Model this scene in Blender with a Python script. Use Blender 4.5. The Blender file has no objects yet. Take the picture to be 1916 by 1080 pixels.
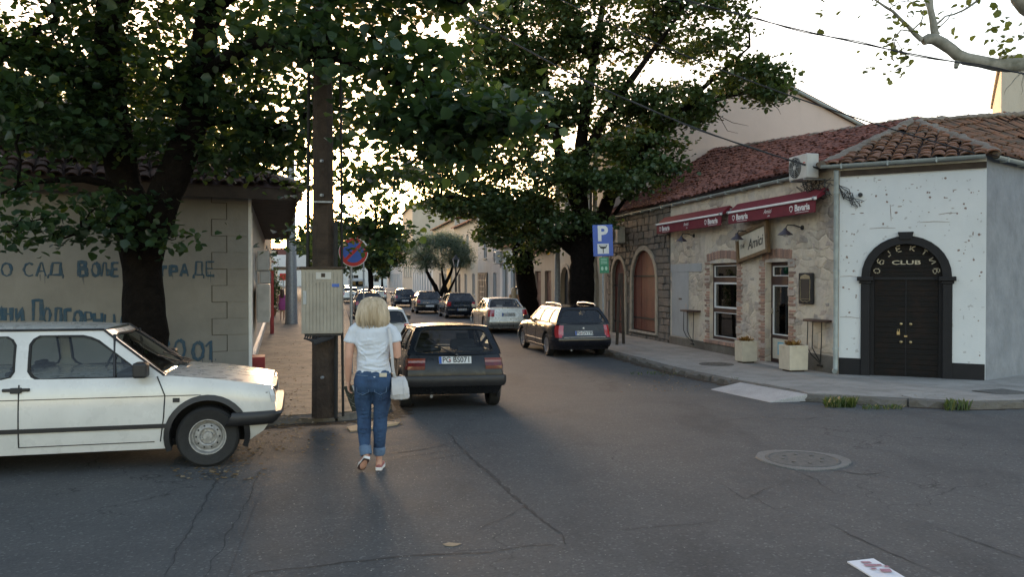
import bpy, bmesh, math, random
import numpy as np
from mathutils import Vector, Matrix
random.seed(7); rng = np.random.default_rng(11)
sc = bpy.context.scene
R = math.radians

# ---------------------------------------------------------------- camera
CAMZ = 1.88; F = 1500.0
cam = bpy.data.cameras.new('camera'); camo = bpy.data.objects.new('camera', cam)
sc.collection.objects.link(camo); sc.camera = camo
cam.sensor_width = 36; cam.lens = 36*F/1916; cam.clip_end = 3000; cam.clip_start = 0.05
camo.location = (0, 0, CAMZ)
camo.rotation_euler = (R(90) - math.atan(18/F), 0, 0)

# ---------------------------------------------------------------- light
SUN_EL, SUN_AZ = 7.0, -14.0          # azimuth measured clockwise from +Y (the street runs to -12)
w = bpy.data.worlds.new('World'); sc.world = w; w.use_nodes = True
nt = w.node_tree; bgn = nt.nodes['Background']
sky = nt.nodes.new('ShaderNodeTexSky'); sky.sky_type = 'NISHITA'; sky.sun_disc = False
sky.sun_elevation = R(SUN_EL); sky.sun_rotation = R(SUN_AZ); sky.air_density = 1.0; sky.dust_density = 1.2; sky.ozone_density = 1.0
tn = nt.nodes.new('ShaderNodeMix'); tn.data_type = 'RGBA'; tn.blend_type = 'MULTIPLY'; tn.inputs[0].default_value = 1; tn.inputs[7].default_value = (1.14, .98, .93, 1)
nt.links.new(sky.outputs[0], tn.inputs[6]); nt.links.new(tn.outputs[2], bgn.inputs[0]); bgn.inputs[1].default_value = 0.15
sun = bpy.data.lights.new('sun', 'SUN'); suno = bpy.data.objects.new('sun', sun); sc.collection.objects.link(suno)
sun.energy = 0.65; sun.angle = R(14); sun.color = (1.0, 0.74, 0.50)
sd = Vector((math.sin(R(SUN_AZ))*math.cos(R(SUN_EL)), math.cos(R(SUN_AZ))*math.cos(R(SUN_EL)), math.sin(R(SUN_EL))))
suno.rotation_euler = sd.to_track_quat('Z', 'Y').to_euler()
suno.location = (0, 0, 30)
sc.view_settings.view_transform = 'Standard'; sc.view_settings.look = 'None'
sc.view_settings.exposure = 2.2; sc.view_settings.gamma = 1.0
sc.view_settings.use_curve_mapping = False
sc.cycles.max_bounces = 8; sc.cycles.transparent_max_bounces = 16
sc.cycles.use_denoising = True

# ---------------------------------------------------------------- place helpers
def ss(t):
    t = max(0.0, min(1.0, t)); return t*t*(3-2*t)
def gz(y):                                     # height of the road: it dips gently away from the crossing
    return -0.35*ss((y-7)/13.0)
def at(px, py, Y):                             # measured bearing + distance -> place
    return Vector(((px-958)/F*Y, Y, CAMZ-(py-522)/F*Y))
def ground(px, py, h=0.0):
    Y = 10.0
    for _ in range(30): Y = (CAMZ-gz(Y)-h)*F/(py-522)
    return Vector(((px-958)/F*Y, Y, gz(Y)+h))
U = Vector((-math.sin(math.atan(.2187)), math.cos(math.atan(.2187)), 0))   # along the street
N = Vector((U.y, -U.x, 0))                                                # to the right, across it
def faceX(y): return 10.9-.2187*y             # building line, right side
def kerbR(y): return 7.95-.2187*y
def kerbL(y): return -1.80-.2187*(y-12.0)
def faceL(y): return -5.26-.289*(y-16)
C0 = Vector((7.10, 17.4, 0)); C1 = Vector((9.46, 16.0, 0))
def a_of(px):
    k = (px-958)/F; return (10.9/(k+.2187)-17.4)/U.y

# ---------------------------------------------------------------- object helpers
COL = sc.collection
def tag(o, label=None, cat=None, group=None, kind=None):
    if label: o['label'] = label
    if cat: o['category'] = cat
    if group: o['group'] = group
    if kind: o['kind'] = kind
    return o
def empty(name, loc, rotz=0, label=None, cat=None, group=None, parent=None):
    o = bpy.data.objects.new(name, None); COL.objects.link(o); o.location = loc; o.rotation_euler = (0, 0, rotz)
    if parent: o.parent = parent
    o.empty_display_size = .2
    return tag(o, label, cat, group)
def copy_tree(o, parent=None):
    c = o.copy(); COL.objects.link(c)
    if parent: c.parent = parent
    for ch in o.children: copy_tree(ch, c)
    return c
def link(name, me, mat=None, parent=None):
    if mat is not None and len(me.materials) == 0: me.materials.append(mat)
    o = bpy.data.objects.new(name, me); COL.objects.link(o)
    if parent: o.parent = parent
    return o

def rotM(axis, ang): return Matrix.Rotation(ang, 4, axis)
def T(x, y, z): return Matrix.Translation((x, y, z))

class MB:
    def __init__(s): s.v = []; s.f = []; s.m = []; s.mi = 0
    def add(s, vs, fs, M=None):
        n = len(s.v)
        for p in vs:
            p = Vector(p)
            s.v.append(M @ p if M is not None else p)
        for f in fs: s.f.append([i+n for i in f]); s.m.append(s.mi)
        return s
    def box(s, x0, x1, y0, y1, z0, z1, M=None):
        return s.add([(x0,y0,z0),(x1,y0,z0),(x1,y1,z0),(x0,y1,z0),(x0,y0,z1),(x1,y0,z1),(x1,y1,z1),(x0,y1,z1)],
                     [(0,3,2,1),(4,5,6,7),(0,1,5,4),(1,2,6,5),(2,3,7,6),(3,0,4,7)], M)
    def cbox(s, c, d, M=None):
        return s.box(c[0]-d[0]/2, c[0]+d[0]/2, c[1]-d[1]/2, c[1]+d[1]/2, c[2]-d[2]/2, c[2]+d[2]/2, M)
    def tube(s, pts, rad, n=8, cap=True, M=None, up=None):
        pts = [Vector(p) for p in pts]; k = len(pts)
        if not hasattr(rad, '__len__'): rad = [rad]*k
        vs = []; a = None
        for i, p in enumerate(pts):
            d = (pts[min(i+1, k-1)]-pts[max(i-1, 0)])
            d = d.normalized() if d.length > 1e-9 else Vector((0, 0, 1))
            if a is None:
                a = Vector((1, 0, 0)) if abs(d.x) < .8 else Vector((0, 1, 0))
                if up: a = Vector(up)
            a = (a-d*a.dot(d)); a = a.normalized() if a.length > 1e-6 else d.orthogonal().normalized()
            b = d.cross(a); r = rad[i]
            ra, rb = (r if hasattr(r, '__len__') else (r, r))
            for j in range(n):
                t = 2*math.pi*j/n; vs.append(p+a*(ra*math.cos(t))+b*(rb*math.sin(t)))
        fs = []
        for i in range(k-1):
            for j in range(n):
                j2 = (j+1) % n; fs.append((i*n+j, i*n+j2, (i+1)*n+j2, (i+1)*n+j))
        if cap: fs.append(tuple(range(n-1, -1, -1))); fs.append(tuple(range((k-1)*n, k*n)))
        return s.add(vs, fs, M)
    def lathe(s, prof, n=24, M=None, cap=True):
        vs = []; fs = []
        for r, z in prof:
            for j in range(n):
                t = 2*math.pi*j/n; vs.append((r*math.cos(t), r*math.sin(t), z))
        for i in range(len(prof)-1):
            for j in range(n):
                j2 = (j+1) % n; fs.append((i*n+j, i*n+j2, (i+1)*n+j2, (i+1)*n+j))
        if cap: fs.append(tuple(range(n-1, -1, -1))); k = len(prof); fs.append(tuple(range((k-1)*n, k*n)))
        return s.add(vs, fs, M)
    def prism(s, poly, w0, w1, fn):
        n = len(poly)
        vs = [fn(u, v, w0) for u, v in poly]+[fn(u, v, w1) for u, v in poly]
        fs = [tuple(range(n-1, -1, -1)), tuple(range(n, 2*n))]+[(i, (i+1) % n, n+(i+1) % n, n+i) for i in range(n)]
        return s.add(vs, fs)
    def mesh(s, name, mats, smooth=False, ang=40):
        me = bpy.data.meshes.new(name); me.from_pydata([tuple(p) for p in s.v], [], s.f)
        for m in (mats if isinstance(mats, (list, tuple)) else [mats]): me.materials.append(m)
        if any(s.m): me.polygons.foreach_set('material_index', s.m)
        bm = bmesh.new(); bm.from_mesh(me); bmesh.ops.recalc_face_normals(bm, faces=bm.faces); bm.to_mesh(me); bm.free()
        if smooth:
            me.polygons.foreach_set('use_smooth', [True]*len(me.polygons))
            me.set_sharp_from_angle(angle=R(ang))
        me.update(); return me
    def build(s, name, mats, parent=None, smooth=False, bevel=0, ang=40):
        o = link(name, s.mesh(name, mats, smooth, ang), None, parent)
        if bevel:
            b = o.modifiers.new('bevel', 'BEVEL'); b.width = bevel; b.segments = 2; b.limit_method = 'ANGLE'; b.angle_limit = R(35)
        return o

def fast_mesh(name, verts, quads, mat, rnd=None, smooth=False):
    """verts (n,3) array, quads (m,k) array."""
    me = bpy.data.meshes.new(name); n = len(verts); m, k = quads.shape
    me.vertices.add(n); me.vertices.foreach_set('co', np.asarray(verts, np.float32).ravel())
    me.loops.add(m*k); me.loops.foreach_set('vertex_index', quads.ravel().astype(np.int32))
    me.polygons.add(m); me.polygons.foreach_set('loop_start', np.arange(0, m*k, k, dtype=np.int32))
    me.update(calc_edges=True); me.validate()
    if rnd is not None:
        at_ = me.attributes.new('rnd', 'FLOAT', 'FACE'); at_.data.foreach_set('value', rnd.astype(np.float32))
    me.materials.append(mat)
    return me

# ---------------------------------------------------------------- materials
def nodes(name):
    m = bpy.data.materials.new(name); m.use_nodes = True; t = m.node_tree
    return m, t, t.nodes['Principled BSDF']
def ramp(t, fac, stops):
    r = t.nodes.new('ShaderNodeValToRGB'); el = r.color_ramp.elements
    while len(el) < len(stops): el.new(.5)
    for e, (p, c) in zip(el, stops): e.position = p; e.color = (*c, 1) if len(c) == 3 else c
    t.links.new(fac, r.inputs[0]); return r.outputs[0]
def noise(t, scale, detail=4, rough=.55, coord='Object', stretch=None):
    tc = t.nodes.new('ShaderNodeTexCoord'); n = t.nodes.new('ShaderNodeTexNoise')
    n.inputs['Scale'].default_value = scale; n.inputs['Detail'].default_value = detail; n.inputs['Roughness'].default_value = rough
    src = tc.outputs[coord]
    if stretch:
        mp = t.nodes.new('ShaderNodeMapping'); mp.inputs['Scale'].default_value = stretch; t.links.new(src, mp.inputs[0]); src = mp.outputs[0]
    t.links.new(src, n.inputs['Vector']); return n.outputs['Fac']
def mix(t, fac, a, b, mode='MIX'):
    x = t.nodes.new('ShaderNodeMix'); x.data_type = 'RGBA'; x.blend_type = mode
    if isinstance(fac, (int, float)): x.inputs[0].default_value = fac
    else: t.links.new(fac, x.inputs[0])
    for i, c in ((6, a), (7, b)):
        if isinstance(c, tuple): x.inputs[i].default_value = (*c, 1)
        else: t.links.new(c, x.inputs[i])
    return x.outputs[2]
def bump(t, bsdf, h, strength=.3, dist=.02, prev=None):
    b = t.nodes.new('ShaderNodeBump'); b.inputs['Strength'].default_value = strength; b.inputs['Distance'].default_value = dist
    t.links.new(h, b.inputs['Height'])
    if prev: t.links.new(prev, b.inputs['Normal'])
    t.links.new(b.outputs[0], bsdf.inputs['Normal']); return b.outputs[0]
def var(c, k): return tuple(max(0, min(1, x*k)) for x in c)
def mat(name, c, rough=.6, vary=.25, scale=6, bstr=.15, bscale=40, metal=0, coat=0, spec=.5, c2=None, bdist=.01, coord='Object', objvar=0):
    m, t, b = nodes(name)
    f = noise(t, scale, 5, coord=coord)
    lo = c2 if c2 else var(c, 1-vary); hi = var(c, 1+vary*.6)
    col = ramp(t, f, [(.32, lo), (.55, c), (.75, hi)])
    if objvar:
        oi = t.nodes.new('ShaderNodeObjectInfo')
        col = mix(t, 1.0, col, ramp(t, oi.outputs['Random'], [(0, (1-objvar,)*3), (1, (1+objvar*.4, 1.0, 1-objvar*.2))]), 'MULTIPLY')
    t.links.new(col, b.inputs['Base Color'])
    b.inputs['Roughness'].default_value = rough; b.inputs['Metallic'].default_value = metal
    b.inputs['Coat Weight'].default_value = coat; b.inputs['Specular IOR Level'].default_value = spec
    if bstr: bump(t, b, noise(t, bscale, 4, coord=coord), bstr, bdist)
    return m

M = {}
def glassmat(name, tint, rough=.02, gloss=1.0):
    m = bpy.data.materials.new(name); m.use_nodes = True; t = m.node_tree; t.nodes.clear()
    o = t.nodes.new('ShaderNodeOutputMaterial'); mx = t.nodes.new('ShaderNodeMixShader')
    tr = t.nodes.new('ShaderNodeBsdfTransparent'); tr.inputs[0].default_value = (*tint, 1)
    g = t.nodes.new('ShaderNodeBsdfGlossy'); g.inputs['Roughness'].default_value = rough
    fr = t.nodes.new('ShaderNodeFresnel'); fr.inputs[0].default_value = 1.5
    mu = t.nodes.new('ShaderNodeMath'); mu.operation = 'MULTIPLY_ADD'; mu.inputs[1].default_value = gloss; mu.inputs[2].default_value = 0
    t.links.new(fr.outputs[0], mu.inputs[0]); t.links.new(mu.outputs[0], mx.inputs[0])
    t.links.new(tr.outputs[0], mx.inputs[1]); t.links.new(g.outputs[0], mx.inputs[2]); t.links.new(mx.outputs[0], o.inputs[0])
    return m
M['glass'] = glassmat('clear_glass', (.70, .75, .75), gloss=.9)
M['tint'] = glassmat('tinted_glass', (.38, .42, .42), gloss=1.6)
M['black'] = mat('black_plastic', (.018, .018, .02), .5, .2, 8, .05)
M['rubber'] = mat('rubber', (.014, .014, .014), .75, .3, 20, .2, 90)
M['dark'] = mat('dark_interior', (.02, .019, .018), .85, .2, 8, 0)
M['seat'] = mat('seat_fabric', (.05, .05, .055), .9, .2, 10, .1)
M['chrome'] = mat('chrome', (.6, .6, .6), .18, .05, 5, 0, metal=1)
M['alloy'] = mat('alloy', (.42, .43, .45), .3, .1, 5, 0, metal=.8)
M['steel'] = mat('steel_wheel', (.36, .35, .33), .55, .35, 25, .1, metal=.3)
M['redlamp'] = mat('red_lens', (.42, .012, .02), .12, .2, 12, 0, coat=1)
M['darkred'] = mat('dim_red_lens', (.12, .012, .012), .2, .3, 12, .1, coat=.5)
M['amber'] = mat('amber_lens', (.20, .035, .01), .2, .2, 12, 0, coat=.6)
M['lamp'] = mat('clear_lens', (.55, .56, .56), .1, .1, 12, 0, coat=1)
M['plate'] = mat('plate_white', (.62, .63, .62), .4, .1, 20, 0)
M['blue'] = mat('plate_blue', (.03, .1, .4), .4, .1, 20, 0)
M['ink'] = mat('ink_black', (.02, .02, .02), .6, .1, 20, 0)
M['white'] = mat('white_paint', (.72, .72, .70), .5, .08, 10, .05)
M['red'] = mat('signal_red', (.45, .02, .025), .4, .15, 10, 0)
M['signblue'] = mat('sign_blue', (.008, .085, .42), .35, .12, 6, 0)
M['green'] = mat('sign_green', (.01, .20, .10), .45, .12, 6, 0)
M['galv'] = mat('galvanised', (.30, .32, .34), .5, .2, 14, .08, metal=.5)
M['gutter'] = mat('gutter_metal', (.34, .38, .37), .55, .2, 5, .05, metal=.2)
M['grout'] = mat('mortar', (.16, .145, .125), .95, .3, 9, .5, 30)
M['tar'] = mat('tar_crack', (.036, .036, .036), .9, .3, 30, .3)
M['skin'] = mat('skin', (.55, .30, .21), .5, .12, 14, .04)
M['wirem'] = mat('cable_sheath', (.02, .02, .022), .6, .1, 5, 0)

def paint(name, c, metallic=0, dirt=.25, rough=.28, coat=.8, spec_=.5):
    m, t, b = nodes(name)
    f = noise(t, 3.5, 6); col = ramp(t, f, [(.35, var(c, 1-dirt)), (.6, c)])
    tc = t.nodes.new('ShaderNodeTexCoord'); sp = t.nodes.new('ShaderNodeSeparateXYZ'); t.links.new(tc.outputs['Object'], sp.inputs[0])
    dz = ramp(t, sp.outputs[2], [(.18, (1, 1, 1)), (.55, (0, 0, 0))])          # road dust low down
    mm = t.nodes.new('ShaderNodeMath'); mm.operation = 'MULTIPLY'; mm.inputs[1].default_value = .25*dirt+.03; t.links.new(dz, mm.inputs[0])
    col = mix(t, mm.outputs[0], col, (.16, .13, .10)); t.links.new(col, b.inputs['Base Color'])
    b.inputs['Roughness'].default_value = rough; b.inputs['Metallic'].default_value = metallic; b.inputs['Coat Weight'].default_value = coat; b.inputs['Specular IOR Level'].default_value = spec_
    b.inputs['Coat Roughness'].default_value = .08
    rr = ramp(t, noise(t, 9, 5), [(.35, (rough*.8,)*3), (.7, (rough*1.5,)*3)]); t.links.new(rr, b.inputs['Roughness'])
    return m
M['p_white'] = paint('paint_white', (.64, .635, .60), 0, .10)
M['p_black'] = paint('paint_faded_black', (.008, .011, .016), 0, .2, .30, .15, .3)
M['p_navy'] = paint('paint_navy', (.007, .008, .014), 0, .15, .2, .35, .3)
M['p_silver'] = paint('paint_silver', (.42, .41, .38), .6, .15, .3)
M['p_blue'] = paint('paint_dark_blue', (.02, .03, .05), .4, .2, .22)
M['p_grey'] = paint('paint_dark_grey', (.035, .036, .04), .4, .2, .22)
M['p_wine'] = paint('paint_dark_red', (.06, .02, .02), .3, .2, .22)

def asphalt():
    m, t, b = nodes('asphalt')
    big = ramp(t, noise(t, .35, 6, .6), [(.3, (.070, .070, .070)), (.5, (.086, .085, .083)), (.72, (.103, .101, .097))])
    mid = noise(t, 2.2, 8, .65); col = mix(t, ramp(t, mid, [(.42, (.0,)*3), (.72, (.55,)*3)]), big, (.125, .120, .114))
    dark = noise(t, .9, 5, .6, stretch=(1, .35, 1)); col = mix(t, ramp(t, dark, [(.30, (.45,)*3), (.46, (0,)*3)]), col, (.036, .036, .037))
    v = t.nodes.new('ShaderNodeTexVoronoi'); v.inputs['Scale'].default_value = 60; tc = t.nodes.new('ShaderNodeTexCoord'); t.links.new(tc.outputs['Object'], v.inputs['Vector'])
    spk = ramp(t, v.outputs['Color'], [(.0, (.82,)*3), (.8, (1.05,)*3), (.93, (1.7,)*3)])
    col = mix(t, 1.0, col, spk, 'MULTIPLY')
    # fine alligator cracks where the noise says the surface is worn
    vc = t.nodes.new('ShaderNodeTexVoronoi'); vc.feature = 'DISTANCE_TO_EDGE'; vc.inputs['Scale'].default_value = 1.6
    wn = t.nodes.new('ShaderNodeTexNoise'); wn.inputs['Scale'].default_value = 3; wn.inputs['Detail'].default_value = 4
    t.links.new(tc.outputs['Object'], wn.inputs['Vector'])
    add = mix(t, .35, tc.outputs['Object'], wn.outputs['Color']); t.links.new(add, vc.inputs['Vector'])
    cr = ramp(t, vc.outputs['Distance'], [(.0, (1,)*3), (.012, (0,)*3)])
    worn = ramp(t, noise(t, .33, 3, .5), [(.50, (0,)*3), (.60, (.7,)*3)])
    cm = mix(t, 1.0, cr, worn, 'MULTIPLY'); col = mix(t, cm, col, (.02, .02, .02))
    t.links.new(col, b.inputs['Base Color'])
    t.links.new(ramp(t, mid, [(.3, (.82,)*3), (.7, (.95,)*3)]), b.inputs['Roughness']); b.inputs['Specular IOR Level'].default_value = .22
    p = bump(t, b, v.outputs['Distance'], .35, .006)
    bump(t, b, noise(t, 14, 6, .7), .35, .02, p)
    return m
M['asphalt'] = asphalt()
def concrete(name, c, c2, dirtc=(.09, .075, .055), dirt=.5, slab=0):
    m, t, b = nodes(name)
    col = ramp(t, noise(t, .8, 7, .62), [(.28, c2), (.52, c), (.78, var(c, 1.15))])
    d = ramp(t, noise(t, 3.3, 8, .7), [(.46, (0,)*3), (.66, (dirt,)*3)]); col = mix(t, d, col, dirtc)
    sp = ramp(t, noise(t, 55, 3, .6), [(.35, (.82,)*3), (.7, (1.15,)*3)]); col = mix(t, 1.0, col, sp, 'MULTIPLY')
    t.links.new(col, b.inputs['Base Color']); b.inputs['Roughness'].default_value = .88
    p = bump(t, b, noise(t, 9, 7, .65), .4, .02); bump(t, b, noise(t, 70, 3), .3, .004, p)
    return m
M['walk'] = concrete('pavement_concrete', (.30, .285, .26), (.21, .198, .18), dirt=.35)
M['walkL'] = concrete('dusty_pavement', (.21, .17, .125), (.12, .098, .075), (.06, .042, .028), .8)
M['kerb'] = concrete('kerb_stone', (.15, .135, .115), (.07, .06, .05), dirt=.7)
M['ramp'] = concrete('ramp_concrete', (.42, .40, .38), (.33, .31, .29), dirt=.2)
M['patch'] = concrete('manhole_surround', (.15, .148, .14), (.10, .10, .095), dirt=.3)
M['iron'] = mat('cast_iron', (.105, .10, .09), .7, .3, 18, .5, 60, metal=.2)

def plaster(name, cols, scale=1.3, stain=.4, stainc=(.09, .075, .06), bs=.5, spots=0, coord='Object', stones=0):
    m, t, b = nodes(name)
    n1 = noise(t, scale, 8, .6); k = len(cols)
    col = ramp(t, n1, [(.3+.4*i/(k-1), c) for i, c in enumerate(cols)])
    s = ramp(t, noise(t, 2.4, 7, .7, stretch=(1, 1, .35)), [(.5, (0,)*3), (.74, (stain,)*3)]); col = mix(t, s, col, stainc)
    if spots:
        col = mix(t, ramp(t, noise(t, 11, 2, .4), [(.69, (0,)*3), (.72, (spots,)*3)]), col, (.16, .12, .10))
    p = None
    if stones:                                  # shallow rubble telegraphing through the coat
        tc = t.nodes.new('ShaderNodeTexCoord'); wn = t.nodes.new('ShaderNodeTexNoise'); wn.inputs['Scale'].default_value = 2.5; t.links.new(tc.outputs['Object'], wn.inputs['Vector'])
        v1 = t.nodes.new('ShaderNodeTexVoronoi'); v1.feature = 'DISTANCE_TO_EDGE'; v1.inputs['Scale'].default_value = 3.6; v2 = t.nodes.new('ShaderNodeTexVoronoi'); v2.inputs['Scale'].default_value = 3.6
        mp = t.nodes.new('ShaderNodeMapping'); mp.inputs['Scale'].default_value = (1, .8, 1.5); t.links.new(mix(t, .18, tc.outputs['Object'], wn.outputs['Color']), mp.inputs[0])
        t.links.new(mp.outputs[0], v1.inputs['Vector']); t.links.new(mp.outputs[0], v2.inputs['Vector'])
        mask = ramp(t, noise(t, .7, 4, .6), [(.42, (0,)*3), (.56, (1,)*3)])
        tone = ramp(t, v2.outputs['Color'], [(.2, (.62, .60, .60)), (.5, (.95, .93, .90)), (.8, (1.08, 1.04, 1.0))])
        col = mix(t, mix(t, 1.0, mask, (.8, .8, .8), 'MULTIPLY'), col, mix(t, 1.0, col, tone, 'MULTIPLY'))
        hgt = mix(t, 1.0, ramp(t, v1.outputs['Distance'], [(0, (0,)*3), (.12, (1,)*3)]), mask, 'MULTIPLY'); p = bump(t, b, hgt, .7, .03)
    t.links.new(col, b.inputs['Base Color']); b.inputs['Roughness'].default_value = .92
    p = bump(t, b, noise(t, 5, 8, .65), bs, .05, p); bump(t, b, noise(t, 45, 4), .35, .006, p)
    return m
M['barwall'] = plaster('rubble_plaster', [(.42, .375, .34), (.58, .50, .41), (.64, .56, .44), (.48, .43, .39)], 1.1, .35, (.2, .165, .13), 1.0, stones=1)
M['rubble'] = mat('rubble_stone', (.50, .44, .38), .92, .2, 5, .7, 18, objvar=.2, bdist=.03)
M['darkstone'] = mat('dark_limestone', (.215, .195, .17), .92, .35, 6, .7, 20, objvar=.28, bdist=.03)
M['whitewall'] = plaster('white_plaster', [(.60, .63, .64), (.66, .685, .69), (.70, .72, .72)], .8, .10, (.35, .33, .31), .12, .35)
M['greywall'] = plaster('grey_render', [(.20, .215, .235), (.245, .262, .285), (.29, .305, .33)], 2.2, .3, (.13, .13, .14), .7)
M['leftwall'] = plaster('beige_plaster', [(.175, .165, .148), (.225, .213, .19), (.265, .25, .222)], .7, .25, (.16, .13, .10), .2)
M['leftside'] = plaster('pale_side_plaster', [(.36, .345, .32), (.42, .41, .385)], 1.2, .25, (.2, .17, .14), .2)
M['blackpaint'] = mat('black_paint', (.008, .0075, .009), .75, .3, 6, .25, 30)
M['gable'] = plaster('pinkish_render', [(.50, .405, .36), (.54, .44, .395), (.57, .47, .425)], .35, .12, (.3, .25, .22), .1)
M['cream'] = plaster('cream_render', [(.44, .39, .31), (.50, .45, .37)], .6, .25, (.2, .17, .13), .25)
M['tan'] = plaster('tan_render', [(.34, .26, .18), (.40, .32, .23)], .6, .25, (.2, .15, .1), .25)
M['palegrey'] = plaster('pale_grey_render', [(.36, .36, .355), (.44, .44, .43)], .6, .3, (.22, .18, .15), .25)
M['offwhite'] = plaster('off_white_render', [(.52, .52, .51), (.60, .60, .58)], .6, .2, (.3, .27, .22), .2)
M['brown'] = mat('brown_shutter', (.10, .032, .02), .6, .3, 4, .3, 25)
M['reddoor'] = mat('oxide_red_door', (.13, .026, .015), .65, .3, 3, .25, 22)
M['frame'] = mat('brown_window_frame', (.045, .018, .014), .45, .2, 9, .1)
M['stonetrim'] = mat('pale_stone_trim', (.36, .32, .26), .85, .25, 6, .4, 25)
M['brick'] = mat('red_brick', (.44, .30, .24), .9, .35, 9, .5, 40, objvar=.4, bdist=.02)
M['tile'] = mat('clay_tile', (.20, .085, .064), .9, .45, 5, .4, 25, objvar=.6, c2=(.085, .04, .035), spec=.2)
M['tileold'] = mat('lichened_tile', (.21, .10, .055), .9, .4, 5, .5, 22, objvar=.4, c2=(.10, .075, .05))
M['tilebase'] = mat('roof_underlay', (.055, .028, .022), .95, .3, 5, .3)
M['mortarhip'] = mat('mortar_hip', (.20, .165, .13), .95, .45, 3, .9, 12, c2=(.12, .09, .065), bdist=.06)
M['wood'] = mat('old_timber', (.055, .038, .026), .85, .4, 4, .4, 30)
M['polewood'] = mat('creosoted_pole', (.045, .031, .022), .9, .5, 6, .7, 25, bdist=.03)
M['cabinet'] = mat('cabinet_grey', (.31, .285, .235), .6, .2, 4, .12)
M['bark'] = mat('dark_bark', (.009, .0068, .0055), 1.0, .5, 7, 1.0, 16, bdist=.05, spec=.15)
M['planebark'] = mat('plane_bark', (.30, .29, .25), .85, .45, 5, .3, 20, c2=(.13, .13, .10))
M['awning'] = mat('maroon_canvas', (.15, .008, .02), .8, .15, 5, .15, 60)
M['planter'] = mat('cream_concrete', (.55, .49, .38), .8, .12, 6, .2)
M['dryplant'] = mat('dry_plant', (.24, .13, .04), .9, .4, 20, 0)
M['acwhite'] = mat('ac_casing', (.46, .45, .42), .55, .15, 5, .05)
M['cloth'] = mat('cardboard', (.36, .27, .17), .9, .2, 6, .2)

def leafmat(name, stops, trans=.45, rough=.42, spec=.5):
    m, t, b = nodes(name)
    a = t.nodes.new('ShaderNodeAttribute'); a.attribute_name = 'rnd'
    col = ramp(t, a.outputs['Fac'], stops)
    b.inputs['Roughness'].default_value = rough; b.inputs['Specular IOR Level'].default_value = spec
    t.links.new(col, b.inputs['Base Color'])
    tr = t.nodes.new('ShaderNodeBsdfTranslucent'); mx = t.nodes.new('ShaderNodeMixShader'); mx.inputs[0].default_value = trans
    tc = mix(t, 1.0, col, (1.9, 1.7, .6), 'MULTIPLY'); t.links.new(tc, tr.inputs[0])
    t.links.new(b.outputs[0], mx.inputs[1]); t.links.new(tr.outputs[0], mx.inputs[2]); t.links.new(mx.outputs[0], t.nodes['Material Output'].inputs[0])
    return m
M['leafA'] = leafmat('linden_leaf', [(0, (.018, .040, .022)), (.45, (.032, .066, .034)), (.8, (.052, .092, .034)), (.93, (.10, .12, .03)), (1, (.17, .13, .03))], .45)
M['leafY'] = leafmat('sunlit_leaf', [(0, (.05, .08, .02)), (.5, (.10, .13, .03)), (.85, (.20, .19, .04)), (1, (.30, .20, .05))], .5)  # yellow glow of the low sun is put into this leaf colour
M['leafB'] = leafmat('maple_leaf', [(0, (.034, .058, .024)), (.5, (.052, .090, .040)), (.85, (.078, .118, .045)), (.95, (.14, .13, .035)), (1, (.20, .12, .03))], .35)
M['leafO'] = leafmat('olive_leaf', [(0, (.075, .11, .09)), (.6, (.12, .17, .135)), (1, (.18, .22, .17))], .3)
M['leafP'] = leafmat('plane_leaf', [(0, (.08, .10, .05)), (.6, (.12, .15, .06)), (1, (.2, .22, .08))], .45)
M['grass'] = leafmat('grass', [(0, (.04, .07, .02)), (.6, (.07, .11, .03)), (1, (.16, .15, .06))], .3)
# ================================================================ ground, roads, pavements
def poly_sheet(name, poly, h, matl, skirt=0.0, step=1.0, parent=None, smooth=False):
    bm = bmesh.new(); bm.faces.new([bm.verts.new((x, y, 0)) for x, y in poly])
    y0, y1 = min(p[1] for p in poly), max(p[1] for p in poly)
    for y in np.arange(7, 20.01, step):
        if y0 < y < y1: bmesh.ops.bisect_plane(bm, geom=bm.verts[:]+bm.edges[:]+bm.faces[:], plane_co=(0, y, 0), plane_no=(0, 1, 0))
    if skirt:
        be = [e for e in bm.edges if e.is_boundary]
        r = bmesh.ops.extrude_edge_only(bm, edges=be)
        low = set(v for v in r['geom'] if isinstance(v, bmesh.types.BMVert))
    else: low = set()
    for v in bm.verts: v.co.z = gz(v.co.y)+h-(skirt if v in low else 0)
    bmesh.ops.recalc_face_normals(bm, faces=bm.faces)
    me = bpy.data.meshes.new(name); bm.to_mesh(me); bm.free()
    return link(name, me, matl, parent)
# flat earth out to the horizon, below everything
g = MB(); g.add([(-900, -60, -.42), (900, -60, -.42), (900, 1800, -.42), (-900, 1800, -.42)], [(0, 1, 2, 3)])
tag(g.build('ground', mat('bare_earth', (.09, .085, .07), .95, .3, .2, .3)), kind='structure')
ys = [-30, 0, 5]+list(np.arange(7, 20.1, .5))+[24, 30, 45, 70, 110, 200, 420]
g = MB(); n = len(ys)
xs = [-80, -30, -12, -6, -3, 0, 3, 6, 12, 30, 80]
g.add([(x, y, gz(y)) for y in ys for x in xs], [(j*11+i, j*11+i+1, j*11+i+12, j*11+i+11) for j in range(n-1) for i in range(10)])
road = tag(g.build('road', M['asphalt'], smooth=True), kind='structure')
# pavement on the right with its corner
KW = .17
F1 = (4.84, 13.4); F2 = (6.95, 12.24); F3 = (7.95, 12.4); F4 = (40, 17.5)
far = 330
pR = [(kerbR(far)+KW, far), (kerbR(14.2)+KW, 14.2), (F1[0]+KW+.02, F1[1]+.18), (F2[0]+.05, F2[1]+KW), (F3[0], F3[1]+KW), (F4[0], F4[1]+KW), (60, 40), (60, far)]
pavR = tag(poly_sheet('pavement', pR, .12, M['walk'], .2), kind='structure')
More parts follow.
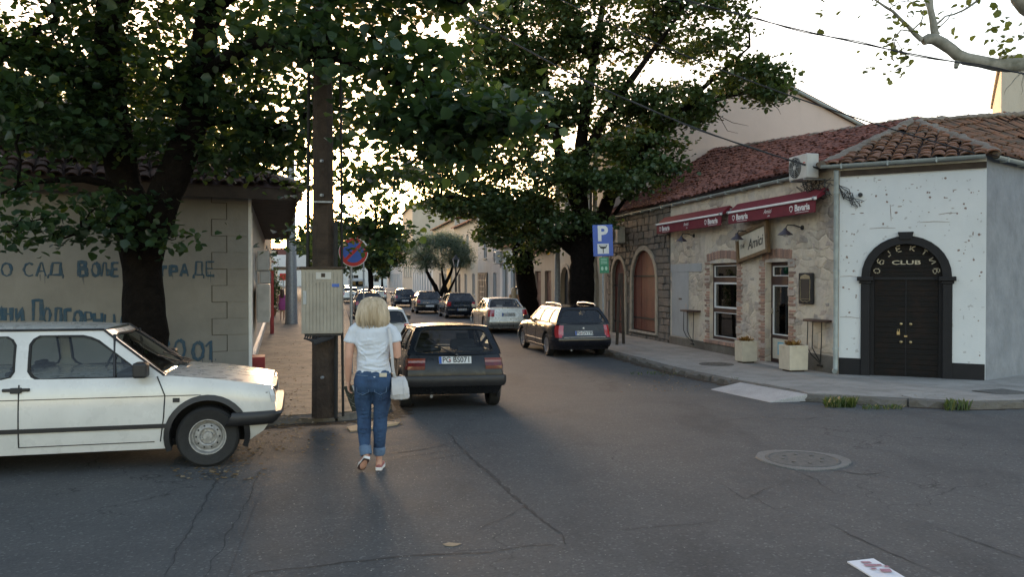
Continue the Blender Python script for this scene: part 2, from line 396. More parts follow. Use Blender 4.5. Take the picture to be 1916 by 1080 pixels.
# pavement on the left: street side and the crossing side
pL = [(kerbL(far)-KW, far), (kerbL(12.2)-KW, 12.2), (-2.05, 11.45), (-2.5, 11.15), (-3.3, 10.75), (-4.6, 10.45), (-9.5, 9.6), (-60, 3), (-90, 60), (-90, far)]
pavL = tag(poly_sheet('pavement', pL, .10, M['walkL'], .2), kind='structure')
# kerb stones
kmesh = []
for i in range(6):
    b = MB(); nx = 6
    vs = []
    for k in range(nx+1):
        x = -.5+k/nx; j = lambda s: random.uniform(-s, s)
        vs += [(x, -.5+j(.10), -.5), (x, -.5+j(.22), .30+j(.18)), (x, -.28+j(.18), .48+j(.07)), (x, .5, .5), (x, .5, -.5)]
    fs = []
    for k in range(nx):
        for q in range(5):
            a, c = k*5+q, k*5+(q+1) % 5; fs.append((a, c, c+5, a+5))
    fs += [(0, 1, 2, 3, 4)[::-1], tuple(nx*5+q for q in range(5))]
    b.add(vs, fs); kmesh.append(b.mesh('kerb_stone', M['kerb']))
def kerb_run(pts, parent, first, h=.12, side=1, gap=.035, maxn=60):
    """stones of about a metre laid along a line (pts), outer face on the line"""
    cnt = 0
    for (x0, y0), (x1, y1) in zip(pts[:-1], pts[1:]):
        L = math.hypot(x1-x0, y1-y0); n = max(1, round(L/first)); ang = math.atan2(y1-y0, x1-x0)
        for i in range(n):
            if cnt >= maxn: return
            t = (i+.5)/n; x, y = x0+(x1-x0)*t, y0+(y1-y0)*t
            o = link('kerb_stone', random.choice(kmesh), None, parent); cnt += 1
            nx, ny = -math.sin(ang)*side, math.cos(ang)*side
            sl = (gz(y1)-gz(y0))/L
            o.location = (x+nx*KW/2, y+ny*KW/2, gz(y)+h-.145+random.uniform(-.016, .006))
            o.rotation_euler = (random.uniform(-.03, .03), -math.atan(sl), ang+random.uniform(-.022, .022))
            o.scale = (L/n-gap, KW*side if False else KW, .285)
            if side < 0: o.rotation_euler.z += math.pi; o.rotation_euler.y *= -1
kerb_run([(kerbR(y), y) for y in (60, 40, 25, 18, 14.3)]+[F1][:0], pavR, 1.0, side=1)
kerb_run([(kerbR(14.3), 14.3), (F1[0], F1[1])], pavR, .8)
kerb_run([F1, F2], pavR, .85); kerb_run([F2, F3, (12, 13.05)], pavR, 1.0, h=.11)
kerb_run([(-7.5, 9.93), (-4.6, 10.28), (-3.3, 10.58), (-2.42, 11.0), (-1.9, 11.35), (kerbL(12.2), 12.2), (kerbL(20), 20), (kerbL(32), 32)], pavL, .9, h=.10, side=1)
# concrete ramp laid against the kerb
a, b_, c, d = ground(1330, 729, .01), ground(1386, 716, .12), ground(1512, 738, .125), ground(1442, 753, .01)
rb = MB(); rb.add([a, b_, c, d, a-Vector((0, 0, .1)), b_-Vector((0, 0, .2)), c-Vector((0, 0, .2)), d-Vector((0, 0, .1))],
                  [(0, 1, 2, 3), (0, 4, 5, 1), (1, 5, 6, 2), (2, 6, 7, 3), (3, 7, 4, 0), (7, 6, 5, 4)])
rmp = rb.build('kerb_ramp', M['ramp'], bevel=.01); tag(rmp, kind='structure')
# manholes
def disc_cover(name, c, r, matl, parent, ringm=None, ring=.12):
    m = MB(); m.lathe([(r, -.03), (r, .006), (r*.93, .009), (r*.9, .004), (r*.25, .006), (.001, .006)], 36, T(*c), cap=False)
    for q in range(8):
        t = q*math.pi/4; m.lathe([(.02, 0), (.02, .012), (.001, .012)], 8, T(c[0]+r*.55*math.cos(t), c[1]+r*.55*math.sin(t), c[2]), cap=False)
    if ringm:
        m.mi = 1; n = 40; vs = []; fs = []
        for q in range(n):
            t = 2*math.pi*q/n; ro = r+ring*(1+.25*math.sin(3*t+1)+random.uniform(-.1, .1))
            vs += [(c[0]+r*1.01*math.cos(t), c[1]+r*1.01*math.sin(t), c[2]+.004), (c[0]+ro*math.cos(t), c[1]+ro*math.sin(t), c[2]+.002), (c[0]+ro*1.03*math.cos(t), c[1]+ro*1.03*math.sin(t), c[2]-.03)]
        for q in range(n):
            a0, b0 = q*3, (q+1) % n*3; fs += [(a0, a0+1, b0+1, b0), (a0+1, a0+2, b0+2, b0+1)]
        m.add(vs, fs)
    return m.build(name, [matl, ringm or matl], parent)
c = ground(1503, 863); c.z += .012
mh = disc_cover('manhole_cover', c, .37, M['iron'], None, M['patch'], .09)
tag(mh, 'round iron manhole cover with pale concrete surround in the middle of the road', 'manhole cover')
c = ground(1341, 682, .125); tag(disc_cover('manhole_cover', c, .42, M['iron'], None), 'dark round cover in the pavement in front of the bar window', 'manhole cover')
c = ground(1742, 743, .124); tag(disc_cover('manhole_cover', c, .42, M['walk'], None), 'faint round cover in the pavement below the black club door', 'manhole cover')
c = ground(1878, 735, .122)
m = MB(); m.box(-.36, .36, -.3, .3, 0, .01, T(*c) @ rotM('Z', .35)); m.box(-.33, .33, -.27, .27, .01, .015, T(*c) @ rotM('Z', .35))
tag(m.build('manhole_cover', M['iron']), 'rectangular iron cover in the pavement by the grey wall', 'manhole cover')
# long cracks in the asphalt
def crack(pts, w=.02, jit=.03):
    P = [ground(*p) for p in pts]; fine = []
    for p, q in zip(P[:-1], P[1:]):
        n = max(2, int((q-p).length/.06))
        for i in range(n): fine.append(p.lerp(q, i/n))
    fine.append(P[-1]); vs = []; wob = 0
    for i, p in enumerate(fine):
        d = (fine[min(i+1, len(fine)-1)]-fine[max(i-1, 0)]).normalized(); nn = Vector((-d.y, d.x, 0))
        wob = wob*.85+random.uniform(-jit, jit)*.5; ww = w*random.uniform(.25, 1.0)*(.3+.7*math.sin(math.pi*(i+.5)/len(fine)))
        for s_ in (-1, 1):
            q = p+nn*(wob+s_*ww/2); vs.append((q.x, q.y, gz(q.y)+.004))
    fs = [(2*i, 2*i+1, 2*i+3, 2*i+2) for i in range(len(fine)-1)]
    b = MB(); b.add(vs, fs); return b.build('crack', M['tar'], road)
for pts, w in (([(838, 812), (880, 855), (940, 915), (1010, 970), (1052, 1000), (1066, 1022)], .045), ([(380, 1120), (480, 1072), (700, 1050), (900, 1036), (1040, 1022)], .022),
               ([(700, 855), (780, 845), (840, 832)], .035), ([(745, 860), (800, 850), (850, 842)], .02), ([(800, 864), (870, 850)], .02),
               ([(490, 880), (450, 960), (380, 1085)], .02), ([(425, 870), (370, 960), (300, 1080)], .02), ([(1350, 905), (1395, 935), (1440, 915), (1480, 900)], .015), ([(1400, 925), (1450, 958), (1500, 952)], .012),
               ([(1340, 790), (1420, 782), (1500, 786), (1560, 780)], .03), ([(1560, 985), (1660, 1035), (1760, 1078)], .02), ([(1760, 995), (1916, 1050)], .018),
               ([(1120, 1000), (1300, 985), (1350, 978)], .012), ([(890, 1000), (960, 960), (1010, 935)], .01), ([(1540, 880), (1620, 890), (1660, 885)], .03), ([(1480, 880), (1530, 900), (1560, 925)], .014)):
    crack(pts, w)
# litter of dry leaves and chips
def litter(name, regions, n, size, cols, z=.003):
    vs = []; qs = []; rn = []
    for i in range(n):
        (x0, y0, x1, y1, h) = random.choice(regions)
        p = ground(random.triangular(x0, x1), random.uniform(y0, y1), h); s = size*random.uniform(.4, 1.6); t = random.uniform(0, 6.28)
        k = len(vs)
        for q in range(4):
            a_ = t+q*math.pi/2; vs.append((p.x+s*math.cos(a_)*random.uniform(.5, 1), p.y+s*math.sin(a_)*random.uniform(.5, 1), p.z+z+random.uniform(0, s*.5)))
        qs.append((k, k+1, k+2, k+3)); rn.append(random.random())
    me = fast_mesh(name, np.array(vs), np.array(qs), leafmat(name+'_mat', cols, .05, .95, .1), np.array(rn)); o = link(name, me); tag(o, kind='stuff'); return o
tag(litter('leaf_litter', [(490, 620, 580, 790, .1), (400, 792, 660, 850, 0), (640, 770, 760, 800, .0), (500, 640, 600, 800, .1), (1160, 690, 1340, 735, 0), (300, 830, 520, 900, 0)], 1500, .022, [(0, (.12, .08, .04)), (.6, (.22, .15, .08)), (1, (.34, .28, .2))]),
    'dry leaves and chips scattered along the left kerb', 'leaves')
tag(litter('stone_chips', [(300, 820, 1300, 1078, 0), (400, 880, 1000, 1078, 0), (640, 780, 900, 900, 0)], 800, .006, [(0, (.16, .16, .155)), (1, (.42, .40, .37))]), 'pale stone chips scattered over the road', 'gravel')
# sheets lying on the road
def flat_sheet(name, pts, matl, label, cat, th=.004, h=0, curl=.01):
    P = [ground(x, y, h) for x, y in pts]; m = MB(); n = len(P)
    ctr = sum(P, Vector())/n
    top = [p+Vector((0, 0, th+random.uniform(.004, curl))) for p in P]
    m.add([ctr+Vector((0, 0, th+.004))]+top+[p+Vector((0, 0, .002)) for p in P],
          [(0, 1+i, 1+(i+1) % n) for i in range(n)]+[(1+i, 1+n+i, 1+n+(i+1) % n, 1+(i+1) % n) for i in range(n)])
    return tag(m.build(name, matl), label, cat)
M['paper'] = plaster('printed_paper', [(.62, .62, .64), (.72, .72, .74)], 2, .0, (.5, .4, .4), .05)
pp = flat_sheet('leaflet', [(1588, 1057), (1637, 1051), (1700, 1088), (1645, 1092)], M['paper'], 'white printed leaflet lying on the road at the bottom edge', 'leaflet', .003)
pm = mat('faded_print', (.35, .18, .22), .8, .3, 30, 0)
m = MB()
for (x0, y0, x1, y1) in ((1612, 1058, 1630, 1061), (1618, 1063, 1640, 1067), (1640, 1063, 1650, 1066), (1648, 1072, 1668, 1078), (1630, 1070, 1640, 1073), (1655, 1066, 1664, 1069)):
    q = [ground(*p)+Vector((0, 0, .016)) for p in ((x0, y0), (x1, y0), (x1+5, y1), (x0+5, y1))]; m.add(q, [(0, 1, 2, 3)])
m.build('print', pm, pp)
flat_sheet('cardboard', [(648, 803), (700, 792), (748, 793), (742, 797), (690, 806), (655, 810)], M['cloth'], 'torn flattened cardboard lying by the kerb beyond the woman', 'cardboard', .01, 0, .03)
flat_sheet('fallen_leaf', [(828, 1022), (840, 1019), (862, 1021), (856, 1024), (846, 1026), (834, 1025)], M['cloth'], 'brown dead leaf on the asphalt in the foreground', 'leaf', .001, 0, .006)
# brown dirt collected along the kerbs
def dirt_strip(pts, w0, name='gutter_dirt'):
    vs = []; n = 0
    for (x0, y0), (x1, y1) in zip(pts[:-1], pts[1:]):
        L = math.hypot(x1-x0, y1-y0); k = max(2, int(L/.12)); nx, ny = -(y1-y0)/L, (x1-x0)/L
        for i in range(k):
            t = i/k; x, y = x0+(x1-x0)*t, y0+(y1-y0)*t; w_ = w0*random.uniform(.45, 1.1); vs += [(x-nx*.03, y-ny*.03, gz(y)+.006), (x+nx*w_, y+ny*w_, gz(y+ny*w_)+.0035)]
    k = len(vs)//2; m = MB(); m.add(vs, [(2*i, 2*i+1, 2*i+3, 2*i+2) for i in range(k-1)]); return m.build(name, M['dirt'], road)
M['dirt'] = mat('gutter_dirt', (.085, .065, .048), .98, .45, 12, .6, 50, spec=.1)
dirt_strip([(kerbR(y), y) for y in (28, 22, 18, 14.3)][::1], -.30); dirt_strip([F1, F2, F3], -.16)
dirt_strip([(-7.5, 9.90), (-4.6, 10.25), (-3.3, 10.55), (-2.42, 10.97), (-1.86, 11.33), (kerbL(12.2)+.05, 12.2), (kerbL(20)+.05, 20)], -.38)
m = MB(); q = [ground(*p) for p in ((430, 878), (508, 872), (470, 960), (420, 1090), (300, 1095), (370, 960))]; m.add([(v.x, v.y, gz(v.y)+.0035) for v in q], [(0, 1, 2, 3, 4, 5)])
pm_ = M['asphalt'].copy(); pm_.name = 'asphalt_patch'
for nd in pm_.node_tree.nodes:
    if nd.type == 'TEX_NOISE' and abs(nd.inputs['Scale'].default_value-.35) < .01: nd.inputs['Scale'].default_value = .8
m.build('road_patch', pm_, road)

# weeds by the kerb
def tuft(px0, px1, py, n, hgt, label, name='weeds'):
    vs = []; qs = []; rn = []
    for i in range(n):
        p = ground(random.uniform(px0, px1), py+random.uniform(-2, 3)); h = hgt*random.uniform(.4, 1.1); t = random.uniform(0, 6.28)
        l = Vector((math.cos(t), math.sin(t), 0))*random.uniform(.02, .10); wd = Vector((-math.sin(t), math.cos(t), 0))*random.uniform(.006, .02)
        k = len(vs); vs += [p-wd*.4, p+wd*.4, p+l*.5+wd+Vector((0, 0, h*.7)), p+l+Vector((0, 0, h))]; qs.append((k, k+1, k+2, k+3)); rn.append(random.random())
    me = fast_mesh(name, np.array([tuple(v) for v in vs]), np.array(qs), M['grass'], np.array(rn)); return tag(link(name, me), label, 'weeds', None, 'stuff')
tuft(1545, 1602, 761, 420, .16, 'green weeds growing against the broken kerb')
tuft(1770, 1815, 767, 160, .17, 'grass tuft at the end of the broken kerb')
tuft(1615, 1690, 765, 120, .07, 'low scattered weeds in the joint of the broken kerb between the two grass tufts')
tuft(1180, 1330, 700, 90, .06, 'sparse low weeds along the crumbling kerb of the street')
tuft(1372, 1384, 719, 70, .14, 'small weed beside the concrete ramp')

# ================================================================ walls with openings
from mathutils.geometry import tessellate_polygon
class Wall:
    """a vertical wall plane: s runs along u, positive w points out of the building"""
    def __init__(s, O, u, out):
        s.O = Vector((O[0], O[1], 0)); s.u = Vector((u[0], u[1], 0)).normalized(); s.n = Vector((out[0], out[1], 0)).normalized()
    def p(s, a, z, w=0): return s.O+s.u*a+s.n*w+Vector((0, 0, z))
    def panel(s, name, outer, holes, matl, parent, depth=.3, w0=0.0, cap=True):
        loops = [outer]+holes
        pts3 = [[Vector((a, z, 0)) for a, z in L] for L in loops]
        tris = tessellate_polygon(pts3); flat = [p for L in loops for p in L]
        m = MB(); m.add([s.p(a, z, w0) for a, z in flat], [tuple(t) for t in tris])
        n = len(flat)
        for L in loops:
            k = len(L); m.add([s.p(a, z, w0) for a, z in L]+[s.p(a, z, w0-depth) for a, z in L], [(i, (i+1) % k, k+(i+1) % k, k+i) for i in range(k)])
        me = m.mesh(name, matl); return link(name, me, None, parent)
    def block(s, m, a0, a1, z0, z1, w0, w1):
        m.add([s.p(a, z, w) for w in (w0, w1) for a, z in ((a0, z0), (a1, z0), (a1, z1), (a0, z1))],
              [(0, 1, 2, 3), (7, 6, 5, 4), (0, 4, 5, 1), (1, 5, 6, 2), (2, 6, 7, 3), (3, 7, 4, 0)]); return m
    def M(s):
        z = Vector((0, 0, 1)); r = Matrix((s.u, z, s.n)).transposed().to_4x4(); return Matrix.Translation(s.O) @ r   # local (a, z, w)
def arch(a0, a1, z0, zt, n=14, rise=None):
    c = (a0+a1)/2; r = (a1-a0)/2; rise = rise or r; zs = zt-rise
    return [(a0, z0), (a1, z0)]+[(c+r*math.cos(math.pi*i/n), zs+rise*math.sin(math.pi*i/n)) for i in range(n+1)]
def rect(a0, a1, z0, z1): return [(a0, z0), (a1, z0), (a1, z1), (a0, z1)]
def window(W, parent, a0, a1, z0, z1, rec=.12, fm=None, cols=2, rows=1, bar=.06, gm=None, name='window'):
    fm = fm or M['white']; m = MB(); g_ = MB()
    W.block(m, a0, a1, z0, z0+bar, -rec-.06, -rec); W.block(m, a0, a1, z1-bar, z1, -rec-.06, -rec)
    W.block(m, a0, a0+bar, z0+bar, z1-bar, -rec-.06, -rec); W.block(m, a1-bar, a1, z0+bar, z1-bar, -rec-.06, -rec)
    for i in range(1, cols):
        x = a0+(a1-a0)*i/cols; W.block(m, x-bar/2, x+bar/2, z0+bar, z1-bar, -rec-.058, -rec+.002)
    for j in range(1, rows):
        z = z0+(z1-z0)*j/rows; W.block(m, a0+bar, a1-bar, z-bar/2, z+bar/2, -rec-.055, -rec+.004)
    f = m.build(name, fm, parent)
    W.block(g_, a0+bar*.5, a1-bar*.5, z0+bar*.5, z1-bar*.5, -rec-.035, -rec-.027); g_.build('pane', gm or M['tint'], f); return f
def text(s, size, matl, Mx, parent, name='lettering', bold=0.0, ext=.002, shear=0, align='CENTER'):
    cu = bpy.data.curves.new('t', 'FONT'); cu.body = s; cu.size = size; cu.align_x = align; cu.align_y = 'CENTER'
    cu.offset = bold; cu.extrude = ext; cu.shear = shear; cu.resolution_u = 3
    o = bpy.data.objects.new('t', cu); COL.objects.link(o)
    me = bpy.data.meshes.new_from_object(o.evaluated_get(bpy.context.evaluated_depsgraph_get()))
    bpy.data.objects.remove(o); me.transform(Mx); me.materials.clear(); me.materials.append(matl); me.name = name
    return link(name, me, None, parent)
# hand drawn characters, strokes in a unit box
ST = {
 'O': [[(.5, 1), (.15, .85), (0, .5), (.12, .15), (.5, 0), (.88, .15), (1, .5), (.85, .85), (.5, 1)]],
 'C': [[(1, .85), (.6, 1), (.2, .85), (0, .5), (.15, .15), (.55, 0), (1, .1)]],
 'A': [[(0, 0), (.45, 1), (.6, 1), (1, 0)], [(.2, .38), (.82, .38)]],
 'D': [[(0, -.15), (.02, .1), (1, .1), (1, -.15)], [(.18, .1), (.3, 1), (.85, 1), (.85, .1)]],
 'B': [[(0, 0), (0, 1), (.8, .95), (.75, .6), (.05, .55), (.9, .5), (.95, .05), (0, 0)]],
 'L': [[(0, 0), (.25, 1), (.55, 1), (.6, .05), (.95, .1), (.95, .45), (.6, .45)]],
 'E': [[(1, 1), (0, 1), (0, 0), (1, 0)], [(0, .52), (.85, .52)]],
 'G': [[(0, 0), (0, 1), (1, 1)]],
 'P': [[(0, 0), (0, 1), (.9, .95), (.95, .5), (.05, .45)]],
 'I': [[(0, 1), (0, 0), (1, 1), (1, 0)]],
 'H': [[(0, 0), (0, 1)], [(1, 0), (1, 1)], [(0, .5), (1, .5)]],
 'П': [[(0, 0), (0, 1), (1, 1), (1, 0)]],
 'Ц': [[(0, 1), (0, .05), (1, .05), (1.15, -.2)], [(.85, 1), (.85, .05)]],
 '3': [[(0, .9), (.6, 1), (.95, .75), (.4, .55), (1, .3), (.6, 0), (0, .1)]],
 '1': [[(0, .7), (.7, 1), (.7, 0)]], '.': [[(.3, .02), (.5, .06)]],
 'Б': [[(.9, 1), (0, 1), (0, 0), (.8, .02), (.95, .3), (.75, .55), (0, .55)]],
 'J': [[(.8, 1), (.8, .2), (.5, 0), (.1, .1)]],
 'K': [[(0, 0), (0, 1)], [(.95, 1), (.1, .5), (1, 0)]],
 'T': [[(0, 1), (1, 1)], [(.5, 1), (.5, 0)]]}
def strokes(W, items, th, matl, parent, name, w=.004, squash=.18):
    """items: (char, a0, a1, z_bottom, z_top)"""
    for ch, a0, a1, z0, z1 in items:
        m = MB()
        for st in ST[ch]:
            pts = []
            for (x0, y0), (x1, y1) in zip(st[:-1], st[1:]):
                for q in range(4): pts.append((x0+(x1-x0)*q/4, y0+(y1-y0)*q/4))
            pts.append(st[-1]); w += .0004
            P3 = [W.p(a0+(a1-a0)*x+random.uniform(-.004, .004), z0+(z1-z0)*y, w) for x, y in pts]
            vs = []; n = 8; up = W.n; wob_ = [random.uniform(.55, 1.25)]
            while len(wob_) < len(P3): wob_.append(max(.45, min(1.4, wob_[-1]+random.uniform(-.22, .22))))
            for i, p in enumerate(P3):
                d = (P3[min(i+1, len(P3)-1)]-P3[max(i-1, 0)]).normalized(); sd_ = d.cross(up).normalized(); r = th*wob_[min(len(wob_)-1, i)]
                for j in range(n): t = 2*math.pi*j/n; vs.append(p+sd_*(r*math.cos(t))+up*(th*squash*math.sin(t)))
            fs = [(i*n+j, i*n+(j+1) % n, (i+1)*n+(j+1) % n, (i+1)*n+j) for i in range(len(P3)-1) for j in range(n)]+[tuple(range(n)), tuple(range((len(P3)-1)*n, len(P3)*n))]
            m.add(vs, fs)
        for _ in range(random.choice((0, 0, 1, 2))):
            a = random.uniform(a0, a1); zt_ = z0+random.uniform(0, .3)*(z1-z0); m.tube([W.p(a, zt_, .004), W.p(a+.004, zt_-random.uniform(.06, .22), .003)], [(.006, .002), (.002, .001)], 5)
        m.build(name, matl, parent)
def jitter_block(n_var, matl, name, j=.09):
    out = []
    for i in range(n_var):
        bm = bmesh.new(); bmesh.ops.create_cube(bm, size=1)
        for v in bm.verts: v.co += Vector([random.uniform(-j, j) for _ in range(3)])
        bmesh.ops.bevel(bm, geom=bm.edges[:], offset=.10, segments=1, affect='EDGES')
        me = bpy.data.meshes.new(name); bm.to_mesh(me); bm.free(); me.materials.append(matl); out.append(me)
    return out
def place_block(meshes, name, W, parent, a, z, w, da, dz, dw, rot=0):
    o = link(name, random.choice(meshes), None, parent)
    z_ = Vector((0, 0, 1)); r = Matrix((W.u, z_, W.n)).transposed()
    if rot: r = r @ Matrix.Rotation(rot, 3, 'Z')
    o.matrix_basis = Matrix.Translation(W.p(a, z, w)) @ r.to_4x4() @ Matrix.Diagonal((da, dz, dw, 1)); return o
# tiles
def tile_mesh(matl, name='roof_tile', wd=.21, ln=.40, hh=.075):
    m = MB(); n = 5; vs = []
    for k, (y, sc_, dz) in enumerate(((0, 1.0, .03), (ln, .82, 0))):
        for i in range(n+1):
            t = math.pi*i/n; vs.append((-wd/2*sc_*math.cos(t), y, hh*sc_*math.sin(t)+dz))
    for i in range(n+1):
        t = math.pi*i/n; vs.append((-wd/2*.82*math.cos(t), .0, (hh*.78)*math.sin(t)+.016))
    fs = [(i, i+1, n+1+i+1, n+1+i) for i in range(n)]+[(i, 2*n+2+i, 2*n+2+i+1, i+1) for i in range(n)]
    m.add(vs, fs); return m.mesh(name, matl, True, 50)
TM = [tile_mesh(M['tile']), tile_mesh(M['tile'], wd=.2, hh=.065)]
TMO = [tile_mesh(M['tileold'], wd=.24, hh=.05), tile_mesh(M['tileold'], wd=.23, hh=.055)]
def inpoly(x, y, P):
    c = False; j = len(P)-1
    for i in range(len(P)):
        if (P[i][1] > y) != (P[j][1] > y) and x < (P[j][0]-P[i][0])*(y-P[i][1])/(P[j][1]-P[i][1])+P[i][0]: c = not c
        j = i
    return c
def tiled_roof(parent, O, u, n, zf, poly, meshes, da=.235, dd=.27, jit=1.0, maxparts=300, seed=1, name='roof'):
    rr = random.Random(seed); O = Vector((O[0], O[1], 0)); u = Vector((u[0], u[1], 0)).normalized(); n = Vector((n[0], n[1], 0)).normalized()
    a0, a1 = min(p[0] for p in poly), max(p[0] for p in poly); d0, d1 = min(p[1] for p in poly), max(p[1] for p in poly)
    pos = lambda a, d, h=0: O+u*a+n*d+Vector((0, 0, zf(a, d)+h))
    bm = bmesh.new(); bm.faces.new([bm.verts.new((a, d, 0)) for a, d in poly])
    for k in range(1, int((a1-a0)/1.0)+1): bmesh.ops.bisect_plane(bm, geom=bm.verts[:]+bm.edges[:]+bm.faces[:], plane_co=(a0+k, 0, 0), plane_no=(1, 0, 0))
    for k in range(1, int((d1-d0)/.8)+1): bmesh.ops.bisect_plane(bm, geom=bm.verts[:]+bm.edges[:]+bm.faces[:], plane_co=(0, d0+k*.8, 0), plane_no=(0, 1, 0))
    for v in bm.verts: v.co = pos(v.co.x, v.co.y, -.01)
    bme = bpy.data.meshes.new(name); bm.to_mesh(bme); bm.free(); rf = link(name, bme, M['tilebase'], parent)
    items = []; na = int((a1-a0)/da)+1; nd = int((d1-d0)/dd)+1
    for j in range(nd):
        for i in range(na):
            a = a0+(i+.5)*da; d = d0+j*dd
            if not inpoly(a, d+dd*.5, poly): continue
            if rr.random() < .022*jit: continue
            p = pos(a+rr.uniform(-.02, .02)*jit, d+rr.uniform(-.05, .05)*jit); up_ = (pos(a, d+.3)-pos(a, d)).normalized()
            up_ = (up_+u*rr.uniform(-.09, .09)*jit).normalized(); side = up_.cross(Vector((0, 0, 1))).normalized(); nn = side.cross(up_)
            Mx = Matrix((side, up_, nn)).transposed().to_4x4(); Mx = Matrix.Translation(p+nn*rr.uniform(0, .035)*jit) @ Mx
            items.append(((p-Vector((0, 0, CAMZ))).length, Mx, rr.choice(meshes)))
    items.sort(key=lambda q: q[0]); rest = MB(); rmat = meshes[0].materials[0]
    for k, (dist, Mx, me) in enumerate(items):
        if k < maxparts:
            o = link('roof_tile', me, None, rf); o.matrix_basis = Mx
        else: rest.add([v.co for v in me.vertices], [tuple(f.vertices) for f in me.polygons], Mx)
    if rest.v:
        o = rest.build('roof_tiles', M['tilevar'] if rmat == M['tile'] else (M['tileoldvar'] if rmat == M['tileold'] else rmat), rf, smooth=True); o['kind'] = 'stuff'
    return rf
M['tilevar'] = mat('clay_tile_far', (.20, .085, .064), .9, .6, 4.5, .4, 25, c2=(.06, .03, .028), spec=.2)
M['tileoldvar'] = mat('lichened_tile_far', (.20, .095, .052), .9, .5, 2.5, .5, 22, c2=(.09, .07, .05))

def gutter(W, parent, a0, a1, z, r=.07, w=.12):
    m = MB(); n = 7; vs = []
    for a in (a0, a1):
        for i in range(n+1): t = math.pi+math.pi*i/n; vs.append(W.p(a, z+r*math.sin(t), w+r*math.cos(t)))
        for i in range(n+1): t = 2*math.pi-math.pi*i/n; vs.append(W.p(a, z+r*.9*math.sin(t), w+r*.9*math.cos(t)))
    k = 2*n+2; fs = [(i, (i+1) % k, k+(i+1) % k, k+i) for i in range(k)]+[tuple(range(k)), tuple(range(k, 2*k))]
    m.add(vs, fs)
    a = a0+.4
    while a < a1: W.block(m, a, a+.03, z-.09, z+.01, w-r-.02, w+r+.006); a += .9
    return m.build('gutter', M['gutter'], parent)
def drainpipe(W, parent, a, z0, z1, w=.09, r=.05, matl=None):
    m = MB(); m.tube([W.p(a, z1, w+.04), W.p(a, z1-.12, w), W.p(a, z0+.2, w), W.p(a, z0+.08, w+.02), W.p(a, z0+.04, w+.12)], r, 10)
    for z in (z0+.5, (z0+z1)/2, z1-.5): m.tube([W.p(a, z, w), W.p(a, z+.05, w)], r+.012, 10)
    return m.build('drainpipe', matl or M['gutter'], parent, smooth=True)
def ac_unit(W, a, z, label, w=.05, sx=.8, sz=.55, dp=.3, face='out', group=None):
    """outdoor unit: casing, fan grille, bracket"""
    r = empty('air_conditioner', W.p(a, z, w), 0, label, 'air conditioner', group)
    z_ = Vector((0, 0, 1)); r.matrix_basis = Matrix.Translation(W.p(a, z, w)) @ Matrix((W.u, z_, W.n)).transposed().to_4x4()
    m = MB(); m.box(0, sx, 0, sz, 0, dp); m.build('casing', M['acwhite'], r, bevel=.02)
    m = MB(); cx = sx*.36; c = T(cx, sz/2, dp)
    m.lathe([(sz*.44, -.002), (sz*.44, .004), (sz*.42, .006), (.001, .006)], 28, c, cap=False); g_ = m.build('fan_recess', M['dark'], r)
    m = MB()
    for q in (.12, .2, .28, .36, .43):
        m.tube([(cx+sz*q*math.cos(t), sz/2+sz*q*math.sin(t), dp+.014) for t in np.linspace(0, 2*math.pi, 25)], .004, 4, False)
    for q in range(8): t = q*math.pi/4; m.tube([(cx, sz/2, dp+.016), (cx+sz*.44*math.cos(t), sz/2+sz*.44*math.sin(t), dp+.012)], .004, 4)
    m.lathe([(.045, .01), (.045, .022), (.001, .024)], 14, c, cap=False); m.build('fan_grille', M['acwhite'], r)
    for x in (.12*sx, .85*sx): m = MB(); m.box(x, x+.03, -.035, -.002, -w, dp+.02); m.box(x+.002, x+.028, -.3, -.036, -w, -w+.03); m.build('bracket', M['galv'], r)
    m = MB(); m.box(sx*.80, sx*.92, sz*.62, sz*.66, dp, dp+.003); m.build('badge', M['red'], r)
    return r
M['tiledark'] = mat('shaded_tile', (.045, .026, .019), .95, .5, 5, .4, 25, objvar=.4, c2=(.025, .018, .013), spec=.15); TML = [tile_mesh(M['tiledark'])]  # shade of the tree crowns over the left roof is put into this tile colour
# ================================================================ the corner building on the right (bar, club)
W1 = Wall(C0, -U, -N)                                  # street front, a runs towards the camera, 0 at the corner
W2 = Wall(C0, C1-C0, ((C1-C0).y, -(C1-C0).x)); L2 = (C1-C0).length
d3 = Vector((1.52, 1.2, 0)).normalized(); W3 = Wall(C1, d3, (d3.y, -d3.x))
cb = empty('corner_building', C0, 0, 'low tile-roofed corner building with stone bar front and white front with black arched club door', 'building')
cb.location = (0, 0, 0)
EZ = 4.22
barwin = rect(-6.16, -4.56, .13, 2.33); bardoor = rect(-3.06, -2.0, -.26, 2.30)
W1.panel('bar_wall', [(-9, -.7), (0, -.7), (0, EZ+.11), (-9, EZ+.11)], [barwin, bardoor], M['barwall'], cb, .32)
sh_arch = arch(-12.45, -10.2, .02, 2.9); dr_arch = arch(-14.6, -13.2, -.28, 2.65)
W1.panel('stone_wall', [(-15.2, -.7), (-9.001, -.7), (-9.001, EZ+.11), (-15.2, EZ+.11)], [sh_arch, dr_arch], M['grout'], cb, .3, w0=-.02)
stones = jitter_block(7, M['darkstone'], 'stone'); rub = jitter_block(7, M['rubble'], 'stone', .16)
z = -.36; k = 0
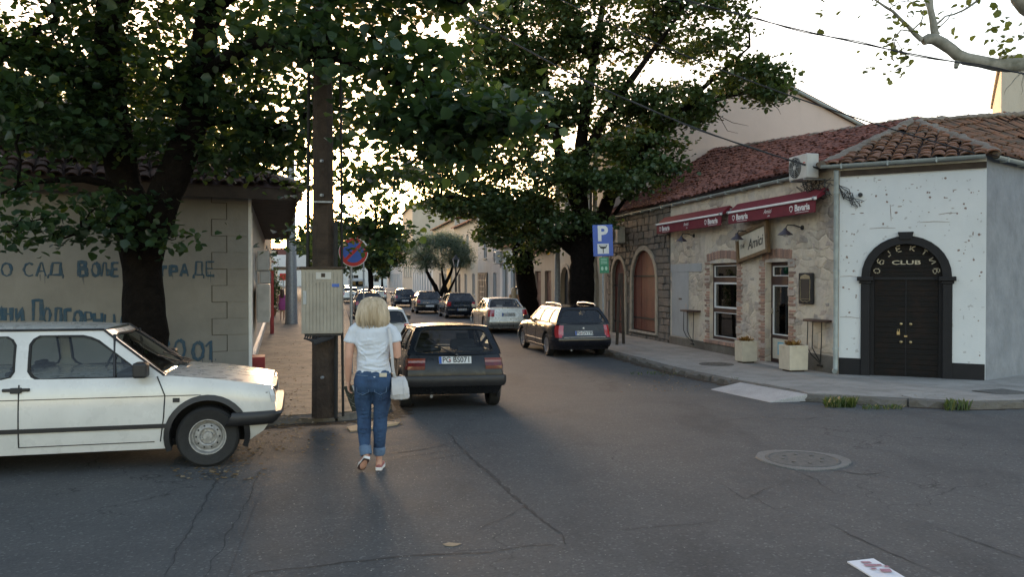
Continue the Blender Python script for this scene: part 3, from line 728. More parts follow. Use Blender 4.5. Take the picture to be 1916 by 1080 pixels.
while z < EZ-.1:
    h = random.uniform(.19, .29); a = -15.15
    while a < -9.1:
        L_ = min(random.uniform(.26, .56), -9.02-a)
        ca, cz_ = a+L_/2, z+h/2
        def inside(q0, q1, zb, zt): return q0-.18-L_*.4 < ca < q1+.18+L_*.4 and zb-.12 < cz_ < zt-(q1-q0)/2+math.sqrt(max(0, ((q1-q0)/2+.22)**2-(ca-(q0+q1)/2)**2))+h*.3
        if L_ > .1 and not inside(-12.45, -10.2, .05, 2.9) and not inside(-14.6, -13.2, -.4, 2.65):
            place_block(stones, 'stone', W1, cb, ca, cz_, -.02+random.uniform(-.02, .012), L_-.025, h-.02, .12, random.uniform(-.04, .04)); k += 1
        a += L_
    z += h
# rubble showing through the plaster of the bar front
for i in range(75):
    a, z = random.choice([(random.uniform(-1.9, -.1), random.uniform(0, 3.0)), (random.uniform(-4.1, -3.3), random.uniform(-.1, 2.4)), (random.uniform(-8.0, -6.6), random.uniform(.2, 2.9)), (random.uniform(-6, -.3), random.uniform(2.6, 3.3))])
    if -6.45 < a < -4.2 and z < 2.7 or -3.3 < a < -1.75 and z < 2.7: continue
    s_ = random.uniform(.14, .30)
    place_block(rub, 'stone', W1, cb, a, z, -.066+random.uniform(-.012, .006), s_, s_*random.uniform(.4, .65), .14, random.uniform(-.15, .15))
# flat old shutter recess in the plaster
m = MB(); W1.block(m, -8.85, -7.6, .05, 2.1, 0, .012); W1.block(m, -8.95, -6.7, 2.1, 2.35, 0, .02); m.build('blocked_panel', M['palegrey'], cb)
m = MB(); W1.block(m, -8.3, -8.1, 1.22, 1.27, .012, .025); m.build('letter_slot', M['black'], cb)
for q in ((-9, -6.4, -.6, .02, 0, .05), (-6.4, -4.3, -.6, .0, 0, .055), (-1.75, -.05, -.6, .18, 0, .045)): m = MB(); W1.block(m, *q); m.build('wall_base', M['kerb'], cb, bevel=.02)
# bricks round window and door
bricks = jitter_block(6, M['brick'], 'brick', .06)
def jamb(a, side, z0, z1):
    z = z0; i = 0
    while z < z1:
        L_ = .30 if i % 2 else .21
        if random.random() < .9: place_block(bricks, 'brick', W1, cb, a+side*(L_/2), z+.036, -.028+random.uniform(-.01, .014), L_-.01, .064, .09)
        if i % 9 == 5: place_block(rub, 'stone', W1, cb, a+side*.13, z+.036, -.02, .26, .17, .08)
        z += .077; i += 1
jamb(-6.18, -1, .06, 2.36); jamb(-4.54, 1, .06, 2.36); jamb(-3.08, -1, -.24, 2.32); jamb(-1.98, 1, -.24, 2.32)
def lintel(a0, a1, z, n, rise):
    for i in range(n):
        t = (i+.5)/n; a = a0+(a1-a0)*t
        place_block(bricks, 'brick', W1, cb, a, z+rise*(1-(2*t-1)**2)+.12, -.026+random.uniform(-.004, .008), (a1-a0)/n-.008, .23, .09, -(t-.5)*.35)
lintel(-6.35, -4.38, 2.36, 24, .09); lintel(-3.22, -1.85, 2.34, 17, .05)
for i in range(18): place_block(bricks, 'brick', W1, cb, -6.35+i*.112, .06, .02, .1, .10, .14)
# window: three lights in a brown frame with pale beads
def glazed(parent, a0, a1, z0, z1, rec, panes, fm, name):
    m = MB(); g_ = MB(); wb = MB()
    zs = sorted(set([z0, z1]+[v for p in panes for v in p[:2]]))
    lo = z0
    for (p0, p1, bead) in panes:
        if p0 > lo: W1.block(m, a0, a1, lo, p0, -rec-.07, -rec)
        lo = p1
    if lo < z1: W1.block(m, a0, a1, lo, z1, -rec-.07, -rec)
    e = .09
    for (p0, p1, bead) in panes:
        W1.block(m, a0, a0+e, p0, p1, -rec-.07, -rec); W1.block(m, a1-e, a1, p0, p1, -rec-.07, -rec)
        W1.block(g_, a0+e, a1-e, p0, p1, -rec-.045, -rec-.037)
        W1.block(wb, a0+e, a1-e, p0, p0+bead, -rec-.03, -rec+.006); W1.block(wb, a0+e, a1-e, p1-bead, p1, -rec-.03, -rec+.006)
        W1.block(wb, a0+e, a0+e+bead, p0+bead, p1-bead, -rec-.03, -rec+.006); W1.block(wb, a1-e-bead, a1-e, p0+bead, p1-bead, -rec-.03, -rec+.006)
    f = m.build(name, fm, parent, bevel=.006); g_.build('pane', M['tint'], f); wb.build('glazing_bead', M['white'], f); return f
glazed(cb, -6.16, -4.56, .13, 2.33, .10, [(.22, .92, .018), (1.04, 1.78, .05), (1.93, 2.26, .018)], M['frame'], 'window')
dr = glazed(cb, -3.06, -2.0, -.24, 2.30, .16, [(.47, 1.72, .025), (1.95, 2.2, .02)], M['frame'], 'door')
m = MB(); W1.block(m, -2.96, -2.1, -.13, .38, -.16, -.15); m.build('door_panel', M['planter'], dr)
m = MB(); W1.block(m, -2.72, -2.45, -.02, .30, -.15, -.146); pst = m.build('poster', mat('pale_blue_poster', (.18, .42, .52), .5, .3, 25, 0), dr)
m = MB(); W1.block(m, -2.98, -2.95, 1.0, 1.14, -.16, -.12); W1.block(m, -2.98, -2.88, 1.05, 1.075, -.12, -.10); m.build('handle', M['chrome'], dr, bevel=.005)
m = MB(); W1.block(m, -3.2, -1.9, -.45, -.22, .0, .35); m.build('door_step', M['ramp'], cb, bevel=.02)
# dim room behind the glass
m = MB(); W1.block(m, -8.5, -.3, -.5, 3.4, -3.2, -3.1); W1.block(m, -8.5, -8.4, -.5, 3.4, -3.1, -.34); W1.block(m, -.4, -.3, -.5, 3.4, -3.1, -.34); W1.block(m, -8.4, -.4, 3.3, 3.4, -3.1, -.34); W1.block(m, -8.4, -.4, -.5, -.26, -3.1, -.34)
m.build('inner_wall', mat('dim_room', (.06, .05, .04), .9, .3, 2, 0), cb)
m = MB(); m.lathe([(.75, 0), (.45, .18), (.04, .36)], 12, W1.M() @ T(-1.6, 1.25, -1.3) @ rotM('X', R(-90)), cap=True); m.build('umbrella', mat('pale_green_umbrella', (.45, .55, .42), .7, .1, 3, 0), cb)  # pale green umbrella standing inside the bar
# arched shutter and arched door of oxide red boards
def boards(parent, a0, a1, z0, zt, w, nb, name, matl=None, horiz=False):
    c = (a0+a1)/2; r = (a1-a0)/2; zs = zt-r; f = MB(); W1.block(f, a0, a1, z0, z0+.05, w-.05, w-.02)
    root = f.build(name, M['dark'], parent)
    for i in range(nb):
        x0 = a0+(a1-a0)*i/nb+.006; x1 = a0+(a1-a0)*(i+1)/nb-.006; top = []
        for q in range(5):
            x = x1+(x0-x1)*q/4; top.append((x, zs+math.sqrt(max(0, r*r-(x-c)**2))-.01))
        m = MB(); wo = w+random.uniform(-.006, .006); P_ = [(x0, z0), (x1, z0)]+top
        m.prism(P_, wo-.035, wo, lambda u_, v_, w_: W1.p(u_, v_, w_)); m.build('plank', matl or M['reddoor'], root)
    return root
sh = boards(cb, -12.45, -10.2, .05, 2.9, -.06, 9, 'shutter'); dd = boards(cb, -14.6, -13.2, -.26, 2.65, -.10, 6, 'arched_door')
for o_, a0, a1, zs in ((sh, -12.4, -10.25, (.45, 1.95)), (dd, -14.55, -13.25, (.2, 1.6))):
    for z in zs: m = MB(); W1.block(m, a0, a1, z, z+.06, -.065 if o_ == dd else -.05, -.05 if o_ == dd else -.035); W1.block(m, a1-.12, a1-.02, z-.05, z+.11, -.05, .0); m.build('strap_hinge', M['rubber'], o_)
def arch_trim(parent, a0, a1, z0, zt, wd, w1, matl, W=W1, w0=0, foot=None):
    c = (a0+a1)/2; r = (a1-a0)/2; zs = zt-r; n = 16
    inner = [(a1, z0)]+[(c+r*math.cos(math.pi*i/n), zs+r*math.sin(math.pi*i/n)) for i in range(n+1)]+[(a0, z0)]
    ro = r+wd; outer = [(a1+wd, z0)]+[(c+ro*math.cos(math.pi*i/n), zs+ro*math.sin(math.pi*i/n)) for i in range(n+1)]+[(a0-wd, z0)]
    m = MB(); k = len(inner); vs = [W.p(a, z, w) for L in (inner, outer) for w in (w0, w1) for a, z in L]; fs = []
    for i in range(k-1):
        for (p, q) in ((k, 3*k), (3*k, 2*k), (0, k)): fs.append((p+i, p+i+1, q+i+1, q+i))
    fs += [(0, k, 3*k, 2*k), (k-1, 2*k-1, 4*k-1, 3*k-1)]; m.add(vs, fs); return m.build('arch_trim', matl, parent)
arch_trim(cb, -12.45, -10.2, .02, 2.9, .17, .045, M['stonetrim']); arch_trim(cb, -14.6, -13.2, -.3, 2.65, .15, .045, M['stonetrim'])
m = MB(); W1.block(m, -12.6, -10.05, -.06, .02, -.3, .08); m.build('window_sill', M['stonetrim'], cb, bevel=.01)
# white front
club = arch(.60, 2.0, -.4, 2.63, 20)
W2.panel('white_wall', [(0.001, -.7), (L2, -.7), (L2, EZ+.12), (0.001, EZ+.12)], [club], M['whitewall'], cb, .3)
for a0, a1 in ((0, .44), (2.15, L2-.01)): m = MB(); W2.block(m, a0, a1, -.6, .17, 0, .02); m.build('black_base', M['blackpaint'], cb, bevel=.01)
for a0, a1 in ((.44, .615), (1.985, 2.16)):
    m = MB()
    W2.block(m, a0, a1, -.5, 1.78, -.2, .05); W2.block(m, a0-.03, a1+.03, 1.78, 1.84, -.1, .07); W2.block(m, a0-.07, a1+.07, 1.84, 1.93, -.1, .11)
    m.build('pilaster', M['blackpaint'], cb, bevel=.012)
arch_trim(cb, .615, 1.985, 1.93, 2.615, .165, .05, M['blackpaint'], W2, -.2)
m = MB(); m.prism([(1.19, 2.70), (1.41, 2.70), (1.45, 2.86), (1.15, 2.86)], -.05, .075, W2.p); m.build('keystone', M['blackpaint'], cb, bevel=.01)
# black double door of horizontal boards and the boarded fanlight
M['blackboard'] = mat('black_boards', (.007, .0065, .0065), .7, .5, 5, .3, 20, c2=(.016, .010, .008), spec=.25)
lf = MB(); W2.block(lf, .6, 2.0, -.28, 1.93, -.16, -.13); leaf_ = lf.build('double_door', M['dark'], cb)
z = -.24
while z < 1.88:
    for a0, a1 in ((.70, 1.285), (1.315, 1.90)):
        m = MB(); m.prism([(a0, z), (a1, z), (a1, z+.098), (a0, z+.098)], -.13, -.105+random.uniform(-.004, .004), W2.p); m.build('plank', M['blackboard'], leaf_)
    z += .11
m = MB(); W2.block(m, .6, .69, -.3, 1.9, -.14, -.09); W2.block(m, 1.91, 2.0, -.3, 1.9, -.14, -.09); W2.block(m, 1.287, 1.313, -.27, 1.9, -.13, -.095); W2.block(m, .69, 1.91, 1.86, 1.92, -.13, -.085); m.build('door_frame', M['blackpaint'], cb)
fl = MB(); fl.prism(arch(.58, 2.02, 1.93, 2.65, 16), -.16, -.12, W2.p); fan = fl.build('fanlight_board', M['dark'], cb)
z = 1.94
while z < 2.6:
    hw = math.sqrt(max(.01, .70**2-(z+.08-1.93)**2)); m = MB()
    m.prism([(1.3-hw, z), (1.3+hw, z), (1.3+hw*.96, z+.078), (1.3-hw*.96, z+.078)], -.12, -.10+random.uniform(-.003, .003), W2.p); m.build('plank', M['blackboard'], fan); z += .088
cm = mat('cream_letter', (.50, .44, .32), .7, .25, 40, 0)
ltr = []
for ch, an in zip('ОБЈЕКТИВ', (171, 149, 127, 104, 77, 54, 31, 8)):
    key = {'О': 'O', 'Б': 'Б', 'Ј': 'J', 'Е': 'E', 'К': 'K', 'Т': 'T', 'И': 'I', 'В': 'B'}[ch]
    t = R(an); cx, cz_ = 1.3+.57*math.cos(t), 1.96+.57*math.sin(t); ph = t-math.pi/2
    for st in ST[key]:
        # stencil gaps: every stroke broken into short dabs
        for (x0, y0), (x1, y1) in zip(st[:-1], st[1:]):
            q = []
            for tt in (.14, .86):
                lx, ly = (x0+(x1-x0)*tt-.5)*.10, (y0+(y1-y0)*tt-.5)*.125
                q.append(W2.p(cx+lx*math.cos(ph)-ly*math.sin(ph), cz_+lx*math.sin(ph)+ly*math.cos(ph), -.094+.0006*len(ltr)%.003))
            ltr.append(q)
m = MB()
for q in ltr: m.tube(q, [.010*random.uniform(.8, 1.5), .010*random.uniform(.8, 1.5)], 6)
m.build('arch_lettering', cm, fan)
text('CLUB', .15, cm, W2.M() @ T(1.30, 2.22, -.09) @ Matrix.Diagonal((1.5, .8, 1, 1)), fan, bold=.003)
m = MB()
for a, z in ((1.21, .93), (1.39, .93), (1.21, .55), (1.39, .55)): m.lathe([(.032, 0), (.03, .02), (.012, .032), (.001, .033)], 14, W2.M() @ T(a, z, -.105))
W2.block(m, 1.13, 1.19, .70, .77, -.105, -.085); W2.block(m, 1.27, 1.33, .66, .69, -.10, -.08); m.tube([W2.p(1.14, .77, -.095), W2.p(1.145, .82, -.095), W2.p(1.175, .82, -.095), W2.p(1.18, .77, -.095)], .007, 6)
m.build('lock_fittings', mat('brass', (.42, .33, .18), .35, .2, 20, 0, metal=.8), leaf_)
# chips and nail holes in the white plaster, and the loose cables
m = MB(); chipm = mat('plaster_chip', (.27, .20, .175), .95, .3, 30, 0)
for i in range(130):
    a = random.uniform(.05, L2-.08); z = random.uniform(2.2, 4.0) if random.random() < .8 else random.uniform(.3, 2.2)
    if abs(a-1.3) < .95 and z < 2.95: continue
    r_ = random.uniform(.008, .028)
    sx_, sy_ = (random.uniform(.8, 1.2), random.uniform(.8, 1.2)) if random.random() < .8 else (1.9, .45)
    if i % 4 == 0: sx_, sy_ = sy_, sx_
    n = 7; q = [W2.p(a+r_*sx_*random.uniform(.6, 1.2)*math.cos(2*math.pi*j/n), z+r_*sy_*random.uniform(.6, 1.2)*math.sin(2*math.pi*j/n), .003+i*2e-5) for j in range(n)]; m.add(q, [tuple(range(n))])
o = m.build('plaster_chips', chipm, cb); o['kind'] = 'stuff'
m = MB()
for i in range(9):
    a = random.uniform(.15, .45); z = 3.75; pts = [W2.p(-.05, 3.9+.02*i, .05)]
    for q in range(5): pts.append(W2.p(a*q/4+.1+random.uniform(-.05, .05), z-.05*q+random.uniform(-.15, .12), .04+.03*random.random()))
    m.tube(pts, .007, 5)
m.lathe([(.05, 0), (.045, .06), (.001, .065)], 8, W2.M() @ T(.42, 3.68, .01)); m.build('loose_cables', M['wirem'], cb)
m = MB(); a0_ = W2.p(0, 0)
for a, z, dx, dz in ((1.55, 3.05, .55, -.01), (1.0, 3.45, .02, -.35), (.6, 2.95, .5, .0), (1.9, 3.2, .35, .02), (.02, 1.05, .42, -.02), (0.02, 1.93, .4, -.01)):
    m = MB(); m.tube([W2.p(a, z, .002), W2.p(a+dx*.5, z+dz*.5+.015, .003), W2.p(a+dx, z+dz, .002)], (.004, .006, .003), 5); m.build('wall_crack', chipm, cb)
# grey rendered side
W3.panel('grey_wall', [(0.0, -.7), (16, -.7), (16, EZ+.12), (0.0, EZ+.12)], [], M['greywall'], cb, .3)
gutter(W1, cb, -15.2, -.75, EZ+.08); gutter(W2, cb, -.35, L2-.02, EZ+.12, w=.17); gutter(W3, cb, .06, 16, EZ+.1, w=.15)
drainpipe(W2, cb, -.05, -.16, EZ, w=.10, r=.055)
m = MB(); W2.block(m, .02, L2, EZ-.12, EZ, 0, .05); m.build('eave_board', M['wood'], cb)
# roofs
AP = C0+U*3.3+N*4.5; APz = 6.10
def ridgez(a): return APz+(a-3.3)*(.9/10.7)
ez = EZ+.1
tiled_roof(cb, C0-N*.22, U, N, lambda a, d: ez+.02+(ridgez(a)-ez)*d/4.72, [(0, 0), (15.3, 0), (15.3, 4.75), (3.3, 4.75)], TM, maxparts=150, seed=2, name='roof')
q = AP-C0; u2 = W2.u; n2 = -W2.n; A2 = (q.dot(u2), q.dot(n2)+.2)
tiled_roof(cb, C0+W2.n*.2, u2, n2, lambda a, d: ez+(APz-ez)*d/A2[1], [(-.25, 0), (L2+.2, 0), A2], TMO, da=.25, dd=.3, maxparts=60, seed=3, name='roof')
q = AP-C1; A3 = (q.dot(W3.u), q.dot(-W3.n)+.2); Re = Vector((16.5, 24.3, 0))-C1; R3 = (Re.dot(W3.u), Re.dot(-W3.n)+.2)
Rz = 6.85; print('A3', A3, 'R3', R3); sl3 = (APz-ez)/A3[1]
def z3(a, d):                              # plane through the eave, meeting the ridge line between its two ends
    t = (a-A3[0])/(R3[0]-A3[0]); t = max(0, min(1.6, t)); dr_ = A3[1]+(R3[1]-A3[1])*t; zr_ = APz+(Rz-APz)*t
    return ez+(zr_-ez)*d/dr_
tiled_roof(cb, C1+W3.n*.2, W3.u, -W3.n, z3, [(-.2, 0), (16, 0), (A3[0]+(R3[0]-A3[0])*1.5, A3[1]+(R3[1]-A3[1])*1.5), R3, A3], TMO, da=.25, dd=.3, maxparts=90, seed=4, name='roof')
def hip(p, q, r, name='mortar_ridge', seed=0):
    rr = random.Random(seed); n = int((q-p).length/.14); m = MB(); pts = []; rad = []
    for i in range(n+1):
        pts.append(p.lerp(q, i/n)+Vector((rr.uniform(-.03, .03), rr.uniform(-.03, .03), rr.uniform(-.02, .03)))); rad.append((r*rr.uniform(.7, 1.35), r*.55*rr.uniform(.8, 1.2)))
    m.tube(pts, rad, 9, up=(1, -1, 0)); return m.build(name, M['mortarhip'], cb, smooth=True, ang=60)
AZ = Vector((AP.x, AP.y, APz+.03))
hip(W2.p(-.3, ez+.03, .1), AZ, .17, seed=1); hip(W2.p(L2+.15, ez+.05, .1), AZ, .12, seed=2)
rid = [C0+U*a+N*4.53+Vector((0, 0, ridgez(a)+.06)) for a in (3.3, 7, 11, 14.2)]
for i in range(3): hip(rid[i], rid[i+1], .13, seed=5+i)
hip(AZ, C1+W3.u*R3[0]-W3.n*(R3[1]-.2)+Vector((0, 0, Rz+.06)), .14, seed=9)
hip(C0+U*15.25-N*.2+Vector((0, 0, ez)), C0+U*15.25+N*4.5+Vector((0, 0, ridgez(15)+.03)), .10, seed=10)
m = MB(); hp = AZ-Vector((0, 0, .1)); m.lathe([(.22, -.05), (.2, .08), (.12, .13), (.001, .16)], 12, T(*hp)); m.build('ridge_cap', M['mortarhip'], cb, smooth=True)
# far slopes so that the roof is closed from behind
m = MB(); b0 = C0+U*8+N*4.5; b1 = C0+U*15.2+N*4.5
m.add([Vector((b0.x, b0.y, ridgez(8))), Vector((b1.x, b1.y, ridgez(15.2))), b1+N*5+Vector((0, 0, ez)), b0+N*5+Vector((0, 0, ez))], [(0, 1, 2, 3)])
m.build('rear_roof', M['tileold'], cb)
m = MB(); r0_ = AP+Vector((0, 0, APz)); r1_ = C1+W3.u*(A3[0]+(R3[0]-A3[0])*1.5)-W3.n*(A3[1]+(R3[1]-A3[1])*1.5-.2)+Vector((0, 0, APz+(Rz-APz)*1.5))
bk = -W3.n*4.5; m.add([r0_, r1_, r1_+bk-Vector((0, 0, 3)), r0_+bk-Vector((0, 0, 2))], [(0, 1, 2, 3)]); m.build('rear_roof', M['tileold'], cb)
m = MB(); W1.block(m, -15.1, -2, -.6, EZ, -9.6, -9.4); m.build('rear_wall', M['greywall'], cb)
m = MB(); W3.block(m, 2, 15.8, -.6, EZ, -8, -7.8); m.build('rear_wall', M['greywall'], cb)

# air conditioners
ac_unit(W1, -1.15, EZ-.10, 'large cream air conditioner hung at the eave above the right maroon awning', w=.22, sx=.72, sz=.54, dp=.30)
ac_unit(W1, -14.0, 3.25, 'shaded air conditioner high on the dark stone wall under the eave', w=.02, sx=.85, sz=.6, dp=.3)
# awnings
def awning(a0, a1, label):
    r = empty('awning', W1.p((a0+a1)/2, 3.5, 0), 0, label, 'awning', 'maroon bar awnings'); r.location = (0, 0, 0)
    m = MB(); vs = []; prof = [(.02, 3.86), (.10, 3.90), (.30, 3.72), (.36, 3.65), (.36, 3.36), (.345, 3.35), (.34, 3.63), (.02, 3.80)]
    m.prism(prof, a0, a1, lambda w_, z_, a_: W1.p(a_, z_, w_)); m.build('canvas', M['awning'], r)
    m = MB(); W1.block(m, a0-.03, a1+.03, 3.63, 3.685, .33, .40); m.build('front_bar', M['white'], r, bevel=.01)
    for a in (a0+.02, a1-.02): m = MB(); m.tube([W1.p(a, 3.78, .0), W1.p(a, 3.78, .1)], .05, 10); m.tube([W1.p(a, 3.78, .08), W1.p(a, 3.68, .36)], .02, 6); m.tube([W1.p(a-.03, 3.66, .37), W1.p(a+.03, 3.66, .37)], .045, 10); m.build('bracket', M['galv'], r)
    m = MB(); W1.block(m, a0, a1, 3.74, 3.80, .0, .06); m.build('roller', M['galv'], r)
    Mx = W1.M()
    for k_, a in enumerate((a0+.62, a1-.62)):
        text('Bavaria', .21, M['white'], Mx @ T(a+.12, 3.50, .363), r, bold=.006, ext=.001)
        m = MB(); m.prism([(-.07, .05), (0, .075), (.07, .05), (.06, -.03), (0, -.085), (-.06, -.03)], 0, .002, lambda x, y, w_: W1.p(a-.33+x, 3.50+y, .3615+w_))
        em = m.build('crest', M['white'], r); m = MB(); m.prism([(-.045, .03), (0, .05), (.045, .03), (.04, -.02), (0, -.055), (-.04, -.02)], 0, .002, lambda x, y, w_: W1.p(a-.33+x, 3.50+y, .364+w_)); m.build('crest_field', M['awning'], em)
        m = MB(); W1.block(m, a-.15, a+.38, 3.392, 3.402, .3605, .362); m.build('underline', M['white'], r)
    text('Amici', .15, M['white'], Mx @ T((a0+a1)/2, 3.53, .3625), r, shear=.35, ext=.001); text('caffe', .06, M['white'], Mx @ T((a0+a1)/2+.06, 3.42, .3625), r, shear=.2, ext=.001)
    return r
awning(-9.3, -4.78, 'left maroon awning nearer the stone wall, rolled in, white lettering on its valance')
awning(-4.36, -.36, 'right maroon awning below the air conditioner, rolled in, white lettering on its valance')
# wall lamps
def wall_lamp(a, z, label):
    r = empty('wall_lamp', W1.p(a, z, 0), 0, label, 'lamp', 'gooseneck lamps on the bar front'); r.matrix_basis = W1.M() @ T(a, z, 0)
    m = MB(); m.lathe([(.06, 0), (.055, .03), (.02, .05)], 12, T(.22, .1, 0)); m.tube([(.22, .1, .04), (.18, .16, .2), (.06, .17, .3), (.0, .08, .32)], .014, 8); m.build('arm', M['rubber'], r, smooth=True)
    m = MB(); m.lathe([(.03, .10), (.05, .05), (.17, -.05), (.175, -.065), (.15, -.055), (.03, .03)], 18, T(0, 0, .32) @ rotM('X', R(-90))); m.build('shade', mat('dark_enamel', (.05, .04, .05), .4, .2, 8, 0), r, smooth=True)
    m = MB(); m.lathe([(.001, -.11), (.05, -.09), (.06, -.04), (.03, .01)], 12, T(0, 0, .32) @ rotM('X', R(-90))); m.build('bulb', M['lamp'], r, smooth=True)
wall_lamp(-7.45, 3.1, 'gooseneck wall lamp below the left awning'); wall_lamp(-3.95, 2.98, 'gooseneck wall lamp over the tilted hanging sign'); wall_lamp(-1.62, 2.98, 'gooseneck wall lamp below the right awning nearest the corner')
# tilted sign
sg = empty('hanging_sign', (0, 0, 0), 0, 'cream signboard in a rough wooden frame hanging askew between window and door', 'sign'); sg.matrix_basis = W1.M() @ T(-3.50, 2.82, .10) @ rotM('Y', R(-4)) @ rotM('Z', R(8))
m = MB(); m.box(-.82, .82, -.33, .33, 0, .03); m.build('board', M['planter'], sg)
m = MB(); m.box(-.90, .90, .30, .40, -.01, .07); m.box(-.90, .90, -.40, -.30, -.012, .072); m.box(-.92, -.80, -.42, .42, -.014, .08); m.box(.80, .92, -.42, .42, -.014, .08); m.build('frame', mat('sign_timber', (.13, .075, .03), .7, .4, 8, .4, 30), sg, bevel=.012)
text('Amici', .37, M['ink'], T(.16, -.03, .034), sg, shear=.35, bold=.004); text('THE', .15, M['ink'], T(-.60, -.0, .034), sg, shear=.2)
# menu board
mb = empty('menu_board', (0, 0, 0), 0, 'small black menu board in an ornate frame right of the bar door', 'menu board'); mb.matrix_basis = W1.M() @ T(-1.17, 1.66, .02)
m = MB(); m.box(-.28, .28, -.36, .36, 0, .06); m.build('frame', M['rubber'], mb, bevel=.02)
m = MB(); gold = mat('worn_gilt', (.33, .27, .16), .5, .3, 20, .1)
m.prism([(-.2, .22), (.2, .22), (.17, .29), (.08, .31), (0, .33), (-.08, .31), (-.17, .29)], .06, .066, lambda x, y, z: Vector((x, y, z)))
for x in (-.2, .2): m.tube([(x, -.27, .062), (x*.93, -.1, .062), (x, .05, .062), (x, .2, .062)], .008, 6)
m.tube([(-.2, -.27, .062), (-.08, -.31, .062), (0, -.29, .062), (.08, -.31, .062), (.2, -.27, .062)], .008, 6); m.box(-.17, .17, -.25, -.24, .06, .066); m.build('ornament', gold, mb)
m = MB(); m.box(-.16, .16, -.23, .24, .06, .064); m.build('slate', M['ink'], mb)
# wall shelves on bent iron legs
def shelf(a0, a1, z, label):
    r = empty('wall_table', (0, 0, 0), 0, label, 'wall table', 'standing tables on the bar front'); r.matrix_basis = W1.M() @ T(a0, z, 0)
    L_ = a1-a0; m = MB(); m.prism([(0, 0), (L_, 0), (L_, .12), (L_*.75, .34), (L_*.25, .34), (0, .12)], 0, .05, lambda x, y, z_: Vector((x, z_-.05, y))); m.build('table_top', M['frame'], r, bevel=.01)
    m = MB()
    for x, o_ in ((.06, 0), (L_*.32, .02), (L_*.75, .0)):
        e = L_*.5+o_*2; m.tube([(x, -.05, .12), (x+.03, -.25, .14), (x, -.45, .13), (x-.02, -.65, .12), (x+.08, -.82, .08), (e, -.98, .04), (e, -1.02, .04)] if x < L_*.6 else [(x, -.05, .12), (x-.01, -.5, .12), (e+.03, -1.02, .04)], .011, 7)
    m.box(L_*.5-.05, L_*.5+.14, -1.06, -1.02, .0, .08); m.build('iron_legs', M['rubber'], r, smooth=True)
shelf(-7.75, -6.75, .93, 'small brown wall table on bent iron legs left of the bar window'); shelf(-1.05, -.25, .97, 'small brown wall table on bent iron legs right of the bar door near the drainpipe')
# planters
def planter(px, py, s, h, label):
    p = ground(px, py, .12); r = empty('planter', p, math.atan(.2187), label, 'planter', 'cream planters at the bar door')
    m = MB(); t = s*.42; b = s*.40
    m.box(-b*.9, b*.9, -b*.9, b*.9, 0, .04); m.build('foot', M['wood'], r)
    c = .0; m = MB(); k = s/2
    oct_ = lambda f: [(-k*f, -k*f*.55), (-k*f*.55, -k*f), (k*f*.55, -k*f), (k*f, -k*f*.55), (k*f, k*f*.55), (k*f*.55, k*f), (-k*f*.55, k*f), (-k*f, k*f*.55)]
    sq = lambda f: [(-k*f, -k*f), (k*f, -k*f), (k*f, k*f), (-k*f, k*f)]
    L = [[(x, y, z) for x, y in sq(f)] for f, z in ((.96, .04), (1, h), (.88, h), (.85, h-.08))]
    m.add([v for l in L for v in l], [(i*4+j, i*4+(j+1) % 4, i*4+4+(j+1) % 4, i*4+4+j) for i in range(3) for j in range(4)]+[(0, 1, 2, 3)]); m.build('pot', M['planter'], r, bevel=.012)
    m = MB(); m.box(-k*.85, k*.85, -k*.85, k*.85, h-.12, h-.07); m.build('soil', M['kerb'], r)
    vs = []; qs = []; rn = []
    for i in range(420):
        t = random.uniform(0, 6.28); rr_ = random.uniform(0, k*.75)*.9; el = random.uniform(.0, 1.2); c = Vector((rr_*math.cos(t)*.8, rr_*math.sin(t)*.8, h-.07)); d = Vector((math.cos(t)*math.cos(el), math.sin(t)*math.cos(el), math.sin(el)))
        L_ = random.uniform(.06, .2); s_ = Vector((-math.sin(t), math.cos(t), 0))*.012; kk = len(vs); e = c+d*L_; vs += [tuple(c-s_), tuple(c+s_), tuple(e+s_*1.5), tuple(e-s_)]; qs.append((kk, kk+1, kk+2, kk+3)); rn.append(random.random())
    o = link('dry_shrub', fast_mesh('dry_shrub', np.array(vs), np.array(qs), M['dryleaf'], np.array(rn)), None, r); o['kind'] = 'stuff'
M['dryleaf'] = leafmat('dry_leaf', [(0, (.14, .07, .02)), (.6, (.26, .15, .05)), (1, (.36, .25, .10))], .2)
planter(1396, 679, .41, .56, 'cream concrete planter with dry shrub left of the bar door'); planter(1485, 695, .47, .60, 'larger cream concrete planter with dry shrub right of the bar door')

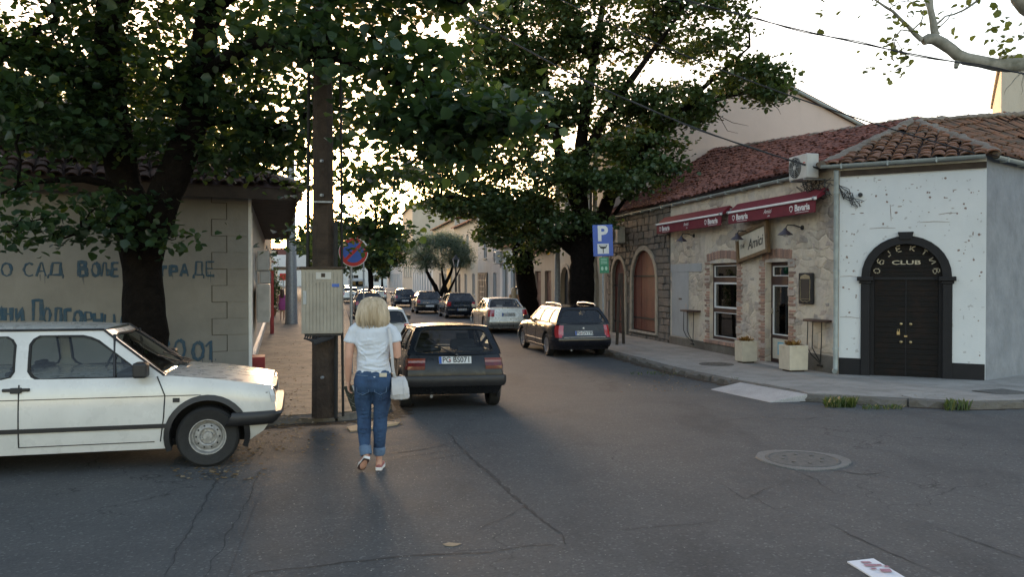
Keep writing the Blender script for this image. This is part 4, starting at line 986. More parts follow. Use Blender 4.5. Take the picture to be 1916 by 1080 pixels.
# ================================================================ houses along the right
def gable_roof(parent, P0, u, n, L, Dp, z0, rise, matl, over=.35, edge=None):
    """ridge parallel to u"""
    m = MB(); th = .12; pos = lambda a, d, z: P0+u*a+n*d+Vector((0, 0, z))
    sl = rise/(Dp/2)
    for s0, s1, za, zb in ((-over, Dp/2, z0-over*sl, z0+rise), (Dp+over, Dp/2, z0-over*sl, z0+rise)):
        vs = [pos(a, d, z) for zz in (0, th) for a, d, z in ((-.1, s0, za+zz), (L+.1, s0, za+zz), (L+.1, s1, zb+zz), (-.1, s1, zb+zz))]
        m.add(vs, [(0, 1, 2, 3), (4, 5, 6, 7), (0, 1, 5, 4), (1, 2, 6, 5), (2, 3, 7, 6), (3, 0, 4, 7)])
    return m.build('roof', matl, parent)
def house(a0, a1, h, matl, label, wins=(), doors=(), depth=9, rise=2.0, ridge='along', roofm=None, arches=(), name='house', cornice=True, W=W1, sgn=-1, fm=None, wcol=2):
    """stands on the building line of wall W; a measured away from the crossing"""
    r = empty(name, W.p(sgn*(a0+a1)/2, 0), 0, label, 'house'); r.location = (0, 0, 0)
    s0, s1 = (sgn*a1, sgn*a0) if sgn < 0 else (a0, a1)
    holes = []; sg_ = lambda x0, x1: (min(sgn*x0, sgn*x1), max(sgn*x0, sgn*x1))
    for (x0, x1, z0, z1) in list(wins)+list(doors): q0, q1 = sg_(x0, x1); holes.append(rect(q0, q1, z0, z1))
    for (x0, x1, z0, z1, *_) in arches: q0, q1 = sg_(x0, x1); holes.append(arch(q0, q1, z0, z1, 12))
    W.panel('wall', [(s0, -.7), (s1, -.7), (s1, h), (s0, h)], holes, matl, r, .25)
    m = MB(); W.block(m, s0, s1, -.7, h, -depth, -depth+.2); W.block(m, s0, s0+.2, -.7, h, -depth, -.26); W.block(m, s1-.2, s1, -.7, h, -depth, -.26); m.build('rear_wall', matl, r)
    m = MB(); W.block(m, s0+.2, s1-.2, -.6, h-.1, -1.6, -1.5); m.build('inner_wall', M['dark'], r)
    for (x0, x1, z0, z1) in wins:
        q0, q1 = sg_(x0, x1); f = window(W, r, q0, q1, z0, z1, .12, fm or M['white'], wcol, 1)
        m = MB(); W.block(m, q0-.12, q1+.12, z0-.1, z0-.01, -.1, .07); m.build('sill', M['stonetrim'], f)
    for (x0, x1, z0, z1) in doors:
        q0, q1 = sg_(x0, x1); m = MB(); W.block(m, q0, q1, z0, z1, -.2, -.14)
        for i in range(3): W.block(m, q0+.1+(q1-q0-.1)*i/3, q0+(q1-q0-.1)*(i+1)/3, z0+.15, z1-.5, -.14, -.12)
        m.build('door', M['brown'], r)
    for (x0, x1, z0, z1, *k_) in arches:
        q0, q1 = sg_(x0, x1); arch_trim(r, q0, q1, z0, z1, .16, .05, M['stonetrim'], W)
        m = MB(); m.prism(arch(q0, q1, z0, z1, 12), -.22, -.16, W.p); m.build('door', M['rubber'], r)
    if cornice: m = MB(); W.block(m, s0, s1, h-.14, h, 0, .12); W.block(m, s0, s1, h-.02, h+.06, 0, .2); m.build('cornice', M['stonetrim'], r)
    n_ = -W.n
    if ridge == 'along': gable_roof(r, W.p(s0, 0), W.u, n_, s1-s0, depth, h+.02, rise, roofm or M['tile'])
    return r, (s0, s1)
# gabled house: its blank side wall rises behind the tiled roof
gh, _ = house(15.25, 23.3, 7.6, M['cream'], 'tall gabled house with a blank pinkish side wall rising behind the tiled roof', wins=[(17, 18.1, 4.4, 6.1), (20.4, 21.5, 4.4, 6.1)], arches=[(16.5, 18.0, -.3, 2.45), (20.6, 22.0, -.3, 2.45)], depth=13.4, rise=0.1, ridge='none')
WG = Wall(C0+U*15.22, N, -U)
WG.panel('gable_wall', [(0.0, -.7), (13.4, -.7), (13.4, 7.6), (6.7, 10.45), (0.0, 7.6)], [], M['gable'], gh, .3, w0=.02)
m = MB(); pos = lambda a, d, z: C0+U*a+N*d+Vector((0, 0, z))
for s0, s1, z0, z1 in ((-.4, 6.7, 7.45, 10.47), (13.8, 6.7, 7.45, 10.47)):
    vs = [pos(a, d, z+zz) for zz in (.02, .16) for a, d, z in ((15.05, s0, z0), (23.5, s0, z0), (23.5, s1, z1), (15.05, s1, z1))]
    m.add(vs, [(0, 1, 2, 3), (4, 5, 6, 7), (0, 1, 5, 4), (1, 2, 6, 5), (2, 3, 7, 6), (3, 0, 4, 7)])
m.build('roof', M['tileold'], gh)
m = MB(); m.tube([WG.p(13.75, 7.50, .16), WG.p(6.7, 10.52, .16), WG.p(-.3, 7.52, .16)], .07, 8); m.build('verge', M['gutter'], gh)
house(23.32, 28, 3.45, M['tan'], 'low tan house with two brown doors behind the small trunk', doors=[(23.9, 25.2, -.3, 2.3), (26.0, 27.4, -.3, 2.3)], depth=8, rise=1.7)
house(28.02, 37, 4.0, M['offwhite'], 'off-white shop front with tall glazed windows beyond the pollarded tree', wins=[(28.6, 30.2, .3, 2.6), (30.9, 33.6, -.1, 2.7), (34.4, 36.2, -.1, 2.6)], depth=8, rise=1.5)
r4, _ = house(37.02, 45.5, 5.6, M['palegrey'], 'stained pale grey house with a dark glazed double door', wins=[(38.2, 39.4, .5, 2.3), (38.2, 39.4, 3.4, 4.9), (41.8, 43.0, 3.4, 4.9)], doors=[], depth=9, rise=1.6, arches=())
m = MB(); W1.block(m, -45.2, -41.4, -.3, 2.35, .02, .08); q = m.build('door', M['rubber'], r4)
m = MB()
for i in range(5): W1.block(m, -45.0+i*.72, -44.45+i*.72, 1.75, 1.80, .08, .1); W1.block(m, -44.75+i*.72, -44.70+i*.72, .2, 2.2, .08, .1)
for z in (.5, .9, 1.3): W1.block(m, -44.2, -42.4, z, z+.04, .08, .1)
m.build('door_bars', M['galv'], q)
r5, _ = house(45.52, 58, 6.6, M['cream'], 'cream two-storey house with a balcony behind the olive tree', wins=[(47, 48.2, .6, 2.3), (50, 51.2, 3.6, 5.6), (53, 54.4, 3.4, 5.6), (55.5, 56.7, 3.6, 5.6), (51, 52.2, .6, 2.3)], doors=[(54.5, 56, -.3, 2.3)], depth=10, rise=1.8)
m = MB(); W1.block(m, -55.5, -49, 3.15, 3.3, 0, 1.0)
for i in range(24): W1.block(m, -55.45+i*.28, -55.42+i*.28, 3.3, 4.2, .95, .98)
W1.block(m, -55.5, -49, 4.2, 4.25, .93, 1.0); m.build('balcony', M['galv'], r5)
r6, _ = house(58.02, 75, 7.4, M['cream'], 'pale yellowish two-storey house beyond the olive tree', wins=[(60+i*3.4, 61.3+i*3.4, 4.4, 6.2) for i in range(4)]+[(64, 65.4, .5, 2.4)], doors=[(68, 69.4, -.3, 2.5)], depth=10, rise=1.8)
m = MB(); W1.block(m, -63, -60.2, -.3, 2.9, .02, .08); m.build('shutter', mat('yellow_paint', (.45, .27, .06), .6, .15, 4, .1), r6)
house(75.02, 100, 4.5, M['offwhite'], 'low white row of shop fronts with a red tile roof', wins=[(76.5+i*3, 78.1+i*3, -.1, 2.8) for i in range(8)], depth=9, rise=2.6, wcol=2)
house(100.02, 118, 12.5, M['cream'], 'tall cream apartment house far down the street', wins=[(102+i*3.6, 104+i*3.6, z, z+1.7) for i in range(4) for z in (2.2, 5.4, 8.6)], depth=12, rise=1.8)
house(118.02, 160, 5, M['offwhite'], 'low white buildings at the far end on the right', wins=[(120+i*4, 122+i*4, .2, 2.8) for i in range(9)], depth=10, rise=2.0)
ac_unit(W1, -36.9, 2.9, 'white air conditioner above the shop front beyond the pollarded tree', sx=.8, sz=.8, dp=.4)
# pale block behind on the far right
blk = empty('apartment_block', (0, 0, 0), 0, 'cream apartment block rising behind the tiled roof at the right edge', 'building')
m = MB(); x0 = (1871-958)/F*34; m.add([(x0, 34, -.5), (x0+12, 38, -.5), (x0+16, 46, -.5), (x0+5, 43, -.5), (x0, 34, 11.0), (x0+12, 38, 12.6), (x0+16, 46, 12.6), (x0+5, 43, 11.0)], [(0, 1, 2, 3), (4, 5, 6, 7), (0, 1, 5, 4), (1, 2, 6, 5), (2, 3, 7, 6), (3, 0, 4, 7)])
m.build('wall', M['cream'], blk)
m = MB(); vs = [(x0-.3, 33.7, 11.0), (x0+12.3, 37.8, 12.7), (x0+16.3, 46.3, 12.7), (x0+5, 43.2, 11.0)]; m.add([(x, y, z) for x, y, z in vs]+[(x, y, z+.25) for x, y, z in vs], [(0, 1, 2, 3), (4, 5, 6, 7), (0, 1, 5, 4), (1, 2, 6, 5), (2, 3, 7, 6), (3, 0, 4, 7)])
m.build('roof', M['stonetrim'], blk)

# ================================================================ left building with the graffiti
WLu = Vector((.896, .444, 0)).normalized(); CL = Vector((-5.26, 16, 0))
WL = Wall(CL, WLu, (WLu.y, -WLu.x)); WSu = Vector((-.278, .961, 0)).normalized(); WS = Wall(CL, WSu, (WSu.y, -WSu.x))
lb = empty('corner_house', (0, 0, 0), 0, 'low beige corner house with blue painted writing and a dark tiled roof on the left', 'house')
LZ = 3.58
def sl_(px): k = (px-958)/F; return (16*k+5.26)/(.896-.444*k)
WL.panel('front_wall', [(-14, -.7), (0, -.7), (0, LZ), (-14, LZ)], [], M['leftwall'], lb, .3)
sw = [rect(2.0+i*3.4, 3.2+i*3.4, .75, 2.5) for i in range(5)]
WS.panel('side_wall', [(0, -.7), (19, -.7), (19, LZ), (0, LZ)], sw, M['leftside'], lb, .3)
for i in range(5): window(WS, lb, 2.0+i*3.4, 3.2+i*3.4, .75, 2.5, .08, M['white'], 2, 2)
m = MB(); m.block = None; WS.block(m, .0, .16, -.5, LZ-.1, 0, .06); WS.block(m, .9, 1.0, .1, LZ-.3, 0, .05); WS.block(m, .9, 18.9, .18, .26, 0, .08); m.build('trim', M['white'], lb)
# corner quoins, alternately long and short, outlined by dark joints
z = -.2; i = 0; qm = MB(); jm = MB()
while z < LZ-.15:
    w_ = .68 if i % 2 else .40; z1 = min(z+.325, LZ-.02)
    qb = MB(); qb.prism([(-w_, z+.006), (-.004, z+.006), (-.004, z1-.006), (-w_, z1-.006)], .002, .014, WL.p); qb.build('quoin', M['leftwall'], lb)
    WL.block(jm, -w_-.014, -w_, z, z1, 0, .006)
    if i % 2: WL.block(jm, -.68-.014, -.40, z-.005, z+.005, 0, .0062); WL.block(jm, -.68-.014, -.40, z1-.005, z1+.005, 0, .0064)
    z = z1; i += 1
jm.build('quoin_joint', mat('dark_joint', (.07, .06, .05), .95, .2, 20, 0), lb)
m = MB(); WL.block(m, -14, 0, -.6, .02, 0, .02); WS.block(m, .0, .5, -.6, .10, .06, .10); WS.block(m, .3, .9, -.5, .28, .0, .30); m.build('red_base', mat('red_oxide_paint', (.30, .03, .03), .6, .3, 5, .1), lb)
gr = mat('blue_spray_paint', (.03, .07, .11), .8, .3, 18, .1, c2=(.065, .09, .105))
L1 = [('O', 3, 22, 517, 492), ('C', 45, 62, 517, 492), ('A', 68, 86, 517, 492), ('D', 90, 118, 517, 492), ('B', 148, 163, 517, 490), ('O', 172, 186, 517, 492), ('L', 190, 206, 517, 492), ('E', 210, 222, 517, 492),
      ('G', 303, 313, 517, 500), ('P', 319, 331, 517, 498), ('A', 338, 352, 517, 495), ('D', 362, 381, 517, 490), ('E', 386, 401, 516, 490)]
L2_ = [('П', -60, -45, 600, 572), ('I', -38, -26, 600, 574), ('I', -8, 3, 600, 575), ('H', 9, 21, 600, 576), ('I', 30, 42, 601, 577), ('П', 62, 77, 600, 562), ('O', 82, 94, 604, 576), ('D', 100, 116, 608, 577), ('G', 122, 134, 608, 580), ('O', 138, 153, 608, 582),
       ('P', 159, 171, 611, 584), ('H', 176, 190, 614, 586), ('Ц', 196, 216, 617, 588), ('A', 224, 238, 620, 592), ('3', 302, 317, 668, 637), ('O', 326, 345, 671, 636), ('.', 346, 352, 670, 665), ('O', 360, 380, 674, 640), ('1', 384, 398, 674, 638), ('.', 400, 407, 674, 669)]
def gra(items, name):
    out = []
    for ch, x0, x1, yb, yt in items:
        a0, a1 = sl_(x0), sl_(x1); Y0 = WL.p((a0+a1)/2, 0).y; out.append((ch, a0, a1, CAMZ-(yb-522)/F*Y0, CAMZ-(yt-522)/F*Y0))
    strokes(WL, out, .026, gr, lb, name)
gra(L1, 'painted_letter'); gra(L2_, 'painted_letter')
# eave and roof
OC = CL+WL.n*.35+WS.n*.9                                # roof corner
m = MB()
WL.block(m, -14, .95, LZ-.02, LZ+.04, -.3, .40); WS.block(m, .0, 19, LZ-.02, LZ+.04, 0, .92); m.build('soffit', M['wood'], lb)
m = MB(); WL.block(m, -14, .98, LZ-.14, LZ+.10, .40, .43); WS.block(m, -.4, 19, LZ-.12, LZ+.10, .92, .95); m.build('fascia', M['wood'], lb)
nl = -WL.n; ns = -WS.n
O1 = CL+WL.n*.45
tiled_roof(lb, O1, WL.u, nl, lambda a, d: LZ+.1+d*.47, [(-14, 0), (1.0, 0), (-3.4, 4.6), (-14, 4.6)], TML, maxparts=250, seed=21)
O2 = CL+WS.n*.97
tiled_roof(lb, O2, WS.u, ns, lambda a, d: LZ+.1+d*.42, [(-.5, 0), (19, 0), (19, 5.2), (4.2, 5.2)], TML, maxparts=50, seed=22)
m = MB(); ca_ = O1+WL.u*-3.4+nl*4.6+Vector((0, 0, LZ+.1+4.6*.47)); cb_ = O2+WS.u*4.2+ns*5.2+Vector((0, 0, LZ+.1+5.2*.42)); cc_ = O1+WL.u*1.0+Vector((0, 0, LZ+.12))
m.add([cc_, ca_, cb_], [(0, 1, 2)]); m.add([ca_, cb_, cb_+WSu*15, ca_+nl*12-WL.u*4+Vector((0, 0, -2)), ca_-WL.u*11], [(0, 1, 2, 3, 4)])
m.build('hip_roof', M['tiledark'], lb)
m = MB(); m.tube([cc_, ca_.lerp(cb_, .5)], .1, 8); m.tube([ca_, ca_-WL.u*10.5], .1, 8); m.build('ridge', M['mortarhip'], lb)
ac_unit(WS, 4.6, 2.1, 'upper air conditioner on the side wall of the beige corner house', sx=.75, sz=.5, dp=.28); ac_unit(WS, 7.4, 1.75, 'lower air conditioner on the side wall of the beige corner house', sx=.7, sz=.35, dp=.28)
ub = empty('meter_box', (0, 0, 0), 0, 'pale metal meter box on the side wall of the beige house', 'meter box'); m = MB(); WS.block(m, 2.9, 5.4, .85, 1.75, .09, .36); m.build('case', M['acwhite'], ub, bevel=.01)
m = MB(); WS.block(m, 2.95, 4.1, .9, 1.7, .36, .37); WS.block(m, 4.2, 5.35, .9, 1.7, .36, .37); m.build('door', M['acwhite'], ub)
# further houses on the left
W5 = Wall(CL+WSu*19.6, WSu, (WSu.y, -WSu.x))
house(0, 26, 5.6, M['tan'], 'brownish shaded house beyond the beige corner house on the left', wins=[(1.5+i*4, 3+i*4, .4, 2.3) for i in range(6)]+[(1.5+i*4, 3+i*4, 3.4, 5) for i in range(6)], depth=9, rise=1.6, W=W5, sgn=1, cornice=False)
W6 = Wall(CL+WSu*60, WSu, (WSu.y, -WSu.x))
hh, _ = house(0, 40, 3.4, M['offwhite'], 'low white shops under a white canopy far down the left side', wins=[(1+i*4, 4+i*4, -.1, 2.4) for i in range(9)], depth=8, rise=1.2, W=W6, sgn=1)
m = MB(); W6.block(m, 0, 30, 3.0, 4.1, .0, 3.2); m.build('canopy', M['white'], hh)
W7 = Wall(CL+WSu*105, WSu, (WSu.y, -WSu.x)); house(0, 90, 6, M['cream'], 'pale houses at the far end on the left', wins=[(2+i*5, 4+i*5, z, z+1.8) for i in range(16) for z in (.6, 3.6)], depth=9, rise=2, W=W7, sgn=1)
W8 = Wall((-75, 235, 0), (1, 0), (0, -1)); house(0, 60, 8, M['offwhite'], 'white building closing the far end of the street', wins=[(3+i*6, 6+i*6, z, z+2) for i in range(9) for z in (1, 4.5)], depth=12, rise=3, W=W8, sgn=1)
# ================================================================ street furniture
def tapered(m, p, w0, d0, w1, d1, h, M_=None, c=.25):
    def o(w_, d_, z): k = min(w_, d_)*c; return [(-w_/2, -d_/2+k, z), (-w_/2+k, -d_/2, z), (w_/2-k, -d_/2, z), (w_/2, -d_/2+k, z), (w_/2, d_/2-k, z), (w_/2-k, d_/2, z), (-w_/2+k, d_/2, z), (-w_/2, d_/2-k, z)]
    n = 8; zs = np.linspace(0, h, 14); vs = []
    for z in zs: t = z/h; vs += [(x+random.uniform(-.006, .006), y, z_) for x, y, z_ in o(w0+(w1-w0)*t, d0+(d1-d0)*t, z)]
    fs = [(i*n+j, i*n+(j+1) % n, (i+1)*n+(j+1) % n, (i+1)*n+j) for i in range(13) for j in range(n)]+[tuple(range(n)), tuple(range(13*n, 14*n))]
    m.add(vs, fs, M_)
pb = ground(605, 781, .10)
up = empty('utility_pole', pb, R(8), 'thick dark utility pole on the left pavement carrying a grey cabinet', 'utility pole')
m = MB(); tapered(m, None, .30, .28, .17, .17, 9.5); m.build('pole', M['polewood'], up)
m = MB(); m.tube([(.17, -.13, .0), (.175, -.125, 1.2), (.17, -.10, 2.6)], .026, 8); m.tube([(.255, .0, .0), (.245, 0, 1.2), (.23, .0, 6)], .018, 8); m.tube([(-.2, -.03, 2.0), (-.16, -.02, 6.5)], .022, 8); m.build('conduit', M['rubber'], up)
m = MB()
for z in (.55, 1.05, 1.5, 2.95, 3.4): m.tube([(-.01, -.19, z), (.01, -.16, z)], .02, 6)
m.box(-.10, .14, -.2, -.14, 2.85, 2.87); m.build('bolts', M['galv'], up)
m = MB(); m.box(-.9, .9, -.05, .05, 8.6, 8.7); m.build('crossarm', M['wood'], up)
m = MB()
for x in (-.8, -.4, .4, .8): m.lathe([(.03, 8.7), (.06, 8.74), (.03, 8.78), (.06, 8.83), (.02, 8.88)], 10, T(x, 0, 0))
m.build('insulator', M['white'], up)
cp = at(604, 570, pb.y-.30)
cabn = empty('electric_cabinet', (cp.x, cp.y, cp.z-.37), R(8), 'grey ribbed electric cabinet strapped to the dark utility pole', 'cabinet')
m = MB(); m.box(-.255, .255, -.16, .10, 0, .83); m.build('case', M['cabinet'], cabn, bevel=.01)
m = MB(); m.box(-.275, .275, -.19, .13, .83, .86); m.build('lid', M['wood'], cabn, bevel=.008)
for i in range(11):
    m = MB(); x = -.235+i*.0436; m.box(x, x+.034, -.166, -.16, .03, .66 if 3 < i < 8 else .79); m.build('rib', M['cabinet'], cabn)
m = MB(); m.box(-.23, -.19, -.175, -.166, .38, .55); m.build('handle', M['galv'], cabn)
m = MB(); m.box(-.07, .12, -.168, -.16, .70, .79); m.mi = 1; m.box(-.005, .045, -.171, -.168, .725, .775); m.build('label_plate', [M['acwhite'], M['wood']], cabn)
m = MB(); m.box(.13, .22, -.172, -.166, .60, .64); m.build('number_plate', M['blue'], cabn)
m = MB(); m.box(-.22, .24, -.12, .06, -.03, 0)
for i in range(6): m.tube([(-.2+.03*i, -.08, -.02), (-.22+.03*i, -.14, -.06-.01*i), (-.1, -.15, -.09-.01*i), (.0+.03*i, -.10, -.05)], .014, 6)
m.build('cable_loops', M['wirem'], cabn)
# no-parking sign
sp = ground(655, 640, .10); sp = Vector((-3.62, 18.0, gz(18)+.10)); s1 = empty('no_parking_sign', sp, 0, 'round red and blue no-parking sign half hidden by leaves beside the pole', 'road sign')
zc = at(660, 472, 18).z-sp.z; m = MB(); m.tube([(0, .04, 0), (0, .04, zc+.32)], .032, 10); m.build('post', M['galv'], s1, smooth=True)
S_ = T(.06, 0, zc) @ rotM('X', R(90))
m = MB(); m.lathe([(.32, -.012), (.325, 0), (.32, .008), (.001, .008)], 40, S_); m.build('disc', M['red'], s1)
m = MB(); m.lathe([(.235, .008), (.235, .012), (.001, .012)], 40, S_); m.build('blue_field', M['signblue'], s1)
m = MB(); Mx = S_ @ rotM('Z', R(45)); m.box(-.24, .24, -.035, .035, .0121, .015, Mx); m.build('red_bar', M['red'], s1)
m = MB(); m.lathe([(.325, .003), (.33, .006), (.322, .010), (.317, .0085)], 40, S_, cap=False); m.build('rim', M['white'], s1)
# second red sign farther on
p2 = Vector((-5.7, 28, gz(28)+.1)); s2 = empty('traffic_sign', p2, 0, 'small red-edged sign glimpsed through the leaves behind the no-parking sign', 'road sign')
zc = at(683, 455, 28).z-p2.z; px_ = at(680, 460, 28).x-p2.x; m = MB(); m.tube([(px_, .04, 0), (px_, .04, zc+.4)], .03, 8); m.build('post', M['galv'], s2)
m = MB(); m.lathe([(.30, -.01), (.30, .008), (.001, .008)], 30, T(px_, 0, zc) @ rotM('X', R(90))); m.build('disc', M['red'], s2); m = MB(); m.lathe([(.2, .008), (.2, .012), (.001, .012)], 30, T(px_, 0, zc) @ rotM('X', R(90))); m.build('face', M['white'], s2)
# P sign
ps = Vector((2.72, 24.0, gz(24)+.12)); s3 = empty('parking_sign', ps, R(2), 'blue rectangular P parking sign with small green notice beneath', 'road sign')
zc = at(1128, 450, 24).z-ps.z; m = MB(); m.tube([(.02, .05, 0), (.0, .05, zc+.45)], .032, 10); m.build('post', M['galv'], s3, smooth=True)
Mx = T(0, 0, zc) @ rotM('Y', R(-2)) @ rotM('X', R(90))
m = MB(); m.box(-.30, .30, -.47, .47, -.01, .005, Mx); m.build('panel', M['signblue'], s3, bevel=.004)
text('P', .62, M['white'], Mx @ T(-.01, .19, .008), s3, bold=.022)
m = MB(); m.box(-.17, .17, -.40, -.10, .005, .009, Mx); fld = m.build('white_field', M['white'], s3)
m = MB(); m.prism([(-.13, -.14), (.13, -.14), (.085, -.23), (.03, -.25), (-.03, -.25), (-.085, -.23)], .009, .012, lambda x, y, w_: Mx @ Vector((x, y, w_))); m.prism([(-.012, -.25), (.012, -.25), (.012, -.38), (-.012, -.38)], .009, .0125, lambda x, y, w_: Mx @ Vector((x, y, w_))); m.build('meter_symbol', M['ink'], fld)
m = MB(); m.prism([(-.11, -.15), (.11, -.15), (.075, -.185), (-.075, -.185)], .0121, .014, lambda x, y, w_: Mx @ Vector((x, y, w_))); m.build('meter_dial', M['white'], fld)
m = MB(); m.box(-.13, .15, -.98, -.50, .0, .008, Mx); gp = m.build('green_notice', M['green'], s3)
m = MB()
for y in (-.56, -.61, -.66, -.70): m.box(-.09, .10, y, y+.018, .008, .010, Mx)
for x in (-.05, .07): m.lathe([(.038, .008), (.038, .011), (.001, .011)], 14, Mx @ T(x, -.84, 0) @ Matrix.Diagonal((1, 1.6, 1, 1)))
m.build('notice_print', mat('pale_green_print', (.35, .6, .45), .5, .1, 10, 0), gp)
# leaning timber props beside the sign
for i, (x, y, lean) in enumerate(((3.35, 25.6, .10), (3.62, 26.0, -.06))):
    m = MB(); m.tube([(0, 0, 0), (lean, .05, 2.3)], .05, 7); o = m.build('timber_post', M['wood']); o.location = (x, y, gz(y)+.12)
    tag(o, ['thin weathered timber post leaning behind the parking sign, left one', 'thin weathered timber post standing behind the parking sign, right one'][i], 'post')
# lamp posts
def lamppost(p, h, r, label, matl, arm=1.2, adir=-1):
    o = empty('street_lamp', p, 0, label, 'street lamp'); m = MB(); m.tube([(0, 0, 0), (0, 0, h)], [r, r*.7], 12); m.build('post', matl, o, smooth=True)
    m = MB(); m.tube([(0, 0, h), (adir*arm*.4, 0, h+.4), (adir*arm, 0, h+.5)], r*.45, 8); m.build('arm', matl, o, smooth=True)
    m = MB(); m.tube([(adir*arm, 0, h+.5), (adir*(arm+.5), 0, h+.52)], [(.13, .07), (.10, .05)], 10); m.build('lamp_head', M['galv'], o, smooth=True); return o
lamppost(Vector((at(1043, 560, 33).x, 33, gz(33)+.12)), 6.5, .13, 'grey metal lamp post between the two right-hand trunks', M['galv'])
lamppost(Vector((at(1109, 560, 31).x+.1, 31.2, gz(31)+.12)), 8.0, .11, 'pale concrete lamp post rising beside the large trunk', M['stonetrim'])
pl = Vector((at(545, 500, 38).x, 38, gz(38)+.10)); o = empty('utility_pole', pl, 0, 'slim dark pole with cables farther down the left pavement', 'utility pole')
m = MB(); m.tube([(0, 0, 0), (0, 0, 9)], [.30, .16], 10); m.build('pole', M['galv'], o, smooth=True)
m = MB(); m.box(-.5, .5, -.1, .1, 8.2, 8.35); m.build('crossarm', M['wood'], o)
# classical lantern by the olive tree
ll = Vector((at(853, 560, 52).x, 52, gz(52)+.12)); o = empty('lantern_post', ll, 0, 'black classical lantern post in front of the olive tree', 'street lamp')
hh_ = at(853, 482, 52).z-ll.z; m = MB(); m.lathe([(.16, 0), (.16, .3), (.09, .4), (.07, .9), (.05, hh_-.75), (.09, hh_-.7), (.03, hh_-.65)], 10); m.build('post', M['rubber'], o)
m = MB(); m.lathe([(.12, hh_-.65), (.24, hh_-.15)], 6, cap=False); m.build('lantern_glass', M['glass'], o)
m = MB(); m.lathe([(.30, hh_-.15), (.10, hh_+.05), (.02, hh_+.2)], 6); m.lathe([(.10, hh_-.68), (.13, hh_-.63)], 6)
for q in range(6): t = q*math.pi/3; m.tube([(.12*math.cos(t), .12*math.sin(t), hh_-.65), (.24*math.cos(t), .24*math.sin(t), hh_-.15)], .012, 4)
m.build('lantern_frame', M['rubber'], o)
# red gas pipes and flower pot near the side wall
m = MB(); q0 = WS.p(16, 0, .25)
for d in (0, .9): m.tube([WS.p(15.5+d, -.25, .3), WS.p(15.5+d, 2.2, .3)], .07, 8)
o = m.build('red_pipe', mat('red_pipe', (.35, .03, .03), .5, .2, 5, 0)); tag(o, 'pair of red pipes on the side wall past the meter box', 'pipe')
# thin signs far left
p = Vector((at(530, 560, 70).x, 70, gz(70)+.1)); o = empty('stop_sign', p, 0, 'small red sign far down the left pavement above the walking figure', 'road sign'); m = MB(); m.tube([(0, .05, 0), (0, .05, 2.6)], .04, 6); m.build('post', M['galv'], o); m = MB(); m.box(-.32, .32, 0, .04, 2.0, 2.6); m.build('panel', M['red'], o)

# cables
def cable(p, q, sag, label, r=.012, n=24, twist=False):
    m = MB(); pts = [p.lerp(q, i/n)+Vector((0, 0, -sag*4*(i/n)*(1-i/n))) for i in range(n+1)]; m.tube(pts, r, 6)
    if twist: m.tube([x+Vector((.02*math.cos(i), .0, .02*math.sin(i))) for i, x in enumerate(pts)], r*.8, 5)
    return tag(m.build('cable', M['wirem']), label, 'cable')
cable(at(1180, -30, 11.5), at(1990, 150, 9.0), .12, 'overhead cable crossing in front of the pale plane branch', .008, twist=True)
cable(at(930, -60, 20), W2.p(L2-.2, EZ+.15, .25), .35, 'overhead cable running down across the gable to the far corner of the white front', .014)
cable(at(760, -40, 18), W1.p(-.4, EZ+.1, .2), .45, 'overhead cable running through the big tree down to the eave air conditioner', .016, twist=True)
cable(at(700, 350, 60), at(800, 300, 58), 1.6, 'slack cable hanging between trees down the street', .03)
# tangle under the eave at the corner
m = MB()
for i in range(14):
    pts = [W1.p(-1.3+random.uniform(-.3, .3), EZ-.1+random.uniform(-.1, .1), .08)]
    for q in range(4): pts.append(W1.p(-1.0+q*.25+random.uniform(-.2, .2), EZ-.25+random.uniform(-.35, .15), .05+random.uniform(0, .15)))
    m.tube(pts, .008, 5)
m.build('cable_tangle', M['wirem'], cb)

